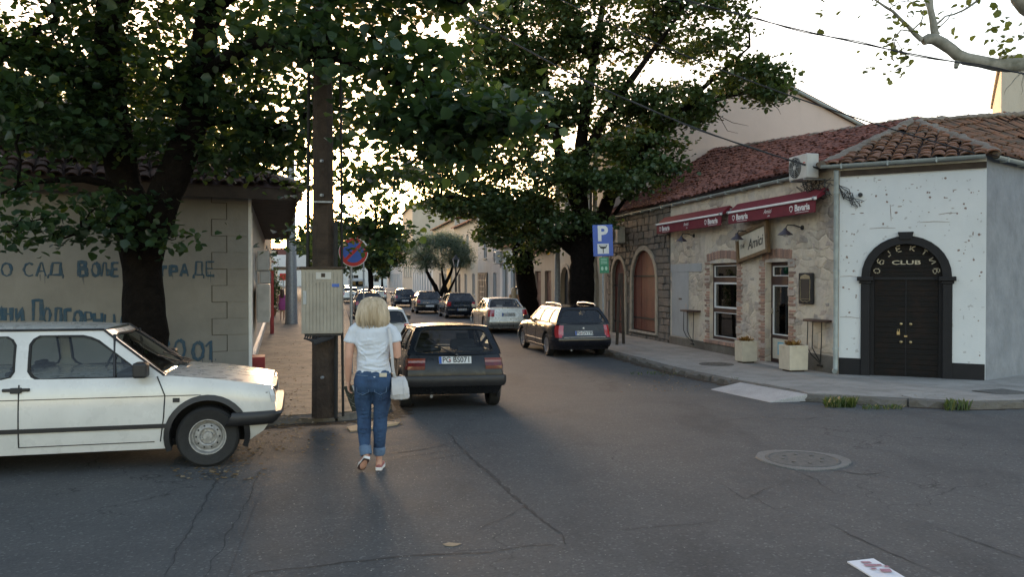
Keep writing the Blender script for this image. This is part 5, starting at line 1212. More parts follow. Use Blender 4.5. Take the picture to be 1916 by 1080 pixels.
# ================================================================ cars
def interp(x, P):
    if x <= P[0][0]: return P[0][1]
    for (a, b), (c, d) in zip(P[:-1], P[1:]):
        if x <= c: t = (x-a)/(c-a); return b+(d-b)*t
    return P[-1][1]
def sm(x, P):                                   # smoother version
    return (interp(x-.04, P)+interp(x, P)*2+interp(x+.04, P))/4
class Car:
    def __init__(s, S):
        s.S = S; s.x0 = min(v for _, v in S['xr']); s.x1 = max(v for _, v in S['xf'])
    def xr(s, z): return interp(z, s.S['xr'])
    def xf(s, z): return interp(z, s.S['xf'])
    def zt(s, x): return sm(x, s.S['top'])
    def plan(s, x, z):
        c = s.S.get('c', .10); Rr = s.S.get('R', .45); p = 1
        for d in (x-s.xr(z), s.xf(z)-x):
            if d < Rr: p -= c*(1-max(0, d)/Rr)**2.2
        return p
    def prof(s, z): S = s.S; zm = .52; return 1-.035*((z-zm)/.35)**2 if z > zm else 1-.06*((z-zm)/.4)**2
    def ys(s, x, z): return s.S['W']/2*s.plan(x, z)*s.prof(z)
    def lower(s, wellr):
        S = s.S; nt = 44; m = MB(); vl = [0, .08, .22, .4, .58, .74, .86, .94, 1.0]; zl = S.get('zl', .19); rings = []
        for i in range(nt+1):
            t = i/nt; t = .5-.5*math.cos(math.pi*t)*(1) if True else t
            t = (t+i/nt)/2 if 0 < i < nt else t
            xn = s.x0+(s.x1-s.x0)*t; zt = s.zt(xn); L = []
            for v in vl:
                z = zl+(zt-zl)*v; x = s.xr(z)+(s.xf(z)-s.xr(z))*t; y = s.ys(x, z)*(.972 if v == 1 else (.992 if v == .94 else 1)); L.append((x, y, z))
            x, y, z = L[-1]; Tp = [(x+(0 if 0 < i < nt else 0), y*f, z+S.get('crown', .03)*(1-f*f)) for f in (.8, .5, 0, -.5, -.8)]
            rings.append(L+Tp+[(a, -b, c) for a, b, c in reversed(L)])
        n = len(rings[0]); nv = len(vl)
        fs = [(i*n+j, i*n+(j+1) % n, (i+1)*n+(j+1) % n, (i+1)*n+j) for i in range(nt) for j in range(n)]
        for b in (0, nt*n):
            for j in range(nv-1): fs.append((b+j, b+j+1, b+n-2-j, b+n-1-j))
            fs.append(tuple(b+k for k in range(nv-1, nv+6)))
        m.add([v for r in rings for v in r], fs)
        me = m.mesh('body', [s.paint, M['dark']], True, 32)
        o = link('body', me)
        c = MB(); wb = S['wb']
        for x in (0, wb):
            for sg in (-1, 1):
                Mx = T(x, sg*(S['W']/2-.12), S['r']+.02) @ rotM('X', R(90)); c.mi = 1
                c.lathe([(wellr, -.2), (wellr, .17)], 32, Mx)
        co = link('cutter', c.mesh('cutter', [M['dark'], M['dark']]))
        b = o.modifiers.new('b', 'BOOLEAN'); b.operation = 'DIFFERENCE'; b.object = co; b.solver = 'EXACT'
        dg = bpy.context.evaluated_depsgraph_get(); me2 = bpy.data.meshes.new_from_object(o.evaluated_get(dg))
        bpy.data.objects.remove(o); bpy.data.objects.remove(co)
        me2.polygons.foreach_set('use_smooth', [True]*len(me2.polygons)); me2.set_sharp_from_angle(angle=R(32)); me2.name = 'body'
        return me2
    # --- strips wrapped round an end
    def wrap(s, m, end, prof, x_in, sides=(1, -1), y_in=0.0, n=6):
        """prof: closed list of (offset, z); follows side -> corner -> end face -> corner -> side"""
        S = s.S; paths = []
        f = (lambda z: s.xr(z)) if end == 'r' else (lambda z: s.xf(z)); e = 1 if end == 'r' else -1
        def path(sg):
            out = []
            for i in range(n+1): out.append(('s', x_in*(1-i/n), sg))
            return out
        if len(sides) == 2 and y_in == 0:
            seq = path(1)+[('e', .8, 1), ('e', .4, 1), ('e', 0, 1), ('e', .4, -1), ('e', .8, -1)]+path(-1)[::-1]; seqs = [seq]
        else:
            seqs = []
            for sg in sides:
                W_ = S['W']/2*(1-S.get('c', .1)); q = path(sg); k = 3
                q += [('e', 1-(1-y_in/W_)*(i+1)/k, sg) for i in range(k)]; seqs.append(q)
        for seq in seqs:
            vs = []
            for kind, v, sg in seq:
                for off, z in prof:
                    xe = f(z)
                    if kind == 's':
                        x = xe+e*v; y = (s.ys(x, z)+off); x -= e*off*(1-v/max(x_in, .01))**2
                        if v == 0: x = xe-e*off*.75; y = s.ys(xe, z)+off*.6
                        vs.append((x, sg*y, z))
                    else: vs.append((xe-e*off, sg*s.ys(xe, z)*v, z))
            k = len(prof); fs = [(i*k+j, i*k+(j+1) % k, (i+1)*k+(j+1) % k, (i+1)*k+j) for i in range(len(seq)-1) for j in range(k)]
            fs += [tuple(range(k)), tuple(range((len(seq)-1)*k, len(seq)*k))]; m.add(vs, fs)
    def sidestrip(s, m, sg, xs, zf0, zf1, off, base=-.01):
        vs = []
        for x in xs:
            for o_, z in ((base, zf0(x)), (off, zf0(x)+.004), (off, zf1(x)-.004), (base, zf1(x))): vs.append((x, sg*(s.ys(x, z)+o_), z))
        k = 4; n = len(xs); m.add(vs, [(i*k+j, i*k+(j+1) % k, (i+1)*k+(j+1) % k, (i+1)*k+j) for i in range(n-1) for j in range(k)]+[(0, 1, 2, 3), tuple((n-1)*k+j for j in range(4))])
    def seam(s, m, sg, pts, r=.004):
        r *= 1.35
        fine = []
        for (x0, z0), (x1, z1) in zip(pts[:-1], pts[1:]):
            for i in range(6): t = i/6; fine.append((x0+(x1-x0)*t, z0+(z1-z0)*t))
        fine.append(pts[-1]); m.tube([(x, sg*(s.ys(x, z)+.0), z) for x, z in fine], r, 5)

def cell(fr, gl, seal, quad, inset, mapf, rad=.35, k=8, glass_in=-.012):
    """one window in a panel: quad corners bl, br, tr, tl in 2D; inset (l, r, b, t) metres"""
    q = [Vector((a, b)) for a, b in quad]; l, r_, b, t_ = inset
    def off(p0, p1, p2, d1, d2):                    # corner p1 moved inwards by d1 from edge p0p1 and d2 from edge p1p2
        e1 = (p1-p0).normalized(); e2 = (p2-p1).normalized(); n1 = Vector((-e1.y, e1.x)); n2 = Vector((-e2.y, e2.x))
        a = p0+n1*d1; c = p1+n2*d2; den = e1.x*e2.y-e1.y*e2.x
        if abs(den) < 1e-6: return p1+n1*d1
        w_ = c-a; tt = (w_.x*e2.y-w_.y*e2.x)/den; return a+e1*tt
    area = sum(q[i].x*q[(i+1) % 4].y-q[(i+1) % 4].x*q[i].y for i in range(4))
    if area < 0: q = [q[1], q[0], q[3], q[2]]; l, r_ = r_, l
    d = [b, r_, t_, l]                             # edges: bottom, right, top, left
    inn = [off(q[i-1], q[i], q[(i+1) % 4], d[i-1], d[i]) for i in range(4)]
    outer = []; inner = []
    for i in range(4):
        o0, o1 = q[i], q[(i+1) % 4]; i0, i1 = inn[i], inn[(i+1) % 4]
        for j in range(k): t = j/k; outer.append(o0.lerp(o1, t)); inner.append(i0.lerp(i1, t))
    n = 4*k
    def rnd(L, frac):                              # round the inner corners
        out = list(L)
        for i in range(4):
            c = i*k; prev, nxt = L[c-1], L[(c+1) % n]; out[c] = (L[c]*.5+(prev+nxt)*.25)
            p = inn[i]; e0 = (inn[i-1]-p); e1 = (inn[(i+1) % 4]-p); rr = min(rad*.3, e0.length*.3, e1.length*.3, frac); a = p+e0.normalized()*rr; b_ = p+e1.normalized()*rr
            out[c-1] = a if (L[c-1]-p).length < rr*1.6 else L[c-1]; out[(c+1) % n] = b_ if (L[(c+1) % n]-p).length < rr*1.6 else L[(c+1) % n]; out[c] = p*.25+a*.375+b_*.375
        return out
    inner = rnd(inner, .08); cen = sum(inner, Vector((0, 0)))/n
    if fr is not None:
        vs = [mapf(p.x, p.y, 0) for p in outer]+[mapf(p.x, p.y, 0) for p in inner]+[mapf(p.x, p.y, -.03) for p in inner]
        fr.add(vs, [(i, (i+1) % n, n+(i+1) % n, n+i) for i in range(n)]+[(n+i, n+(i+1) % n, 2*n+(i+1) % n, 2*n+i) for i in range(n)])
    sh_ = [p.lerp(cen, .0)+(cen-p).normalized()*.022 for p in inner]
    if seal is not None:
        vs = [mapf(p.x, p.y, .004) for p in inner]+[mapf(p.x, p.y, .002) for p in sh_]+[mapf(p.x, p.y, -.02) for p in sh_]; seal.add(vs, [(i, (i+1) % n, n+(i+1) % n, n+i) for i in range(n)]+[(n+i, n+(i+1) % n, 2*n+(i+1) % n, 2*n+i) for i in range(n)])
    md = [p.lerp(cen, .5) for p in inner]
    vs = [mapf(p.x, p.y, glass_in) for p in inner]+[mapf(p.x, p.y, glass_in) for p in md]+[mapf(cen.x, cen.y, glass_in)]
    gl.add(vs, [(i, (i+1) % n, n+(i+1) % n, n+i) for i in range(n)]+[(n+i, n+(i+1) % n, 2*n) for i in range(n)])

wheel_cache = {}
def wheel_mesh(kind, r):
    key = (kind, round(r, 3))
    if key in wheel_cache: return wheel_cache[key]
    w_ = .095; ri = r*.66 if kind != 'steel' else r*.57
    t = MB(); t.lathe([(ri, -w_*.8), (r*.9, -w_), (r*.975, -w_*.8), (r, -w_*.45), (r, w_*.45), (r*.975, w_*.8), (r*.9, w_), (ri, w_*.8), (ri*.98, w_*.5), (ri*.98, -w_*.5)], 40, cap=False)
    for i in range(3): t.lathe([(r*1.002, -.05+i*.04), (r*.985, -.045+i*.04), (r*1.002, -.04+i*.04)], 40, cap=False)
    tm = t.mesh('wheel', M['rubber'], True, 35)
    m = MB()
    if kind == 'alloy':
        m.lathe([(ri*1.0, w_*.82), (ri*1.02, w_*.9), (ri*.93, w_*.86), (ri*.9, w_*.2), (ri*.9, -w_*.6)], 40, cap=False)
        for q in range(10):
            t_ = q*math.pi/5; c, s_ = math.cos(t_), math.sin(t_); Mx = rotM('Z', t_)
            m.add([(r*.08, -.018, w_*.5), (r*.08, .018, w_*.5), (ri*.93, .03, w_*.78), (ri*.93, -.03, w_*.78), (r*.08, -.022, w_*.2), (r*.08, .022, w_*.2), (ri*.93, .034, w_*.4), (ri*.93, -.034, w_*.4)], [(0, 1, 2, 3), (4, 7, 6, 5), (0, 4, 5, 1), (1, 5, 6, 2), (2, 6, 7, 3), (3, 7, 4, 0)], Mx)
        m.lathe([(r*.2, w_*.3), (r*.2, w_*.56), (r*.12, w_*.64), (.001, w_*.64)], 20)
        m.mi = 1; m.lathe([(ri*.9, -w_*.1), (.001, -w_*.1)], 30, cap=False)
        rm = m.mesh('rim', [M['alloy'], M['dark']], True, 35)
    else:
        m.lathe([(ri*1.0, w_*.75), (ri*1.02, w_*.84), (ri*.97, w_*.84), (ri*.93, w_*.7), (ri*.90, w_*.25), (ri*.80, w_*.18), (ri*.74, w_*.40), (ri*.52, w_*.60), (ri*.46, w_*.55), (ri*.42, w_*.3), (ri*.28, w_*.3), (ri*.26, w_*.6), (.001, w_*.66)], 40, cap=False)
        for q in range(4): t_ = q*math.pi/2+.4; m.lathe([(.012, 0), (.012, .02), (.001, .022)], 8, T(ri*.36*math.cos(t_), ri*.36*math.sin(t_), w_*.3))
        m.mi = 1
        for q in range(10): t_ = q*math.pi/5; m.lathe([(ri*.055, 0), (.001, 0.001)], 8, T(ri*.64*math.cos(t_), ri*.64*math.sin(t_), w_*.53), cap=False)
        rm = m.mesh('rim', [M['steel'], M['dark']], True, 35)
    wheel_cache[key] = (tm, rm); return tm, rm

def build_car(S, pos, th, label, name='parked_car', cat='car', group=None, paintm=None, scale=1.0):
    """pos: ground point under the middle of the rear axle; th: heading, degrees left of +Y"""
    C = Car(S); C.paint = paintm; wb = S['wb']; r = S['r']; W = S['W']; H = S['H']
    fw = Vector((-math.sin(R(th)), math.cos(R(th)), 0)); lf = Vector((-fw.y, fw.x, 0))
    zr_, zf_ = gz(pos[1]), gz(pos[1]+fw.y*wb*scale)
    root = empty(name, (pos[0], pos[1], zr_), 0, label, cat, group)
    pitch = math.atan2(zr_-zf_, wb*scale); roll = math.atan2(gz(pos[1]+lf.y*.7)-gz(pos[1]-lf.y*.7), 1.4)
    root.rotation_euler = (S.get('roll', 0)+roll, pitch, R(90+th)); root.scale = (scale,)*3
    link('body', C.lower(r+S.get('gap', .055)), None, root)
    # greenhouse
    zb = S['zb']; zr2 = H-.055; yb = S['yb']; yr = S['yr']
    fy = lambda z: yb+(yr-yb)*max(0, (z-zb)/(zr2-zb))-.018*math.sin(math.pi*max(0, min(1, (z-zb)/(zr2-zb))))*-1
    G = S['gh']                                    # list of (belt x, roof x) from the rear to the front
    fr = MB(); gl = MB(); seal = MB()
    for sg in (1, -1):
        gl = MB(); seal = MB()
        mapf = lambda x, z, w_, sg=sg: (x, sg*(fy(z)+w_), z)
        for i in range(len(G)-1):
            (b0, r0), (b1, r1) = G[i], G[i+1]; ins = S.get('ins', {}).get(i, (.035, .035, .03, .045))
            cell(fr, gl, seal, [(b0, zb-.01), (b1, zb-.01), (r1, zr2), (r0, zr2)], ins, mapf)
        sidew = gl.build('side_window', M['tint'] if S.get('tint') else M['glass'], root, smooth=True); seal.build('window_seal', M['rubber'], sidew)
    # rear and front screens; (y, t) with t 0 at the belt, 1 at the roof
    def screen(bx, rx, nm, ins, bow, gm, sgn):
        g2 = MB(); s2 = MB(); Lz = math.hypot(rx-bx, zr2-zb)
        def mp(y, t, w_):
            tt = t/Lz; z = zb-.01+(zr2-zb+.01)*tt; x = bx+(rx-bx)*tt; q = y/fy(z); nx = (zr2-zb)/Lz*sgn; nz = -(rx-bx)/Lz*sgn
            x += sgn*bow*(1-min(1, q*q)); return (x+nx*w_, y, z+abs(nz)*w_)
        cell(fr, g2, s2, [(-fy(zb), 0), (fy(zb), 0), (fy(zr2), Lz), (-fy(zr2), Lz)], ins, mp)
        o_ = g2.build(nm, gm, root, smooth=True); s2.build('window_seal', M['rubber'], o_); return mp, Lz
    gm = M['tint'] if S.get('tint') else M['glass']
    mpr, LR = screen(G[0][0], G[0][1], 'rear_window', S.get('rins', (.10, .10, .05, .09)), .05, gm, -1)
    mpf, LF = screen(G[-1][0], G[-1][1], 'windshield', (.06, .06, .03, .06), .07, M['glass'], 1)
    # roof skin
    nx = 12; ny = 10; vs = []
    rx0, rx1 = G[0][1], G[-1][1]
    for i in range(nx+1):
        x = rx0+(rx1-rx0)*i/nx; e = abs(2*i/nx-1)
        for j in range(ny+1):
            q = 2*j/ny-1; bow = (.05 if i < nx/2 else .07)*(1-q*q)*(max(0, e-.6)/.4)**1.5*(-1 if i < nx/2 else 1)
            vs.append((x+bow, q*fy(zr2), zr2+(.055-.028*e**3)*(1-abs(q)**2.6)))
    fr.add(vs, [(i*(ny+1)+j, i*(ny+1)+j+1, (i+1)*(ny+1)+j+1, (i+1)*(ny+1)+j) for i in range(nx) for j in range(ny)])
    fr.build('roof', paintm, root, smooth=True, ang=35)
    # cabin
    m = MB(); xb0, xb1 = G[0][0]+.06, G[-1][0]-.1; m.box(xb0, xb1, -yb+.05, yb-.05, zb-.02, zb+.012)
    m.build('interior', M['dark'], root)
    for x, ys_, hh2 in ((S.get('seatf', xb1-1.05), (.36, -.36), S.get('seath', .30)), (xb0+.62, (.36, -.36), .12)):
        for y in ys_:
            m = MB(); m.box(x-.06, x+.07, y-.22, y+.22, zb-.0, zb+hh2*.62, rotM('Y', 0)); m.box(x-.05, x+.03, y-.12, y+.12, zb+hh2*.62, zb+hh2); m.build('seat', M['seat'], root, bevel=.04)
    m = MB(); Mx = T(xb1-.62, .36, zb+.06) @ rotM('Y', R(-65)); m.tube([Mx @ Vector((.17*math.cos(t), .17*math.sin(t), 0)) for t in np.linspace(0, 2*math.pi, 20)], .013, 6, False); m.build('steering_wheel', M['black'], root)
    m = MB(); m.box(xb1-.02-.35, xb1-.02, -yb+.1, yb-.1, zb+.0, zb+.05); m.build('dashboard', M['black'], root, bevel=.02)
    # wheels
    tm, rm = wheel_mesh(S.get('wheel', 'steel'), r)
    for x in (0, wb):
        for sg in (1, -1):
            t_ = link('wheel', tm, None, root); t_.location = (x, sg*(W/2-S.get('trk', .115)), r); t_.rotation_euler = (R(-90) if sg > 0 else R(90), 0, 0)
            rr_ = link('rim', rm, None, t_)
    m = MB(); m.box(.1, wb-.1, -W/2+.2, W/2-.2, .20, .26); m.tube([(0, -W/2+.2, r), (0, W/2-.2, r)], .04, 8); m.tube([(wb, -W/2+.2, r), (wb, W/2-.2, r)], .04, 8); m.build('underbody', M['dark'], root)
    # bumpers
    bm_ = S.get('bumperm', 'black'); bm_ = paintm if bm_ == 'paint' else M[bm_]
    for end, (z0, z1, off) in (('r', S['brear']), ('f', S['bfront'])):
        m = MB(); C.wrap(m, end, [(-.03, z0), (off*.7, z0+.01), (off, z0+(z1-z0)*.35), (off, z0+(z1-z0)*.8), (off*.75, z1), (-.03, z1)], S.get('bwrap', .42)); m.build('bumper', bm_, root, smooth=True, ang=50)
    if S.get('bstrip'):
        z0, z1 = S['bstrip']; m = MB(); C.wrap(m, 'r', [(.0, z0), (.075, z0), (.075, z1), (.0, z1)], .4); m.build('bumper_strip', M['black'], root)
    # tail lamps
    for sg in (1, -1):
        o0 = None
        for (z0, z1, yi, xi, key) in S['tail']:
            m = MB(); C.wrap(m, 'r', [(-.02, z0), (.010, z0), (.016, (z0+z1)/2), (.010, z1), (-.02, z1)], xi, (sg,), yi, 3)
            if o0 is None: o0 = m.build('tail_light', M[key], root)
            else: m.build('lens', M[key], o0)
        z0, z1, yi, xi = S['head']; m = MB(); C.wrap(m, 'f', [(-.02, z0), (.010, z0), (.016, (z0+z1)/2), (.010, z1), (-.02, z1)], xi, (sg,), yi, 3); m.build('headlight', M['lamp'], root)
    # grille
    m = MB(); z0, z1 = S['head'][0]+.01, S['head'][1]-.01; yi = S['head'][2]-.02; m.box(C.xf(z0)-.05, C.xf(z0)+.004, -yi, yi, z0, z1); m.build('grille', M['black'], root)
    # plate
    z, tx = S['plate']; x = C.xr(z)-S.get('plateoff', .016); tilt = math.atan2(C.xr(z+.06)-C.xr(z-.06), .12)
    Mx = T(x, 0, z) @ rotM('Z', R(-90)) @ rotM('X', R(90)-tilt)
    m = MB(); m.box(-.265, .265, -.06, .06, -.01, .003, Mx); pl_ = m.build('license_plate', M['plate'], root, bevel=.002)
    if tx:
        m = MB(); m.box(-.263, -.222, -.058, .058, .003, .0045, Mx); m.build('plate_band', M['blue'], pl_)
        text(tx, .13, M['ink'], Mx @ T(.02, .0, .005) @ Matrix.Diagonal((.88, 1, 1, 1)), pl_, bold=.002, ext=.0005)
        m = MB(); m.lathe([(.014, .004), (.014, .006), (.001, .006)], 12, Mx @ T(-.088, 0, 0)); m.build('plate_emblem', M['red'], pl_)
        m = MB(); m.box(-.275, .275, -.07, .07, -.02, -.004, Mx); m.build('plate_holder', M['black'], pl_)
    # mirrors
    mx, mz = G[-1][0]-.22, zb+.09
    for sg in (1, -1):
        m = MB(); m.box(mx-.05, mx+.07, min(sg*(yb+.05), sg*(yb+.23)), max(sg*(yb+.05), sg*(yb+.23)), mz-.07, mz+.07); m.box(mx-.01, mx+.05, min(sg*(yb-.02), sg*(yb+.07)), max(sg*(yb-.02), sg*(yb+.07)), mz-.08, mz-.02)
        m.build('mirror', M['black'] if S.get('mirrorblack', 1) else paintm, root, bevel=.02)
    # door seams, handles, side mouldings
    for sg in (1, -1):
        m = MB(); zlo = S.get('zl', .19)+.07
        for xd in (S['seams'][:-1] if S.get('front_seam') else S['seams']): C.seam(m, sg, [(xd, zlo), (xd, zb-.03)], .0045)
        C.seam(m, sg, [(S['seams'][-1]-.05, zlo), (S['seams'][0], zlo)], .004)
        if S.get('front_seam'): C.seam(m, sg, S['front_seam'], .0045)
        for cr in S.get('crease', []): C.seam(m, sg, cr, .0035)
        m.build('door_seam', M['black'], root)
        for xh, zh in S['handles']:
            m = MB(); y = C.ys(xh, zh); m.box(xh-.11, xh+.11, min(sg*(y-.01), sg*(y+.022)), max(sg*(y-.01), sg*(y+.022)), zh-.014, zh+.014); m.box(xh-.045, xh+.045, min(sg*(y-.01), sg*(y+.028)), max(sg*(y-.01), sg*(y+.028)), zh-.03, zh+.02); m.build('door_handle', M[S.get('handlem', 'black')], root, bevel=.006)
        if S.get('mould'):
            z0, z1, xa, xb = S['mould']; m = MB(); C.sidestrip(m, sg, np.linspace(xa, xb, 14), lambda x: z0, lambda x: z1, .014); m.build('side_moulding', M[S.get('mouldm', 'black')], root)
        if S.get('arch'):
            for xc in (0, wb):
                m = MB(); vs = []; n = 22; rin = r+S.get('gap', .055)-.008; ro = rin+.05
                for i in range(n+1):
                    t = math.pi*(-.12+1.24*i/n)
                    for rr_, o_ in ((rin, -.03), (rin, .022), (ro, .014), (ro, -.02)):
                        x, z = xc+rr_*math.cos(t), r+.02+rr_*math.sin(t); vs.append((x, sg*(C.ys(x, max(z, .2))+o_), z))
                m.add(vs, [(i*4+j, i*4+(j+1) % 4, i*4+4+(j+1) % 4, i*4+4+j) for i in range(n) for j in range(4)]+[(0, 1, 2, 3), (n*4, n*4+1, n*4+2, n*4+3)]); m.build('wheel_arch', M['black'], root, smooth=True, ang=50)
    if S.get('drip'):
        for sg in (1, -1):
            m = MB(); m.tube([(G[0][1]+.0, sg*(fy(zr2)+.004), zr2+.0)]+[(G[0][1]+(G[-1][1]-G[0][1])*t, sg*(fy(zr2)+.008), zr2+.004) for t in (.2, .5, .8, 1)]+[((G[-1][1]+(G[-1][0]-G[-1][1])*t), sg*(fy(zr2-(zr2-zb)*t)+.006), zr2-(zr2-zb)*t) for t in (.3, .7, .95)], .012, 6); m.build('drip_rail', M['black'], root)
    if S.get('rails'):
        for sg in (1, -1):
            y = sg*(fy(zr2)-.06); a, b = G[0][1]+.1, G[-1][1]-.15; m = MB(); m.tube([(a, y, zr2+.03), (a+.12, y, zr2+.095), ((a+b)/2, y, zr2+.115), (b-.12, y, zr2+.095), (b, y, zr2+.03)], .016, 8); m.build('roof_rail', M['alloy'], root, smooth=True)
    if S.get('wiper'):
        m = MB(); P_ = [mpr(y, t, .025) for y, t in ((-.02, -.01), (.12, .05), (.30, .16), (.42, .28))]; m.tube(P_, .008, 6); m.tube([mpr(.10, .02, .03), mpr(.44, .30, .02)], .006, 4); m.lathe([(.03, 0), (.02, .05)], 10, T(*mpr(-.02, -.01, .0)) @ rotM('Y', R(-80))); m.build('wiper', M['black'], root)
    if S.get('chrome_rear'):
        z0, z1, hw = S['chrome_rear']; m = MB(); x = C.xr((z0+z1)/2); m.box(x-S.get('croff', .02), x+.02, -hw, hw, z0, z1); m.build('chrome_strip', M['chrome'], root, bevel=.004)
    m = MB(); m.tube([(-.45, .35, .24), (C.xr(.25)-.03, .37, .22)], .025, 8); m.build('exhaust', M['steel'], root)
    if S.get('badge'):
        m = MB(); z = S['badge']; m.lathe([(.036, 0), (.036, .012), (.022, .014), (.022, .008), (.001, .008)], 4 if S.get('diamond') else 20, T(C.xr(z)+.002, 0, z) @ rotM('Y', R(-90))); m.build('badge', M['chrome'], root)
    return root, C

def spec(**k): return k
GOLF = spec(L=3.98, W=1.665, H=1.41, wb=2.475, r=.288, zl=.25, c=.075, R=.35, crown=.02, trk=.085,
    xr=[(.25, -.50), (.38, -.69), (.5, -.72), (.72, -.70), (.95, -.62)], xf=[(.2, 3.08), (.35, 3.2), (.55, 3.25), (.75, 3.22)],
    top=[(-.75, .925), (1.9, .925), (2.1, .905), (2.9, .80), (3.2, .74)], zb=.92, yb=.775, yr=.60,
    gh=[(-.63, -.30), (.12, .10), (1.15, 1.0), (2.05, 1.42)], rins=(.08, .08, .03, .035), ins={0: (.16, .04, .04, .05)}, drip=1,
    brear=(.39, .57, .055), bfront=(.34, .5, .06), tail=[(.67, .78, .50, .10, 'darkred'), (.782, .85, .50, .10, 'amber')], head=(.58, .72, .45, .06),
    plate=(.82, 'PG BS071'), seams=[.95, 2.0], handles=[(1.15, .76)], mould=(.38, .43, .3, 2.1), arch=1, wiper=1, wheel='steel')
JETTA = spec(L=4.32, W=1.665, H=1.37, wb=2.475, r=.290, zl=.20, c=.085, R=.38, crown=.022,
    xr=[(.2, -.92), (.5, -1.05), (.75, -1.04), (.98, -1.0)], xf=[(.2, 2.80), (.32, 2.98), (.5, 3.10), (.66, 3.08), (.8, 3.04)],
    top=[(-1.1, .95), (-.3, .955), (0, .885), (1.95, .87), (2.15, .885), (2.6, .84), (3.0, .78), (3.2, .745)], zb=.865, yb=.775, yr=.60,
    gh=[(-.55, -.05), (.88, .86), (2.12, 1.53)], ins={0: (.05, .045, .012, .05), 1: (.055, .09, .012, .045)}, drip=1, rins=(.09, .09, .05, .06),
    brear=(.38, .52, .06), bfront=(.385, .52, .075), bwrap=.40, tail=[(.60, .80, .45, .12, 'redlamp')], head=(.60, .73, .45, .03),
    plate=(.70, ''), seams=[.88, 2.06], front_seam=[(2.06, .27), (2.09, .5), (2.10, .7), (2.03, .88)], crease=[[(-.9, .70), (3.02, .695)]],
    handles=[(.86, .79)], mould=(.395, .44, .33, 2.16), arch=1, wheel='steel', seatf=.75, seath=.10)
WAGON = spec(L=4.5, W=1.77, H=1.47, wb=2.69, r=.325, zl=.23, c=.15, R=.6, crown=.02,
    xr=[(.2, -.80), (.4, -.92), (.55, -.93), (.65, -.87), (1.0, -.80)], xf=[(.2, 3.4), (.4, 3.55), (.6, 3.52), (.75, 3.42)],
    top=[(-.95, .965), (1.9, .94), (2.2, .93), (2.9, .86), (3.5, .70)], zb=.95, yb=.80, yr=.57, tint=1,
    gh=[(-.79, -.50), (.05, .0), (1.0, .92), (2.15, 1.45)], rins=(.06, .06, .03, .07), ins={0: (.05, .03, .03, .05)},
    brear=(.30, .56, .03), bfront=(.3, .55, .03), bumperm='paint', tail=[(.64, .92, .62, .16, 'redlamp'), (.58, .70, .66, .14, 'redlamp')], head=(.62, .74, .45, .3),
    plate=(.70, 'PG DV190'), seams=[.15, 1.05, 2.1], handles=[(.32, .84), (1.25, .82)], handlem='chrome', mould=(.44, .47, .35, 2.2), mouldm='alloy', rails=1, chrome_rear=(.575, .595, .62), croff=.035, wheel='alloy', mirrorblack=0, badge=.83, diamond=1)
SEDAN = spec(L=4.48, W=1.77, H=1.45, wb=2.64, r=.315, zl=.22, c=.12, R=.5, crown=.03,
    xr=[(.2, -.86), (.4, -.97), (.6, -.95), (.85, -.90), (1.05, -.86)], xf=[(.2, 3.3), (.4, 3.45), (.6, 3.44), (.75, 3.35)],
    top=[(-1.0, 1.03), (-.5, 1.06), (-.2, 1.0), (1.9, .95), (2.1, .93), (2.9, .86), (3.4, .70)], zb=.96, yb=.80, yr=.60,
    gh=[(-.42, .22), (.35, .42), (1.05, 1.0), (2.15, 1.45)], rins=(.08, .08, .05, .05), ins={0: (.2, .03, .03, .08)},
    brear=(.30, .56, .03), bfront=(.3, .55, .03), bumperm='paint', tail=[(.70, .98, .60, .14, 'redlamp')], head=(.62, .74, .45, .3),
    plate=(.78, 'PG CR575'), seams=[.15, 1.05, 2.1], handles=[(.32, .86), (1.25, .84)], handlem='chrome', wheel='alloy', mirrorblack=0)
HATCH = spec(L=4.25, W=1.75, H=1.46, wb=2.61, r=.315, zl=.21, c=.13, R=.5, crown=.02,
    xr=[(.2, -.70), (.4, -.84), (.55, -.84), (.7, -.78), (1.0, -.68)], xf=[(.2, 3.25), (.4, 3.4), (.6, 3.38), (.75, 3.3)],
    top=[(-.85, .985), (1.9, .95), (2.1, .93), (2.9, .85), (3.4, .70)], zb=.96, yb=.79, yr=.57, tint=1,
    gh=[(-.70, -.15), (.1, .1), (.95, .9), (2.1, 1.42)], rins=(.06, .06, .03, .05), ins={0: (.3, .03, .03, .06)},
    brear=(.30, .55, .03), bfront=(.3, .55, .03), bumperm='paint', tail=[(.72, .94, .62, .14, 'redlamp')], head=(.62, .74, .45, .3),
    plate=(.52, 'PG AL204'), plateoff=.05, seams=[.15, 1.0, 2.1], handles=[(.32, .84), (1.25, .82)], handlem='chrome', wheel='alloy', mirrorblack=0, chrome_rear=(.73, .755, .45))
SMALL = spec(L=3.72, W=1.6, H=1.38, wb=2.385, r=.275, zl=.20, c=.10, R=.4, crown=.02,
    xr=[(.2, -.55), (.4, -.66), (.55, -.67), (.75, -.62), (.95, -.56)], xf=[(.2, 2.9), (.4, 3.05), (.6, 3.03), (.75, 2.95)],
    top=[(-.7, .93), (1.8, .92), (2.0, .90), (2.6, .80), (3.05, .70)], zb=.91, yb=.74, yr=.57, tint=1,
    gh=[(-.57, -.28), (.15, .12), (1.05, .95), (1.95, 1.35)], rins=(.05, .05, .02, .05), ins={0: (.2, .03, .03, .06)},
    brear=(.30, .55, .03), bfront=(.3, .55, .03), bumperm='paint', bstrip=(.45, .53), tail=[(.62, .92, .60, .10, 'redlamp')], head=(.60, .72, .42, .15),
    plate=(.70, 'PG 394'), seams=[.95, 1.9], handles=[(1.1, .78)], wheel='steel', mirrorblack=1)

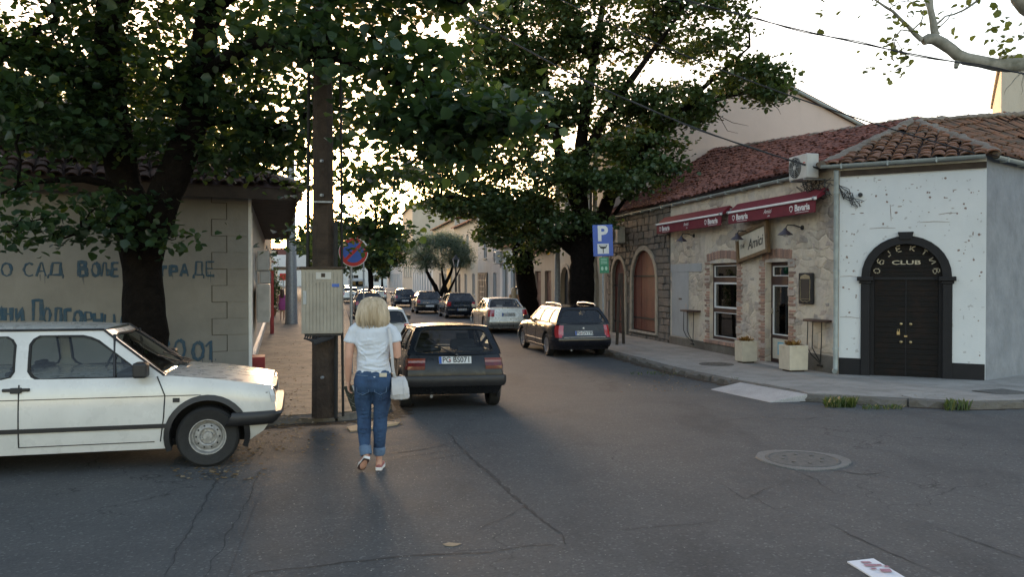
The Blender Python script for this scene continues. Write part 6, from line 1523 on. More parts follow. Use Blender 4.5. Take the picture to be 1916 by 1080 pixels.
# --- foreground white saloon: front wheel nearest the camera stands at a measured spot
sc_ = 1.05; ya = R(15); fwv = Vector((math.cos(ya), math.sin(ya), 0)); lfv = Vector((-fwv.y, fwv.x, 0))
fwheel = Vector((-3.04, 7.98, 0)); jp = fwheel-fwv*JETTA['wb']*sc_+lfv*(JETTA['W']/2-.02)*sc_
jet, JC = build_car(JETTA, jp, -75, 'old white two-door saloon car entering the picture at the left edge', paintm=M['p_white'], scale=sc_)
m = MB()
x, z = 2.20, .655
for sg in (1, -1): y = JC.ys(x, z); m.box(x-.03, x+.03, min(sg*(y-.01), sg*(y+.008)), max(sg*(y-.01), sg*(y+.008)), z-.02, z+.02)
m.build('side_repeater', M['black'], jet)
for sg in (1, -1):
    m = MB(); a_ = lambda x, z: (x, sg*(JETTA['yb']+(JETTA['yr']-JETTA['yb'])*((z-.865)/.45)+.006), z); m.tube([a_(1.66, .88), a_(1.63, 1.27)], .014, 6); m.build('quarter_light_bar', M['black'], jet)
m = MB(); m.box(2.1, 2.18, .1, .5, .91, .93); m.tube([(2.16, .1, .93), (1.95, -.3, 1.04)], .008, 5); m.tube([(2.16, .5, .93), (1.95, .1, 1.04)], .008, 5); m.build('wiper', M['black'], jet)
# --- dark hatchback seen from behind
build_car(GOLF, (-1.0, 12.75), 12.5, 'old faded black hatchback parked at the left kerb beside the woman', paintm=M['p_black'], scale=.935)
# --- white small hatchback
build_car(SMALL, (-3.86, 24.0), 12.3, 'small white hatchback parked on the left beyond the black hatchback', paintm=M['p_white'])
# --- dark wagon on the right
fw_ = Vector((-math.sin(R(14)), math.cos(R(14)), 0)); rp = Vector((2.04, 22.55, 0))+fw_*.9
build_car(WAGON, rp, 14, 'dark estate car with silver roof rails parked by the parking sign', paintm=M['p_navy'])
def park_right(Y, S, lab, pm, off=0, **k):
    x = kerbR(Y)-.98-off; return build_car(S, (x, Y), 12.3, lab, paintm=pm, **k)
park_right(33.4, SEDAN, 'silver saloon parked on the right ahead of the dark estate car', M['p_silver'])
H2 = dict(HATCH); H2['plate'] = (.52, '')
park_right(45.4, HATCH, 'dark blue hatchback parked on the right ahead of the silver saloon', M['p_blue'])
park_right(51.3, H2, 'dark grey hatchback parked ahead of the dark blue one', M['p_grey'], 1.1)
park_right(63.5, H2, 'black hatchback with pale rear window farther along the right row', M['p_blue'], 1.6)
build_car(H2, (-10.35, 57), 12.3, 'dark red-tinged hatchback parked on the left behind the white one', paintm=M['p_wine'])
build_car(H2, (-8.4, 47), 12.3, 'dark hatchback mostly hidden behind the blonde woman', paintm=M['p_grey'])
park_right(78, dict(SEDAN, plate=(.78, '')), 'pale saloon far down the street on the right', M['p_silver'], 3.0)
build_car(dict(SEDAN, plate=(.78, '')), (-15.3, 76), 12.3, 'silver saloon far down the street on the left', paintm=M['p_silver'])
build_car(H2, (-19.5, 95), 12.3, 'farthest dark hatchback on the left', paintm=M['p_blue'])
# white van far away
vn = empty('parked_van', (at(668, 540, 100).x, 100, gz(100)), R(12.3), 'white van far down the street on the left', 'van')
m = MB(); m.prism([(0, .3), (5.2, .3), (5.3, 1.1), (4.6, 1.3), (4.1, 2.2), (.1, 2.3)], -1, 1, lambda x, y, z: Vector((z, x, y))); m.build('body', M['p_white'], vn, bevel=.08)
m = MB(); m.box(-.8, .8, -.02, .0, 1.3, 1.95); m.build('rear_window', M['tint'], vn)
for x in (-.9, .9):
    for y in (.8, 4.3): m = MB(); m.lathe([(.33, -.1), (.33, .1)], 20, T(x, y, .33) @ rotM('Y', R(90))); m.build('wheel', M['rubber'], vn)
# ================================================================ people
M['shirt'] = mat('pale_blue_shirt', (.60, .64, .70), .85, .06, 5, .5, 9, bdist=.02)
M['denim'] = mat('blue_denim', (.024, .058, .125), .85, .5, 6, .3, 40, c2=(.009, .022, .058))
M['cuff'] = mat('pale_denim_cuff', (.10, .155, .24), .85, .2, 20, .2)
def hairmat(name, c, c2):
    m, t, b = nodes(name); f = noise(t, 30, 5, .6, stretch=(1, 1, .06)); t.links.new(ramp(t, f, [(.35, c2), (.6, c), (.75, var(c, 1.2))]), b.inputs['Base Color'])
    b.inputs['Roughness'].default_value = .42; bump(t, b, f, .8, .01); return m
M['blonde'] = hairmat('blonde_hair', (.56, .465, .34), (.40, .31, .20)); M['brunette'] = hairmat('brown_hair', (.10, .05, .03), (.04, .02, .012))
M['sole'] = mat('white_sole', (.70, .68, .66), .6, .08, 9, .05); M['shoe'] = mat('dusty_pink_shoe', (.36, .14, .13), .8, .15, 9, .1); M['undersole'] = mat('dark_sole', (.09, .05, .045), .8, .2, 30, .1)
M['bag'] = mat('grey_white_leather', (.50, .50, .51), .55, .12, 8, .4, 12)
def remesh(o, vox, it=8, fac=.5):
    r = o.modifiers.new('remesh', 'REMESH'); r.mode = 'VOXEL'; r.voxel_size = vox; r.use_smooth_shade = True
    s = o.modifiers.new('smooth', 'SMOOTH'); s.factor = fac; s.iterations = it; return o
def ball(m, c, rx, ry, rz, n=14, k=9):
    prof = []; vs = []
    for i in range(k+1):
        t = math.pi*i/k; r_, z = max(.001, math.sin(t)), -math.cos(t)
        for j in range(n): a = 2*math.pi*j/n; vs.append((c[0]+rx*r_*math.cos(a), c[1]+ry*r_*math.sin(a), c[2]+rz*z))
    fs = [(i*n+j, i*n+(j+1) % n, (i+1)*n+(j+1) % n, (i+1)*n+j) for i in range(k) for j in range(n)]+[tuple(range(n)), tuple(range(k*n, (k+1)*n))]; m.add(vs, fs)
X = (1, 0, 0)
def hand(m, w_, d, thumb, curl=.5, s=1.0):
    """palm from wrist w_ along d, fingers curling towards side vector"""
    w_ = Vector(w_); d = Vector(d).normalized(); t = Vector(thumb).normalized(); p = d.cross(t).normalized()
    m.tube([w_-d*.02, w_+d*.03*s, w_+d*.075*s, w_+d*.085*s], [(.024*s, .017*s), (.034*s, .016*s), (.038*s, .014*s), (.03*s, .01*s)], 10, up=t)
    for i, L_ in enumerate((.066, .075, .07, .055)):
        b = w_+d*.078*s+t*(.028-.019*i)*s; a1 = (d+p*curl).normalized(); a2 = (d*.4+p*(curl+.6)).normalized(); a3 = (d*-.2+p*(curl+.9)).normalized()
        q1 = b+a1*L_*.45*s; q2 = q1+a2*L_*.32*s; q3 = q2+a3*L_*.23*s; m.tube([b-d*.015, b, q1, q2, q3], [.008*s, .0092*s, .0085*s, .0078*s, .006*s], 7)
    b = w_+d*.02*s+t*.028*s; q1 = b+(t+d*.8+p*.3).normalized()*.04*s; q2 = q1+(d+p*.5).normalized()*.03*s; m.tube([b-t*.02, b, q1, q2], [.012*s, .012*s, .0105*s, .008*s], 7)
def head(m, c):
    ball(m, c, .072, .092, .11, 18, 12); ball(m, (c[0], c[1]+.03, c[2]-.06), .05, .055, .055)
    m.tube([(c[0], c[1]+.085, c[2]+.02), (c[0], c[1]+.112, c[2]-.02), (c[0], c[1]+.09, c[2]-.03)], [.009, .013, .008], 8)
    for s_ in (-1, 1): ball(m, (c[0]+s_*.074, c[1]-.005, c[2]-.01), .012, .02, .032); ball(m, (c[0]+s_*.03, c[1]+.076, c[2]+.012), .016, .012, .01)
    ball(m, (c[0], c[1]+.09, c[2]-.062), .024, .01, .008)
    m.tube([(c[0], c[1]-.01, c[2]-.20), (c[0], c[1]-.01, c[2]-.05)], [.058, .052], 12)

wp = Vector((-1.365, 7.86, gz(7.86)))
wo = empty('person', wp, R(4), 'woman with blonde bob in pale t-shirt and rolled jeans walking away with bag and notebook', 'person')
b = MB(); hc = (0, .03, 1.585); head(b, hc)
b.tube([(0, 0, .95), (0, 0, 1.1), (0, -.005, 1.28), (0, -.01, 1.38), (0, -.01, 1.44)], [(.13, .09), (.125, .085), (.15, .095), (.15, .085), (.06, .055)], 16, up=X)
b.tube([(-.165, -.01, 1.395), (-.205, -.015, 1.32), (-.218, -.03, 1.22), (-.228, -.045, 1.12), (-.236, -.03, 1.05), (-.24, .0, .95), (-.242, .02, .875)], [.05, .049, .045, .038, .039, .033, .025], 12)
hand(b, (-.242, .02, .87), (.10, .03, -1), (.15, 1, 0), .55)
b.tube([(.165, -.01, 1.395), (.215, -.015, 1.32), (.232, -.035, 1.22), (.240, -.05, 1.13), (.225, .03, 1.15), (.195, .11, 1.20), (.165, .17, 1.235)], [.05, .049, .045, .039, .039, .034, .026], 12)
hand(b, (.165, .17, 1.235), (-.4, .8, .35), (-.5, -.3, .8), .9)
b.tube([(.06, .0, .9), (.075, .0, .75), (.066, .01, .52), (.062, -.015, .38), (.058, -.005, .2), (.057, .0, .10)], [.08, .07, .05, .048, .034, .031], 12)
b.tube([(-.06, .0, .9), (-.078, .01, .75), (-.082, .02, .52), (-.076, -.05, .38), (-.060, -.12, .24), (-.052, -.155, .17)], [.08, .07, .05, .048, .034, .031], 12)
b.tube([(.057, -.035, .075), (.057, .0, .07), (.060, .08, .055), (.065, .15, .04)], [.03, .034, .034, .022], 10)
b.tube([(-.05, -.165, .16), (-.062, -.135, .13), (-.085, -.10, .075), (-.10, -.07, .04)], [.03, .034, .034, .022], 10)
bd = b.build('body', M['skin'], wo, smooth=True); remesh(bd, .007, 5)
em_ = mat('eye', (.5, .5, .5), .3, .1, 5, 0)
m = MB()
for s_ in (-1, 1): ball(m, (s_*.03, .108, 1.597), .012, .008, .008, 8, 6)
m.build('eyes', em_, wo)
m = MB()
m.tube([(.0, .0, .955), (.0, .0, 1.0), (0, 0, 1.08), (0, 0, 1.17), (0, -.01, 1.28), (0, -.015, 1.37), (0, -.01, 1.425), (0, -.005, 1.455), (0, .0, 1.475)],
       [(.176, .128), (.170, .122), (.156, .112), (.160, .115), (.178, .124), (.182, .112), (.158, .090), (.10, .07), (.065, .06)], 22, up=X)
for s_ in (-1, 1): m.tube([(s_*.13, -.01, 1.40), (s_*.185, -.012, 1.37), (s_*.212, -.015, 1.31), (s_*.224, -.02, 1.262)], [(.062, .07), (.064, .066), (.062, .064), (.062, .064)], 14)
cr_ = random.Random(4)
for i in range(15):                             # soft folds, melted into the cloth by the remesh
    z_ = .975+i*.024; x0, x1 = (-.15, cr_.uniform(0, .14)) if i % 2 else (cr_.uniform(-.14, 0), .15); sg_2 = cr_.uniform(-.05, .03); pts = []
    for k in range(9):
        t = k/8; x = x0+(x1-x0)*t; z = z_+sg_2*math.sin(math.pi*t)+(.03 if i % 2 else -.03)*(t-.5); ry = .112+.012*abs(z-1.12)/.15; rx = .158+.02*abs(z-1.1)/.15
        pts.append((x, -ry*math.sqrt(max(.05, 1-(x/rx)**2))-.002, z))
    m.tube(pts, [.002, .006, .009, .011, .012, .011, .009, .006, .002], 6)
for s_ in (-1, 1):
    for k in range(3): m.tube([(s_*.165, -.05, 1.30-.02*k), (s_*.12, -.105, 1.25-.035*k), (s_*.05, -.122, 1.21-.05*k)], [.009, .010, .002], 6)
sh_ = m.build('shirt', M['shirt'], wo, smooth=True); remesh(sh_, .008, 2)
tx = bpy.data.textures.new('folds', 'CLOUDS'); tx.noise_scale = .16; tx.noise_depth = 1
tc_ = bpy.data.objects.new('fold_direction', None); tc_.scale = (1.6, 1.6, .42); tc_.rotation_euler = (0, .35, 0)
dm = sh_.modifiers.new('folds', 'DISPLACE'); dm.texture = tx; dm.strength = .034; dm.mid_level = .5; dm.texture_coords = 'LOCAL'
m = MB()
m.tube([(0, 0, .985), (0, -.005, .95), (0, -.012, .90), (0, -.015, .84), (0, -.01, .79)], [(.160, .115), (.172, .125), (.186, .135), (.186, .13), (.15, .11)], 20, up=X)
for s_ in (-1, 1): ball(m, (s_*.083, -.055, .86), .098, .095, .11)
m.tube([(.085, .0, .84), (.092, .0, .74), (.082, .008, .62), (.070, .012, .52), (.068, -.008, .42), (.064, -.012, .32), (.060, -.004, .22), (.059, .0, .19)], [(.098, .105), (.094, .098), (.080, .085), (.068, .074), (.069, .075), (.062, .066), (.054, .056), (.053, .055)], 18, up=X)
m.tube([(-.088, .0, .84), (-.096, .01, .74), (-.094, .02, .62), (-.088, .022, .52), (-.085, -.02, .43), (-.077, -.065, .345), (-.065, -.11, .265), (-.060, -.128, .235)], [(.098, .105), (.092, .096), (.078, .083), (.067, .073), (.067, .072), (.060, .064), (.053, .055), (.052, .054)], 18, up=X)
for s_, xk, yk, zk in ((1, .070, .0, .50), (-1, -.087, .0, .50), (1, .064, -.01, .30), (-1, -.078, -.06, .33)):
    for k in range(4): m.tube([(xk-.055, yk-.03, zk+.035*k), (xk, yk-.072, zk-.006+.035*k+.01*cr_.random()), (xk+.055, yk-.03, zk+.035*k)], [.003, .009, .003], 6)
for s_ in (-1, 1):
    for k in range(3): m.tube([(s_*.03, -.10, .78-.03*k), (s_*.09, -.125-.0*k, .765-.03*k), (s_*.14, -.08, .79-.03*k)], [.002, .008, .003], 6)
je = m.build('jeans', M['denim'], wo, smooth=True); remesh(je, .008, 2)
dm = je.modifiers.new('folds', 'DISPLACE'); t2 = bpy.data.textures.new('folds', 'CLOUDS'); t2.noise_scale = .05; dm.texture = t2; dm.strength = .010
m = MB()
m.tube([(.059, .0, .155), (.0595, -.001, .165), (.061, -.003, .225), (.061, -.003, .232)], [(.052, .055), (.058, .061), (.0605, .063), (.054, .056)], 18, up=X, cap=False)
m.tube([(-.050, -.155, .185), (-.052, -.152, .193), (-.066, -.112, .255), (-.067, -.108, .262)], [(.050, .053), (.057, .060), (.059, .061), (.053, .055)], 18, up=X, cap=False)
m.build('cuffs', M['cuff'], je, smooth=True)
m = MB()
for s_ in (-1, 1):
    q = [(s_*.025, .875), (s_*.145, .885), (s_*.14, .79), (s_*.085, .765), (s_*.03, .79)]
    P3 = [(x, -.150+.9*(abs(x)-.085)**2*4+(.03 if z > .87 else 0), z) for x, z in q]; m.tube(P3+[P3[0]], .003, 5)
m.tube([(-.175, -.02, .952), (-.13, -.095, .95), (-.06, -.128, .948), (.06, -.128, .952), (.13, -.095, .957), (.175, -.02, .96)], .004, 5)
m.build('pocket_stitching', M['cuff'], je)
m = MB(); m.box(.075, .145, -.132, -.108, .935, .972, rotM('Z', .0)); m.build('leather_patch', M['planter'], je, bevel=.004)
def shoe(heel, toe, up_, sc=1.0):
    h = Vector(heel); t = Vector(toe); d = (t-h); L_ = d.length; d.normalize(); up_ = Vector(up_); sd_ = d.cross(up_).normalized(); up_ = sd_.cross(d)
    Mx = Matrix((sd_, d, up_)).transposed().to_4x4(); Mx.translation = h
    out = [(-.028, 0), (-.034, .02), (-.034, .10), (-.043, .17), (-.036, .225), (-.012, .25), (.012, .25), (.036, .225), (.043, .17), (.034, .10), (.034, .02), (.028, 0)]
    a = MB(); a.prism([(x, y*L_/.25) for x, y in out], .006, .036, lambda x, y, z: Mx @ Vector((x, y, z)))
    u_ = MB(); u_.prism([(x*.94, y*L_/.25) for x, y in out], .0, .0065, lambda x, y, z: Mx @ Vector((x, y, z)))
    v = MB(); v.tube([Mx @ Vector(p) for p in ((0, .012, .04), (0, .03, .05), (0, .10*L_/.25, .052), (0, .17*L_/.25, .045), (0, .235*L_/.25, .033))], [(.027, .02), (.033, .04), (.034, .038), (.040, .026), (.02, .01)], 14, up=sd_)
    s_ = a.build('shoe', M['sole'], wo, bevel=.004); u_.build('undersole', M['undersole'], s_); v.build('upper', M['shoe'], s_, smooth=True)
shoe((.057, -.045, .0), (.068, .20, .0), (0, 0, 1)); shoe((-.040, -.20, .155), (-.125, -.03, .012), (.25, .35, 1))
# hair: a full bob built of a shell and locks laid over it
m = MB(); hx = 0
prof = [(1.705, .03, .03, .02), (1.695, .07, .08, .02), (1.665, .108, .115, .015), (1.61, .135, .13, .01), (1.55, .150, .135, -.005), (1.50, .158, .128, -.015), (1.46, .152, .112, -.02), (1.435, .132, .09, -.02), (1.42, .09, .05, -.02)]
m.tube([(0, y, z) for z, rx, ry, y in prof], [(rx, ry) for z, rx, ry, y in prof], 28, up=X); hs = m.build('hair', M['blonde'], wo, smooth=True); remesh(hs, .011, 4)
def locks(prof, n, r0, parent, matl, zend=0, cx=0, cy=0, sway=.02):
    vs = []; fs = []; m = MB()
    for i in range(n):
        a = random.uniform(0, 2*math.pi); a += .25*math.sin(a*3); pts = []; rad = []
        e = random.uniform(-.035, .03)+zend; s0 = random.uniform(-sway, sway)
        for k, (z, rx, ry, y) in enumerate(prof[:-1]):
            t = k/(len(prof)-2); g = 1.0+.05*random.random(); aa = a+s0*t*3
            if math.sin(aa) > .55 and z < 1.67: continue
            pts.append((cx+rx*g*math.cos(aa), cy+y+ry*g*math.sin(aa), z+(e*t*t))); rad.append(r0*(.5+.7*math.sin(math.pi*min(1, t*1.05+.05)))+.001)
        if len(pts) > 2: m.tube(pts, rad, 4)
    return m.build('locks', matl, parent, smooth=True)
locks(prof, 620, .0042, hs, M['blonde'])
# shoulder bag and notebook are carried: things of their own
nb = empty('notebook', wp, 0, 'dark notebook with white page edges held in the left hand of the woman', 'notebook'); nb.matrix_basis = Matrix.Translation(wp) @ rotM('Z', R(4)) @ T(-.200, .055, .705) @ rotM('Y', R(-19)) @ rotM('Z', R(-58))
m = MB(); m.box(-.095, .095, -.009, .009, -.125, .125); m.build('pages', M['sole'], nb)
m = MB(); m.box(-.10, .096, -.0125, -.0092, -.13, .13); m.box(-.10, .096, .0092, .0125, -.13, .13); m.box(-.104, -.0955, -.012, .012, -.13, .13); cvr = m.build('cover', mat('dark_cover', (.035, .04, .03), .5, .2, 8, .05), nb)
m = MB()
for i in range(4):
    for y in (-.0135, .0135): m.tube([(-.09+.03*k, y, -.09+.05*i+.02*math.sin(k*1.1+i)) for k in range(7)], .0015, 4)
m.build('cover_pattern', M['stonetrim'], cvr)
bg_ = empty('shoulder_bag', wp, 0, 'pale grey slouchy shoulder bag hanging at the right hip of the woman', 'bag'); bg_.matrix_basis = Matrix.Translation(wp) @ rotM('Z', R(4)) @ T(.265, -.03, .70)
m = MB(); m.tube([(0, 0, 0), (0, 0, .01), (.0, 0, .06), (-.003, 0, .12), (-.012, 0, .175), (-.018, 0, .205), (-.018, 0, .212)], [(.07, .035), (.092, .052), (.095, .062), (.085, .058), (.068, .045), (.058, .035), (.03, .02)], 20, up=X)
bb = m.build('pouch', M['bag'], bg_, smooth=True); remesh(bb, .008, 3); dm = bb.modifiers.new('folds', 'DISPLACE'); dm.texture = t2; dm.strength = .02
m = MB(); m.tube([(-.018, .0, .222), (-.012, -.03, .212), (.0, -.058, .17), (.008, -.068, .11), (.012, -.066, .06)], [(.062, .005), (.068, .005), (.078, .005), (.082, .005), (.078, .004)], 12, up=X); m.build('flap', M['bag'], bg_, smooth=True)
m = MB()
for x in (-.04, .0, .04): m.tube([(x-.01, -.050, .20), (x, -.066, .12), (x+.008, -.064, .03)], [.004, .006, .003], 6)
m.build('seams', M['bag'], bg_)
m = MB(); q = [(-.115, .06, .755), (-.10, -.07, .70), (-.083, -.105, .60), (-.070, -.10, .45), (-.062, -.09, .32), (-.05, -.06, .24), (-.03, -.02, .20)]
m.tube([Vector((x, y, z)) for x, y, z in q], (.013, .003) and [(.014, .0035)]*7, 8, up=X); m.lathe([(.012, -.004), (.012, .004)], 12, T(-.055, -.075, .27)); m.build('strap', M['bag'], bg_, smooth=True)

def stroller(pos, h, th, label, dress=None, top=None, trousers=None, hairm=None, hl=1.35, bag=None, sleeve=True, stride=.16):
    o = empty('person', pos, R(th), label, 'person'); o.scale = (h/1.72,)*3
    b = MB(); head(b, (0, .02, 1.6)); b.tube([(0, 0, .95), (0, 0, 1.1), (0, -.01, 1.38), (0, -.01, 1.45)], [(.14, .10), (.12, .085), (.16, .09), (.06, .05)], 12, up=X)
    for s_ in (-1, 1):
        st = s_*stride
        b.tube([(s_*.075, 0, .9), (s_*.085, st*.4, .52), (s_*.075, st*.9-.02, .1)], [.085, .055, .032], 10); b.tube([(s_*.075, st*.9-.05, .05), (s_*.08, st*.9+.12, .035)], [.035, .03], 8)
        b.tube([(s_*.17, -.01, 1.40), (s_*.24, -st*.3, 1.13), (s_*.27, -st*.8+.04, .9)], [.045, .037, .025], 10); hand(b, (s_*.27, -st*.8+.04, .9), (0, 0, -1), (0, 1, 0), .4)
    remesh(b.build('body', M['skin'], o), .014, 3)
    m = MB()
    if dress:
        m.tube([(0, 0, .56), (0, -.01, .8), (0, 0, .95), (0, 0, 1.12), (0, -.01, 1.35), (0, -.01, 1.43)], [(.20, .15), (.20, .155), (.19, .14), (.15, .115), (.18, .12), (.12, .08)], 16, up=X); remesh(m.build('dress', dress, o), .014, 3)
    if top:
        m.tube([(0, 0, .9), (0, 0, 1.12), (0, -.01, 1.35), (0, -.01, 1.44)], [(.19, .14), (.155, .115), (.18, .12), (.12, .08)], 16, up=X)
        for s_ in (-1, 1): m.tube([(s_*.14, -.01, 1.40), (s_*.22, 0, 1.2)], [.06, .055], 10)
        remesh(m.build('shirt', top, o), .014, 3)
    if trousers:
        m = MB(); m.tube([(0, 0, .98), (0, -.01, .8)], [(.17, .12), (.19, .14)], 14, up=X)
        for s_ in (-1, 1): m.tube([(s_*.085, 0, .85), (s_*.088, s_*stride*.4, .52), (s_*.078, s_*stride*.9-.02, .12)], [.10, .07, .05], 12)
        remesh(m.build('trousers', trousers, o), .014, 3)
    m = MB(); P_ = [(1.735, .03, .03, .02), (1.70, .09, .10, .015), (1.62, .105, .115, -.0), (1.52, .12, .10, -.02), (hl+.08, .13, .07, -.07), (hl, .09, .04, -.09)]
    m.tube([(0, y, z) for z, rx, ry, y in P_], [(rx, ry) for z, rx, ry, y in P_], 16, up=X); remesh(m.build('hair', hairm, o), .015, 3); return o
yl = 41.5
stroller(Vector((at(528, 588, yl).x, yl, gz(yl)+.10)), 1.60, 12, 'woman in a pink dress with long brown hair walking down the left pavement', dress=mat('pink_dress', (.45, .10, .32), .8, .15, 8, .1), hairm=M['brunette'], hl=1.22)
m = MB(); m.tube([(0, 0, 0), (.02, 0, .12), (-.05, 0, .42), (-.09, 0, .5)], [(.10, .05), (.15, .08), (.06, .04), (.02, .02)], 12, up=X); o = m.build('carrier_bag', mat('pale_bag', (.5, .6, .62), .6, .1, 8, .1)); o.location = (at(539, 560, yl).x, yl-.05, gz(yl)+.62); tag(o, 'pale plastic carrier bag at the side of the woman in pink', 'bag')
yb_ = 37.0
stroller(Vector((at(961, 560, yb_).x, yb_, gz(yb_)+.12)), 1.70, 12, 'woman with long blonde hair walking behind the silver saloon on the right', top=mat('sand_top', (.40, .30, .20), .8, .15, 8, .1), trousers=M['denim'], hairm=M['blonde'], hl=1.15)
stroller(Vector((at(517, 560, 62).x-.2, 62, gz(62)+.10)), 1.75, 170, 'dark-clothed person far down the left pavement facing the camera', top=M['dark'], trousers=M['dark'], hairm=M['brunette'], hl=1.5)

# ================================================================ trees
def leaves(centers, dirs, size, seed, droop=.3, shape='hex', spread=(.45, .45, .22), per=26, rs=(.6, 1.3)):
    g = np.random.default_rng(seed); n = len(centers)*per
    c = np.repeat(np.asarray(centers), per, axis=0)+g.normal(0, 1, (n, 3))*np.array(spread)*.6
    # leaf plane: normal mostly upward, tips hanging outwards and down
    nrm = g.normal(0, .55, (n, 3)); nrm[:, 2] += 1.0; nrm /= np.linalg.norm(nrm, axis=1)[:, None]
    a = g.normal(0, 1, (n, 3)); a[:, 2] -= droop*1.2; a -= nrm*(a*nrm).sum(1)[:, None]; a /= np.linalg.norm(a, axis=1)[:, None]
    b = np.cross(nrm, a); s = size*g.uniform(rs[0], rs[1], n)
    if shape == 'hex': tv = [(0, 0, 0), (.30, .48, .12), (.78, .38, .08), (1.05, 0, -.12), (.78, -.38, .08), (.30, -.48, .12)]; fq = [(0, 1, 2, 3), (0, 3, 4, 5)]
    elif shape == 'quad': tv = [(0, 0, 0), (.5, .42, .10), (1, 0, -.1), (.5, -.42, .10)]; fq = [(0, 1, 2, 3)]
    else: tv = [(0, 0, 0), (.5, .10, .0), (1, 0, 0), (.5, -.10, .0)]; fq = [(0, 1, 2, 3)]
    k = len(tv); V = np.zeros((n, k, 3))
    for i, (u_, v_, w_) in enumerate(tv): V[:, i] = c+a*(u_*s)[:, None]+b*(v_*s)[:, None]+nrm*(w_*s)[:, None]
    base = (np.arange(n)*k)[:, None, None]+np.array(fq)[None]; F_ = base.reshape(-1, 4)
    rn = np.repeat(g.beta(1.6, 1.6, n)*.85+np.repeat(g.uniform(-.12, .15, len(centers)), per), len(fq)); return V.reshape(-1, 3), F_, np.clip(rn, 0, 1)

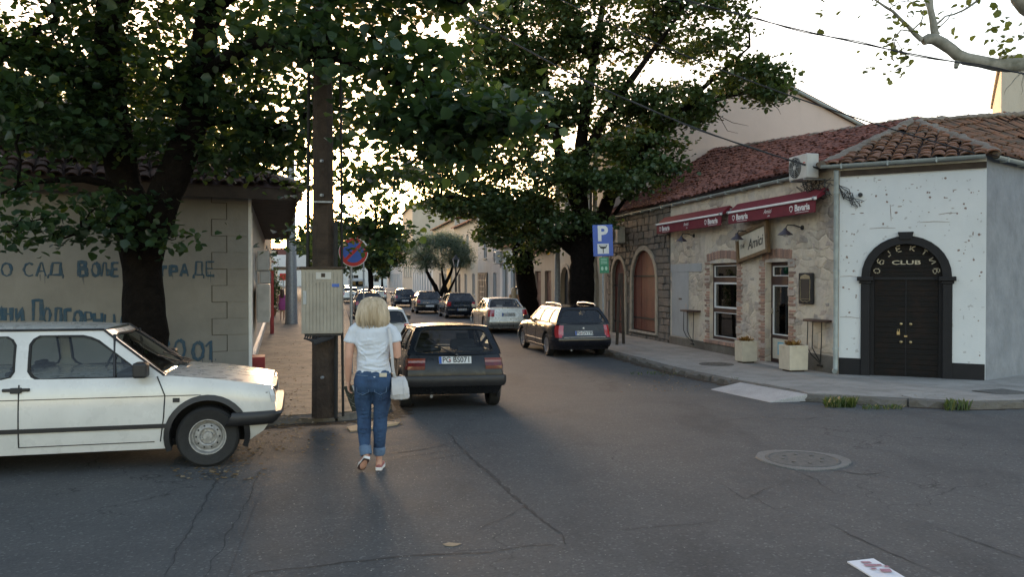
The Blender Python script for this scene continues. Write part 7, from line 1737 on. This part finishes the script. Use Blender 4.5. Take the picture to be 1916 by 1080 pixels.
def tree(name, label, base, limbs, blobs, leafm, barkm, size, per=26, seed=0, shape='hex', spread=(.45, .45, .22), group=None, twig=.009, rs=(.6, 1.3), picked=0, camdist=False, cat='tree', droop=.3, nseg=3):
    """limbs: list of (points, radii) world; blobs: (centre, (rx,ry,rz), number of clusters)"""
    g = np.random.default_rng(seed); root = empty(name, base, 0, label, cat, group); Bv = Vector(base)
    m = MB()
    nodes_ = []
    for pts, rad in limbs:
        fine = []; fr = []
        for i in range(len(pts)-1):
            p, q = Vector(pts[i]), Vector(pts[i+1]); n = max(2, int((q-p).length/(.22 if rad[0] > .2 else .45)))
            for j in range(n): fine.append(p.lerp(q, j/n)); fr.append(rad[i]+(rad[i+1]-rad[i])*j/n)
        fine.append(Vector(pts[-1])); fr.append(rad[-1])
        sm_ = fine
        for ps in range(4 if rad[0] > .2 else 1): sm_ = [sm_[0]]+[(sm_[i-1]+sm_[i]*2+sm_[i+1])/4 for i in range(1, len(sm_)-1)]+[sm_[-1]]
        sm_ = [sm_[0]]+[p+Vector(g.normal(0, .010, 3)) for p in sm_[1:-1]]+[sm_[-1]]
        m.tube([p-Bv for p in sm_], [(r_*g.uniform(.94, 1.07), r_*g.uniform(.94, 1.07)) for r_ in fr], 18 if fr[0] > .15 else (10 if fr[0] > .08 else 6))
        for p, r_ in zip(sm_, fr): nodes_.append((p, r_))
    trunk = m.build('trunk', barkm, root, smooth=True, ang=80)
    cs = []
    for c, r_, n in blobs:
        c = np.array(c); k = 0
        v = g.normal(0, 1, (n, 3)); v /= np.linalg.norm(v, axis=1)[:, None]; rr_ = g.uniform(.25, 1, n)**(1/2.2)
        cs.append(c+v*rr_[:, None]*np.array(r_))
    cs = np.concatenate(cs) if cs else np.zeros((0, 3))
    if len(cs):
        NP = [np.array(p) for p, _ in nodes_]; NP = np.array(NP); cap_ = len(NP)+len(cs)*nseg+5
        arr = np.zeros((cap_, 3)); arr[:len(NP)] = NP; cnt = len(NP); par = [-1]*cap_; load = np.zeros(cap_)
        d0 = np.array([np.min(((NP-c)**2).sum(1)) for c in cs]); tips = []
        for ci in np.argsort(d0):
            c = cs[ci]; d = ((arr[:cnt]-c)**2).sum(1); lower = arr[:cnt, 2] > c[2]+.5; d = d+lower*.8; j = int(np.argmin(d)); p0 = arr[j].copy(); prev = j
            for s_ in range(1, nseg+1):
                t = s_/nseg; q = p0+(c-p0)*t+np.array([0, 0, .10*math.sin(math.pi*t)*np.linalg.norm(c-p0)])+g.normal(0, .03, 3)*(s_ < nseg)
                arr[cnt] = q; par[cnt] = prev; prev = cnt; cnt += 1
            tips.append(prev)
        for tp in tips:
            k = tp
            while k >= 0: load[k] += 1; k = par[k]
        vs = []; fs = []; n0 = len(NP)
        rad = twig*np.sqrt(np.maximum(load, 1))
        ang = np.array([0, 2.094, 4.189])
        for k in range(n0, cnt):
            p, q = Vector(arr[par[k]]), Vector(arr[k]); d = q-p
            if d.length < 1e-4: continue
            a_ = d.orthogonal().normalized(); b_ = d.normalized().cross(a_); r1 = rad[k]; r0 = min(max(rad[par[k]], r1), r1*1.4); b0 = len(vs)
            for P_, r_ in ((p, r0), (q, r1)):
                for t in ang: vs.append(tuple(P_+a_*(r_*math.cos(t))+b_*(r_*math.sin(t))-Bv))
            for j in range(3): fs.append((b0+j, b0+(j+1) % 3, b0+3+(j+1) % 3, b0+3+j))
        tw = link('branches', fast_mesh('branches', np.array(vs), np.array(fs), barkm), None, root); tw['kind'] = 'stuff'
        V, F_, rn = leaves(cs, None, size, seed+5, droop, shape, spread, per, rs)
        k = 6 if shape == 'hex' else 4; nf = 2 if shape == 'hex' else 1
        if picked:                                   # the leaves that show largest are single parts
            n = len(V)//k; cen = V.reshape(n, k, 3).mean(1); dist = np.linalg.norm(cen-np.array([0, 0, CAMZ]), axis=1)
            px = 958+F*cen[:, 0]/cen[:, 1]; py = 522-F*(cen[:, 2]-CAMZ)/cen[:, 1]; dist = dist+100*((px < 0) | (px > 1916) | (py < 0)); pick = np.argsort(dist)[:picked]
            keep = np.ones(n, bool); keep[pick] = False
            for i in pick:
                vv = V.reshape(n, k, 3)[i]; o_ = vv[0]; me = fast_mesh('leaf', vv-o_, np.array([(0, 1, 2, 3), (0, 3, 4, 5)]), leafm, rn.reshape(n, nf)[i]); lo = link('leaf', me, None, root); lo.location = Vector(o_)-Bv
            Vk = V.reshape(n, k, 3)[keep]; n2 = len(Vk); base_ = (np.arange(n2)*k)[:, None, None]+np.array([(0, 1, 2, 3), (0, 3, 4, 5)])[None]; V = Vk.reshape(-1, 3); F_ = base_.reshape(-1, 4); rn = rn.reshape(n, nf)[keep].ravel()
        cr = link('crown', fast_mesh('crown', V-np.array(Bv), F_, leafm, rn), None, root); cr['kind'] = 'stuff'
    return root
A = lambda px, py, Y: tuple(at(px, py, Y))
# --- large linden on the left
tb = at(272, 752, 12.6)
lim1 = [([A(272, 760, 12.6), A(271, 690, 12.6), A(270, 560, 12.6), A(262, 470, 12.6), A(245, 380, 12.6), A(222, 280, 12.5), A(208, 150, 12.4), A(205, 0, 12.3), A(198, -180, 12.2), A(190, -400, 12)], [.38, .33, .30, .29, .27, .23, .20, .17, .14, .08]),
        ([A(270, 500, 12.6), A(290, 410, 12.6), A(335, 310, 12.5), A(368, 220, 12.4), A(385, 100, 12.2), A(398, -20, 12), A(415, -200, 11.6), A(430, -400, 11.2)], [.24, .26, .24, .21, .19, .17, .13, .07]),
        ([A(380, 150, 12.3), A(450, 85, 11.4), A(540, 85, 10.4), A(640, 110, 9.6), A(740, 150, 9.1), A(860, 205, 8.8), A(950, 255, 8.7)], [.12, .10, .08, .065, .05, .03, .012]),
        ([A(392, 30, 12.1), A(500, -60, 11.2), A(620, -80, 10.4), A(760, -40, 9.6), A(860, 10, 9.2)], [.10, .09, .07, .05, .02]),
        ([A(360, 240, 12.4), A(430, 215, 12.8), A(520, 240, 13.2), A(610, 310, 13.8), A(700, 400, 14.2)], [.08, .07, .05, .035, .012]),
        ([A(215, 200, 12.5), A(120, 130, 12.0), A(20, 80, 11.5), A(-120, 20, 11)], [.12, .10, .07, .04]),
        ([A(240, 360, 12.6), A(160, 330, 12.0), A(70, 340, 11.4), A(-20, 370, 11)], [.07, .055, .035, .015]),
        ([A(262, 440, 12.5), A(230, 420, 11.9), A(180, 420, 11.5), A(110, 450, 11.2)], [.05, .04, .03, .012]),
        ([A(205, 60, 12.3), A(280, -60, 11.3), A(300, -200, 10.5)], [.10, .08, .04])]
bl1 = [(A(70, 40, 12.0), (1.6, 1.6, 1.0), 42), (A(230, -10, 12.2), (1.5, 2.0, .9), 30), (A(430, -10, 12.2), (1.2, 1.6, .6), 12), (A(80, 160, 11.7), (1.1, 1.2, .6), 34), (A(300, 150, 12.2), (1.1, 1.4, .45), 22), (A(450, 170, 12.5), (.8, 1.4, .7), 30),
       (A(490, 270, 13.2), (.5, 1.0, .5), 18), (A(110, 250, 11.8), (1.1, 1.0, .3), 14), (A(215, 385, 11.8), (.45, .5, .16), 7), (A(80, 425, 11.2), (.8, .5, .16), 8), (A(290, 440, 12.0), (.7, .4, .14), 5), (A(20, 350, 11.2), (.5, .6, .2), 3),
       (A(520, 60, 10.6), (.8, 1.0, .36), 16), (A(640, 90, 9.8), (.75, .8, .30), 13), (A(760, 135, 9.2), (.7, .6, .26), 16), (A(850, 205, 8.8), (.55, .5, .24), 18), (A(925, 225, 8.6), (.30, .35, .15), 9), (A(800, 235, 9.0), (.5, .5, .22), 12), (A(860, 285, 8.9), (.25, .3, .15), 5),
       (A(560, -50, 10.8), (1.0, 1.0, .35), 17), (A(720, -20, 9.7), (.9, .8, .25), 18), (A(850, -15, 9.3), (.5, .6, .15), 8), (A(705, 440, 14.0), (.40, .5, .16), 11), (A(660, 400, 14.0), (.5, .5, .3), 3), (A(590, 320, 13.8), (.4, .5, .4), 4), (A(720, 330, 13), (.4, .6, .4), 3), (A(780, 290, 11.5), (.45, .6, .3), 5), (A(560, 200, 12.5), (.6, .8, .6), 6),
       (A(560, 430, 14), (.2, .3, .3), 2), (A(690, 220, 11.5), (.5, .6, .4), 3), (A(100, -150, 12), (3.2, 2.5, 1.0), 45), (A(420, -180, 11.5), (2.6, 2.2, .8), 28), ((-7, 11, 9.0), (5.0, 5.0, 1.8), 240), ((-6.5, 6.5, 8.0), (4.0, 3.5, 1.2), 140), (A(250, 240, 12.6), (1.6, 1.0, .45), 26), (A(60, 215, 12.4), (1.2, 1.0, .5), 30), (A(660, 260, 12), (.8, .8, .9), 10), (A(600, 180, 12.6), (.5, .8, .9), 9), (A(700, 350, 13.5), (.5, .6, .5), 6), (A(420, 270, 12.8), (.9, .8, .45), 18)]  # large high clusters out of view are added to shade the left wall and foreground
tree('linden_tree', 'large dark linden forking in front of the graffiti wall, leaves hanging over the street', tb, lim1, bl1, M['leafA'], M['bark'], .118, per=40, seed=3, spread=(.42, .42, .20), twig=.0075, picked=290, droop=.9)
# --- trees behind the beige house
for k_, (x_, y_, s_, lab) in enumerate(((-13.5, 21.5, 51, 'tall yellow-green tree behind the tiled roof at the left edge'), (-9.3, 22.5, 52, 'yellow-green tree behind the beige corner house, between the two stems of the linden'), (-11.6, 29.5, 53, 'yellow-green tree behind the beige corner house nearest the utility pole'))):
    z0 = gz(y_); tb = Vector((x_, y_, z0)); L_ = [([(x_, y_, z0-.1), (x_+.1, y_, 2.5), (x_, y_, 4.5), (x_+.2, y_, 7)], [.3, .24, .18, .05]), ([(x_, y_, 3), (x_+1.2, y_-.5, 4.6), (x_+2, y_-.8, 5.6)], [.14, .09, .03]), ([(x_, y_, 3.2), (x_-1.2, y_-.4, 4.8), (x_-2, y_-.8, 6)], [.14, .09, .03])]
    tree('garden_tree', lab, tb, L_, [((x_-1.2, y_-.8, 5.6), (1.7, 1.3, 1.5), 75), ((x_+1.2, y_-.6, 5.2), (1.5, 1.3, 1.4), 70), ((x_, y_, 7.4), (2.3, 1.8, 1.3), 80)], M['leafY'], M['bark'], .19, per=26, seed=s_, shape='quad', spread=(.42, .42, .3), twig=.012)
# --- big maple on the right pavement
Ym = 29.5; tb = Vector((at(1088, 640, Ym).x, Ym, gz(Ym)+.10))
def B_(px, py, dy=0): return A(px, py, Ym+dy)
lim2 = [([tuple(tb-Vector((0, 0, .1))), B_(1087, 600), B_(1088, 520), B_(1090, 455), B_(1085, 400), B_(1082, 320), B_(1095, 200, -.5), B_(1120, 60, -1), B_(1140, -80, -1)], [.52, .47, .45, .42, .32, .26, .20, .12, .05]),
        ([B_(1092, 470), B_(1130, 400), B_(1150, 340), B_(1200, 260, -.5), B_(1290, 200, -1), B_(1380, 175, -1.5), B_(1450, 165, -2)], [.30, .27, .24, .19, .13, .08, .03]),
        ([B_(1088, 480), B_(1040, 440, .5), B_(1000, 410, 1), B_(930, 380, 1.5), B_(850, 370, 2), B_(790, 360, 2)], [.24, .2, .16, .12, .08, .03]),
        ([B_(1085, 400), B_(1050, 320), B_(1040, 230), B_(1010, 130), B_(970, 40), B_(930, -40)], [.22, .2, .16, .12, .08, .03]),
        ([B_(1082, 330), B_(1120, 240, -1), B_(1180, 150, -2), B_(1240, 70, -2.5), B_(1290, 0, -3)], [.2, .16, .12, .07, .03]),
        ([B_(1140, 370), B_(1190, 300, -1), B_(1250, 230, -1), B_(1330, 150, -1.5), B_(1400, 90, -1.5)], [.2, .17, .12, .08, .03]),
        ([B_(1040, 250), B_(980, 200, 1), B_(910, 150, 1), B_(870, 110, 1.5)], [.12, .09, .06, .03]),
        ([B_(1150, 400), B_(1185, 350, -1.5), B_(1230, 310, -2), B_(1270, 290, -2)], [.08, .07, .05, .02])]
bl2 = [(B_(930, 60, 1), (1.2, 1.6, 1.3), 56), (B_(960, 180, 1), (1.1, 1.4, .9), 50), (B_(860, 270, 1.5), (1.0, 1.2, .7), 38), (B_(1000, 60, 0), (2.0, 2.4, 1.8), 162), (B_(1150, 40, -1), (2.2, 2.2, 1.6), 139), (B_(1300, 60, -2), (1.8, 1.8, 1.3), 81), (B_(1400, 150, -1.5), (1.3, 1.3, .7), 58), (B_(1440, 180, -2), (.6, .8, .35), 15), (B_(900, 130, 1), (1.2, 1.6, 1.1), 64),
       (B_(1000, 200, .5), (1.7, 2.2, 1.2), 92), (B_(1120, 190, -1), (1.8, 2.0, 1.1), 81), (B_(1260, 200, -1.5), (1.7, 1.6, .8), 92), (B_(940, 290, 1.5), (1.6, 2, 1.0), 81), (B_(870, 370, 2), (1.8, 1.8, .8), 92), (B_(970, 390, 1), (1.6, 1.8, .7), 88), (B_(800, 330, 2), (.9, 1.2, .5), 30),
       (B_(1060, 330, -.5), (1.5, 1.6, .9), 69), (B_(1200, 280, -1.5), (1.5, 1.3, .6), 64), (B_(1170, 340, -2), (1.2, 1.2, .5), 39), (B_(1240, 320, -2), (.7, .8, .35), 19), (B_(1000, 450, 1.5), (1.2, 1.3, .4), 39), (B_(930, 440, 1.5), (.9, 1, .35), 25), (B_(1080, 420, -.5), (1.3, 1.2, .5), 39), (B_(1100, -100, -1), (3.5, 3, 1.6), 150), (B_(1350, -40, -2), (1.2, 1.6, .9), 30)]
tree('maple_tree', 'broad leafy maple on the right pavement behind the dark estate car', tb, lim2, bl2, M['leafB'], M['bark'], .155, per=32, seed=8, shape='hex', spread=(.46, .46, .20), twig=.011, droop=.5)
# --- pollarded trunk
Yp = 37.3; tb = Vector((at(983, 600, Yp).x, Yp, gz(Yp)+.10)); Q = lambda px, py, d=0: A(px, py, Yp+d)
tree('pollarded_tree', 'pollarded trunk with a knobbly head between the silver saloon and the big maple', tb, [([tuple(tb-Vector((0, 0, .1))), Q(991, 590), Q(985, 530), Q(979, 490), Q(977, 462)], [.52, .46, .42, .44, .50]), ([Q(977, 478), Q(968, 455), Q(966, 440)], [.3, .28, .2]), ([Q(980, 480), Q(990, 458), Q(994, 446)], [.3, .28, .2])],
     [(Q(975, 490, -.6), (.9, .5, .3), 14), (Q(990, 430), (1.2, 1, .8), 30), (Q(955, 420), (1.2, 1, .8), 26)], M['leafB'], M['bark'], .16, per=24, seed=12)
# --- olive tree
Yo = 57; tb = Vector((at(822, 560, Yo).x, Yo, gz(Yo)+.12)); Q = lambda px, py, d=0: A(px, py, Yo+d)
tree('olive_tree', 'grey-green olive tree with twin twisting trunks on the right pavement', tb, [([Q(822, 590), Q(822, 560), Q(815, 535), Q(800, 515), Q(795, 490)], [.24, .2, .16, .12, .06]), ([Q(822, 562), Q(832, 530), Q(845, 510), Q(850, 480)], [.16, .14, .1, .05]), ([Q(838, 590), Q(838, 555), Q(830, 530), Q(826, 500)], [.2, .17, .12, .06]), ([Q(838, 550), Q(850, 525), Q(862, 500)], [.1, .08, .04])],
     [(Q(825, 470), (2.2, 1.8, 1.25), 330), (Q(790, 490), (1.0, 1.2, .6), 70), (Q(862, 480), (1.1, 1.2, .8), 90), (Q(830, 450), (1.6, 1.4, .5), 90)], M['leafO'], M['bark'], .17, per=60, seed=15, shape='sliver', spread=(.30, .30, .26), twig=.008)
# --- trees farther off
def roundtree(px, Y, hw, ztop, zlow, label, seed, leafm=None, n=200, name='street_tree', group=None, lean=0, size=.26, tr=.3):
    x = (px-958)/F*Y; z0 = gz(Y)+.1; tb = Vector((x, Y, z0)); zc = (ztop+zlow)/2; hz = (ztop-zlow)/2
    L_ = [([(x, Y, z0-.15), (x+lean*.3, Y, z0+zlow*.5), (x+lean, Y, zc), (x+lean, Y, zc+hz*.6)], [tr, tr*.8, tr*.5, tr*.15])]
    for k in range(5): a_ = k*1.26+seed; L_.append(([(x+lean*.7, Y, zlow+.2), (x+lean+hw*.5*math.cos(a_), Y+hw*.5*math.sin(a_), zc), (x+lean+hw*.8*math.cos(a_), Y+hw*.8*math.sin(a_), zc+hz*.4)], [tr*.4, tr*.25, tr*.08]))
    rr_ = random.Random(seed); bl = [((x+lean+rr_.uniform(-.45, .45)*hw, Y+rr_.uniform(-.4, .4)*hw, zc+rr_.uniform(-.45, .5)*hz), (hw*.55, hw*.55, hz*.5), n//7) for _ in range(7)]
    return tree(name, label, tb, L_, bl, leafm or M['leafB'], M['bark'], size, per=24, seed=seed, shape='quad', spread=(.5, .5, .35), twig=.02, group=group)
roundtree(697, 74, 4.2, 9.2, 2.4, 'round green tree standing behind the no-parking sign far along the left kerb', 31, n=460, lean=-.4, size=.28)
roundtree(610, 88, 2.6, 9, 2.2, 'dark tree seen left of the grey cabinet far along the left pavement', 32, n=220, size=.28)
roundtree(575, 120, 4, 9, 2, 'far tree above the white canopy on the left', 33, n=220, size=.36)
roundtree(640, 150, 5, 9, 2.5, 'distant tree filling the end of the street, left of the round green tree', 34, n=240, size=.42)
roundtree(715, 165, 4.5, 8, 2, 'distant tree at the end of the street before the white shop fronts', 35, n=220, size=.42)
# shrubs by the side wall
tb = Vector((at(508, 600, 46).x, 46, gz(46)+.1)); pt = empty('potted_shrub', tb, 0, 'tall leafy potted shrub beside the red pipes on the left pavement', 'plant')
m = MB(); m.lathe([(.22, 0), (.30, .42), (.27, .42), (.25, .34), (.001, .34)], 16); m.build('pot', mat('terracotta', (.22, .10, .05), .8, .2, 6, .2), pt)
cs = np.random.default_rng(5).normal(0, 1, (110, 3))*np.array([.20, .5, .75])+np.array([0, 0, 1.55]); cs = cs[cs[:, 2] > .3]
V, F_, rn = leaves(cs, None, .13, 9, .3, 'quad', (.15, .15, .15), 18); o = link('foliage', fast_mesh('foliage', V, F_, M['leafB'], rn), None, pt); o['kind'] = 'stuff'
m = MB()
for i in range(6): m.tube([(0, 0, .3), (random.uniform(-.2, .2), random.uniform(-.3, .3), 1.2), (random.uniform(-.3, .3), random.uniform(-.4, .4), 2.0)], [.02, .015, .006], 5)
m.build('stems', M['bark'], pt)
# --- plane tree whose branch reaches in at the top right
tb = Vector((15.2, 12.6, gz(12.6)+.12)); Yq = 11.0
def Qp(px, py, Y=Yq): return A(px, py, Y)
limp = [([tuple(tb-Vector((0, 0, .15))), (15.1, 12.5, 1.6), (14.6, 12.3, 3.6), (13.8, 12.1, 5.2), (13.0, 12, 7.4)], [0.410, 0.344, 0.295, 0.230, 0.148]), 
        ([(14.5, 12.3, 3.7), Qp(2120, 190, 11.7), Qp(1990, 138, 11.2), Qp(1916, 124), Qp(1860, 123), Qp(1800, 112), Qp(1775, 92), Qp(1745, 72), Qp(1725, 78)], [0.180, 0.139, 0.107, 0.094, 0.086, 0.082, 0.078, 0.078, 0.057]),
        ([Qp(1790, 115), Qp(1786, 128)], [0.041, 0.029]),
        ([Qp(1748, 72), Qp(1742, 40), Qp(1738, 0), Qp(1730, -60), Qp(1715, -140)], [0.061, 0.049, 0.041, 0.033, 0.016]), ([Qp(1741, 30), Qp(1728, 0), Qp(1712, -40), Qp(1690, -100)], [0.029, 0.025, 0.021, 0.012]),
        ([Qp(1722, 76), Qp(1695, 52), Qp(1668, 25), Qp(1640, 5), Qp(1600, -20)], [0.041, 0.030, 0.023, 0.016, 0.008]), ([Qp(1700, 60), Qp(1720, 45), Qp(1725, 20)], [0.016, 0.010, 0.005]),
        ([Qp(1745, 50), Qp(1765, 30), Qp(1800, 25), Qp(1815, 5), Qp(1860, -8)], [0.016, 0.011, 0.013, 0.015, 0.010]), ([Qp(1745, 62), Qp(1772, 32), Qp(1778, 24)], [0.010, 0.008, 0.005]),
        ([Qp(1916, 128), Qp(1895, 150), Qp(1880, 165), Qp(1876, 178)], [0.016, 0.007, 0.005, 0.002]), ([Qp(1905, 130), Qp(1912, 160), Qp(1908, 178)], [0.012, 0.006, 0.002]),
        ([(13.8, 12.1, 5.2), Qp(1960, 40, 10.6), Qp(1912, 18, 10.4), Qp(1896, -20, 10.3), Qp(1890, -80, 10.3)], [0.131, 0.107, 0.090, 0.082, 0.066])]
blp = [(Qp(1690, 30), (.55, .5, .4), 6), (Qp(1600, 20), (.6, .5, .25), 3), (Qp(1820, 40), (.5, .5, .35), 5), (Qp(1890, 95), (.22, .3, .10), 4), (Qp(1900, 50), (.2, .3, .2), 3), (Qp(1680, 85), (.25, .3, .15), 4), (Qp(1640, 130), (.35, .4, .5), 3), (Qp(1740, -120), (1.6, 1.2, .6), 30), (Qp(2150, -120), (2.2, 1.6, 1.0), 40)]
tree('plane_tree', 'pale-barked plane tree whose bare branch reaches in from the top right corner', tb, limp, blp, M['leafP'], M['planebark'], .105, per=7, seed=40, spread=(.22, .22, .2), twig=.004, nseg=2, rs=(.5, 1.2), cat='tree')
# thin dead twigs against the gable
m = MB(); p0 = at(1330, 195, 27.5)
for q in (((1330, 210), (1370, 230), (1400, 236)), ((1345, 218), (1360, 245), (1380, 250)), ((1440, 190), (1455, 205), (1460, 215)), ((1430, 180), (1465, 175), (1490, 165))): m.tube([at(x, y, 27.6) for x, y in q], [.014, .009, .004], 4)
ob = m.build('dead_twig', M['bark']); tr_ = [o for o in bpy.data.objects if o.name.startswith('maple_tree')][0]; ob.parent = tr_; ob.matrix_parent_inverse = Matrix.Translation(-tr_.location)

sc.camera = camo
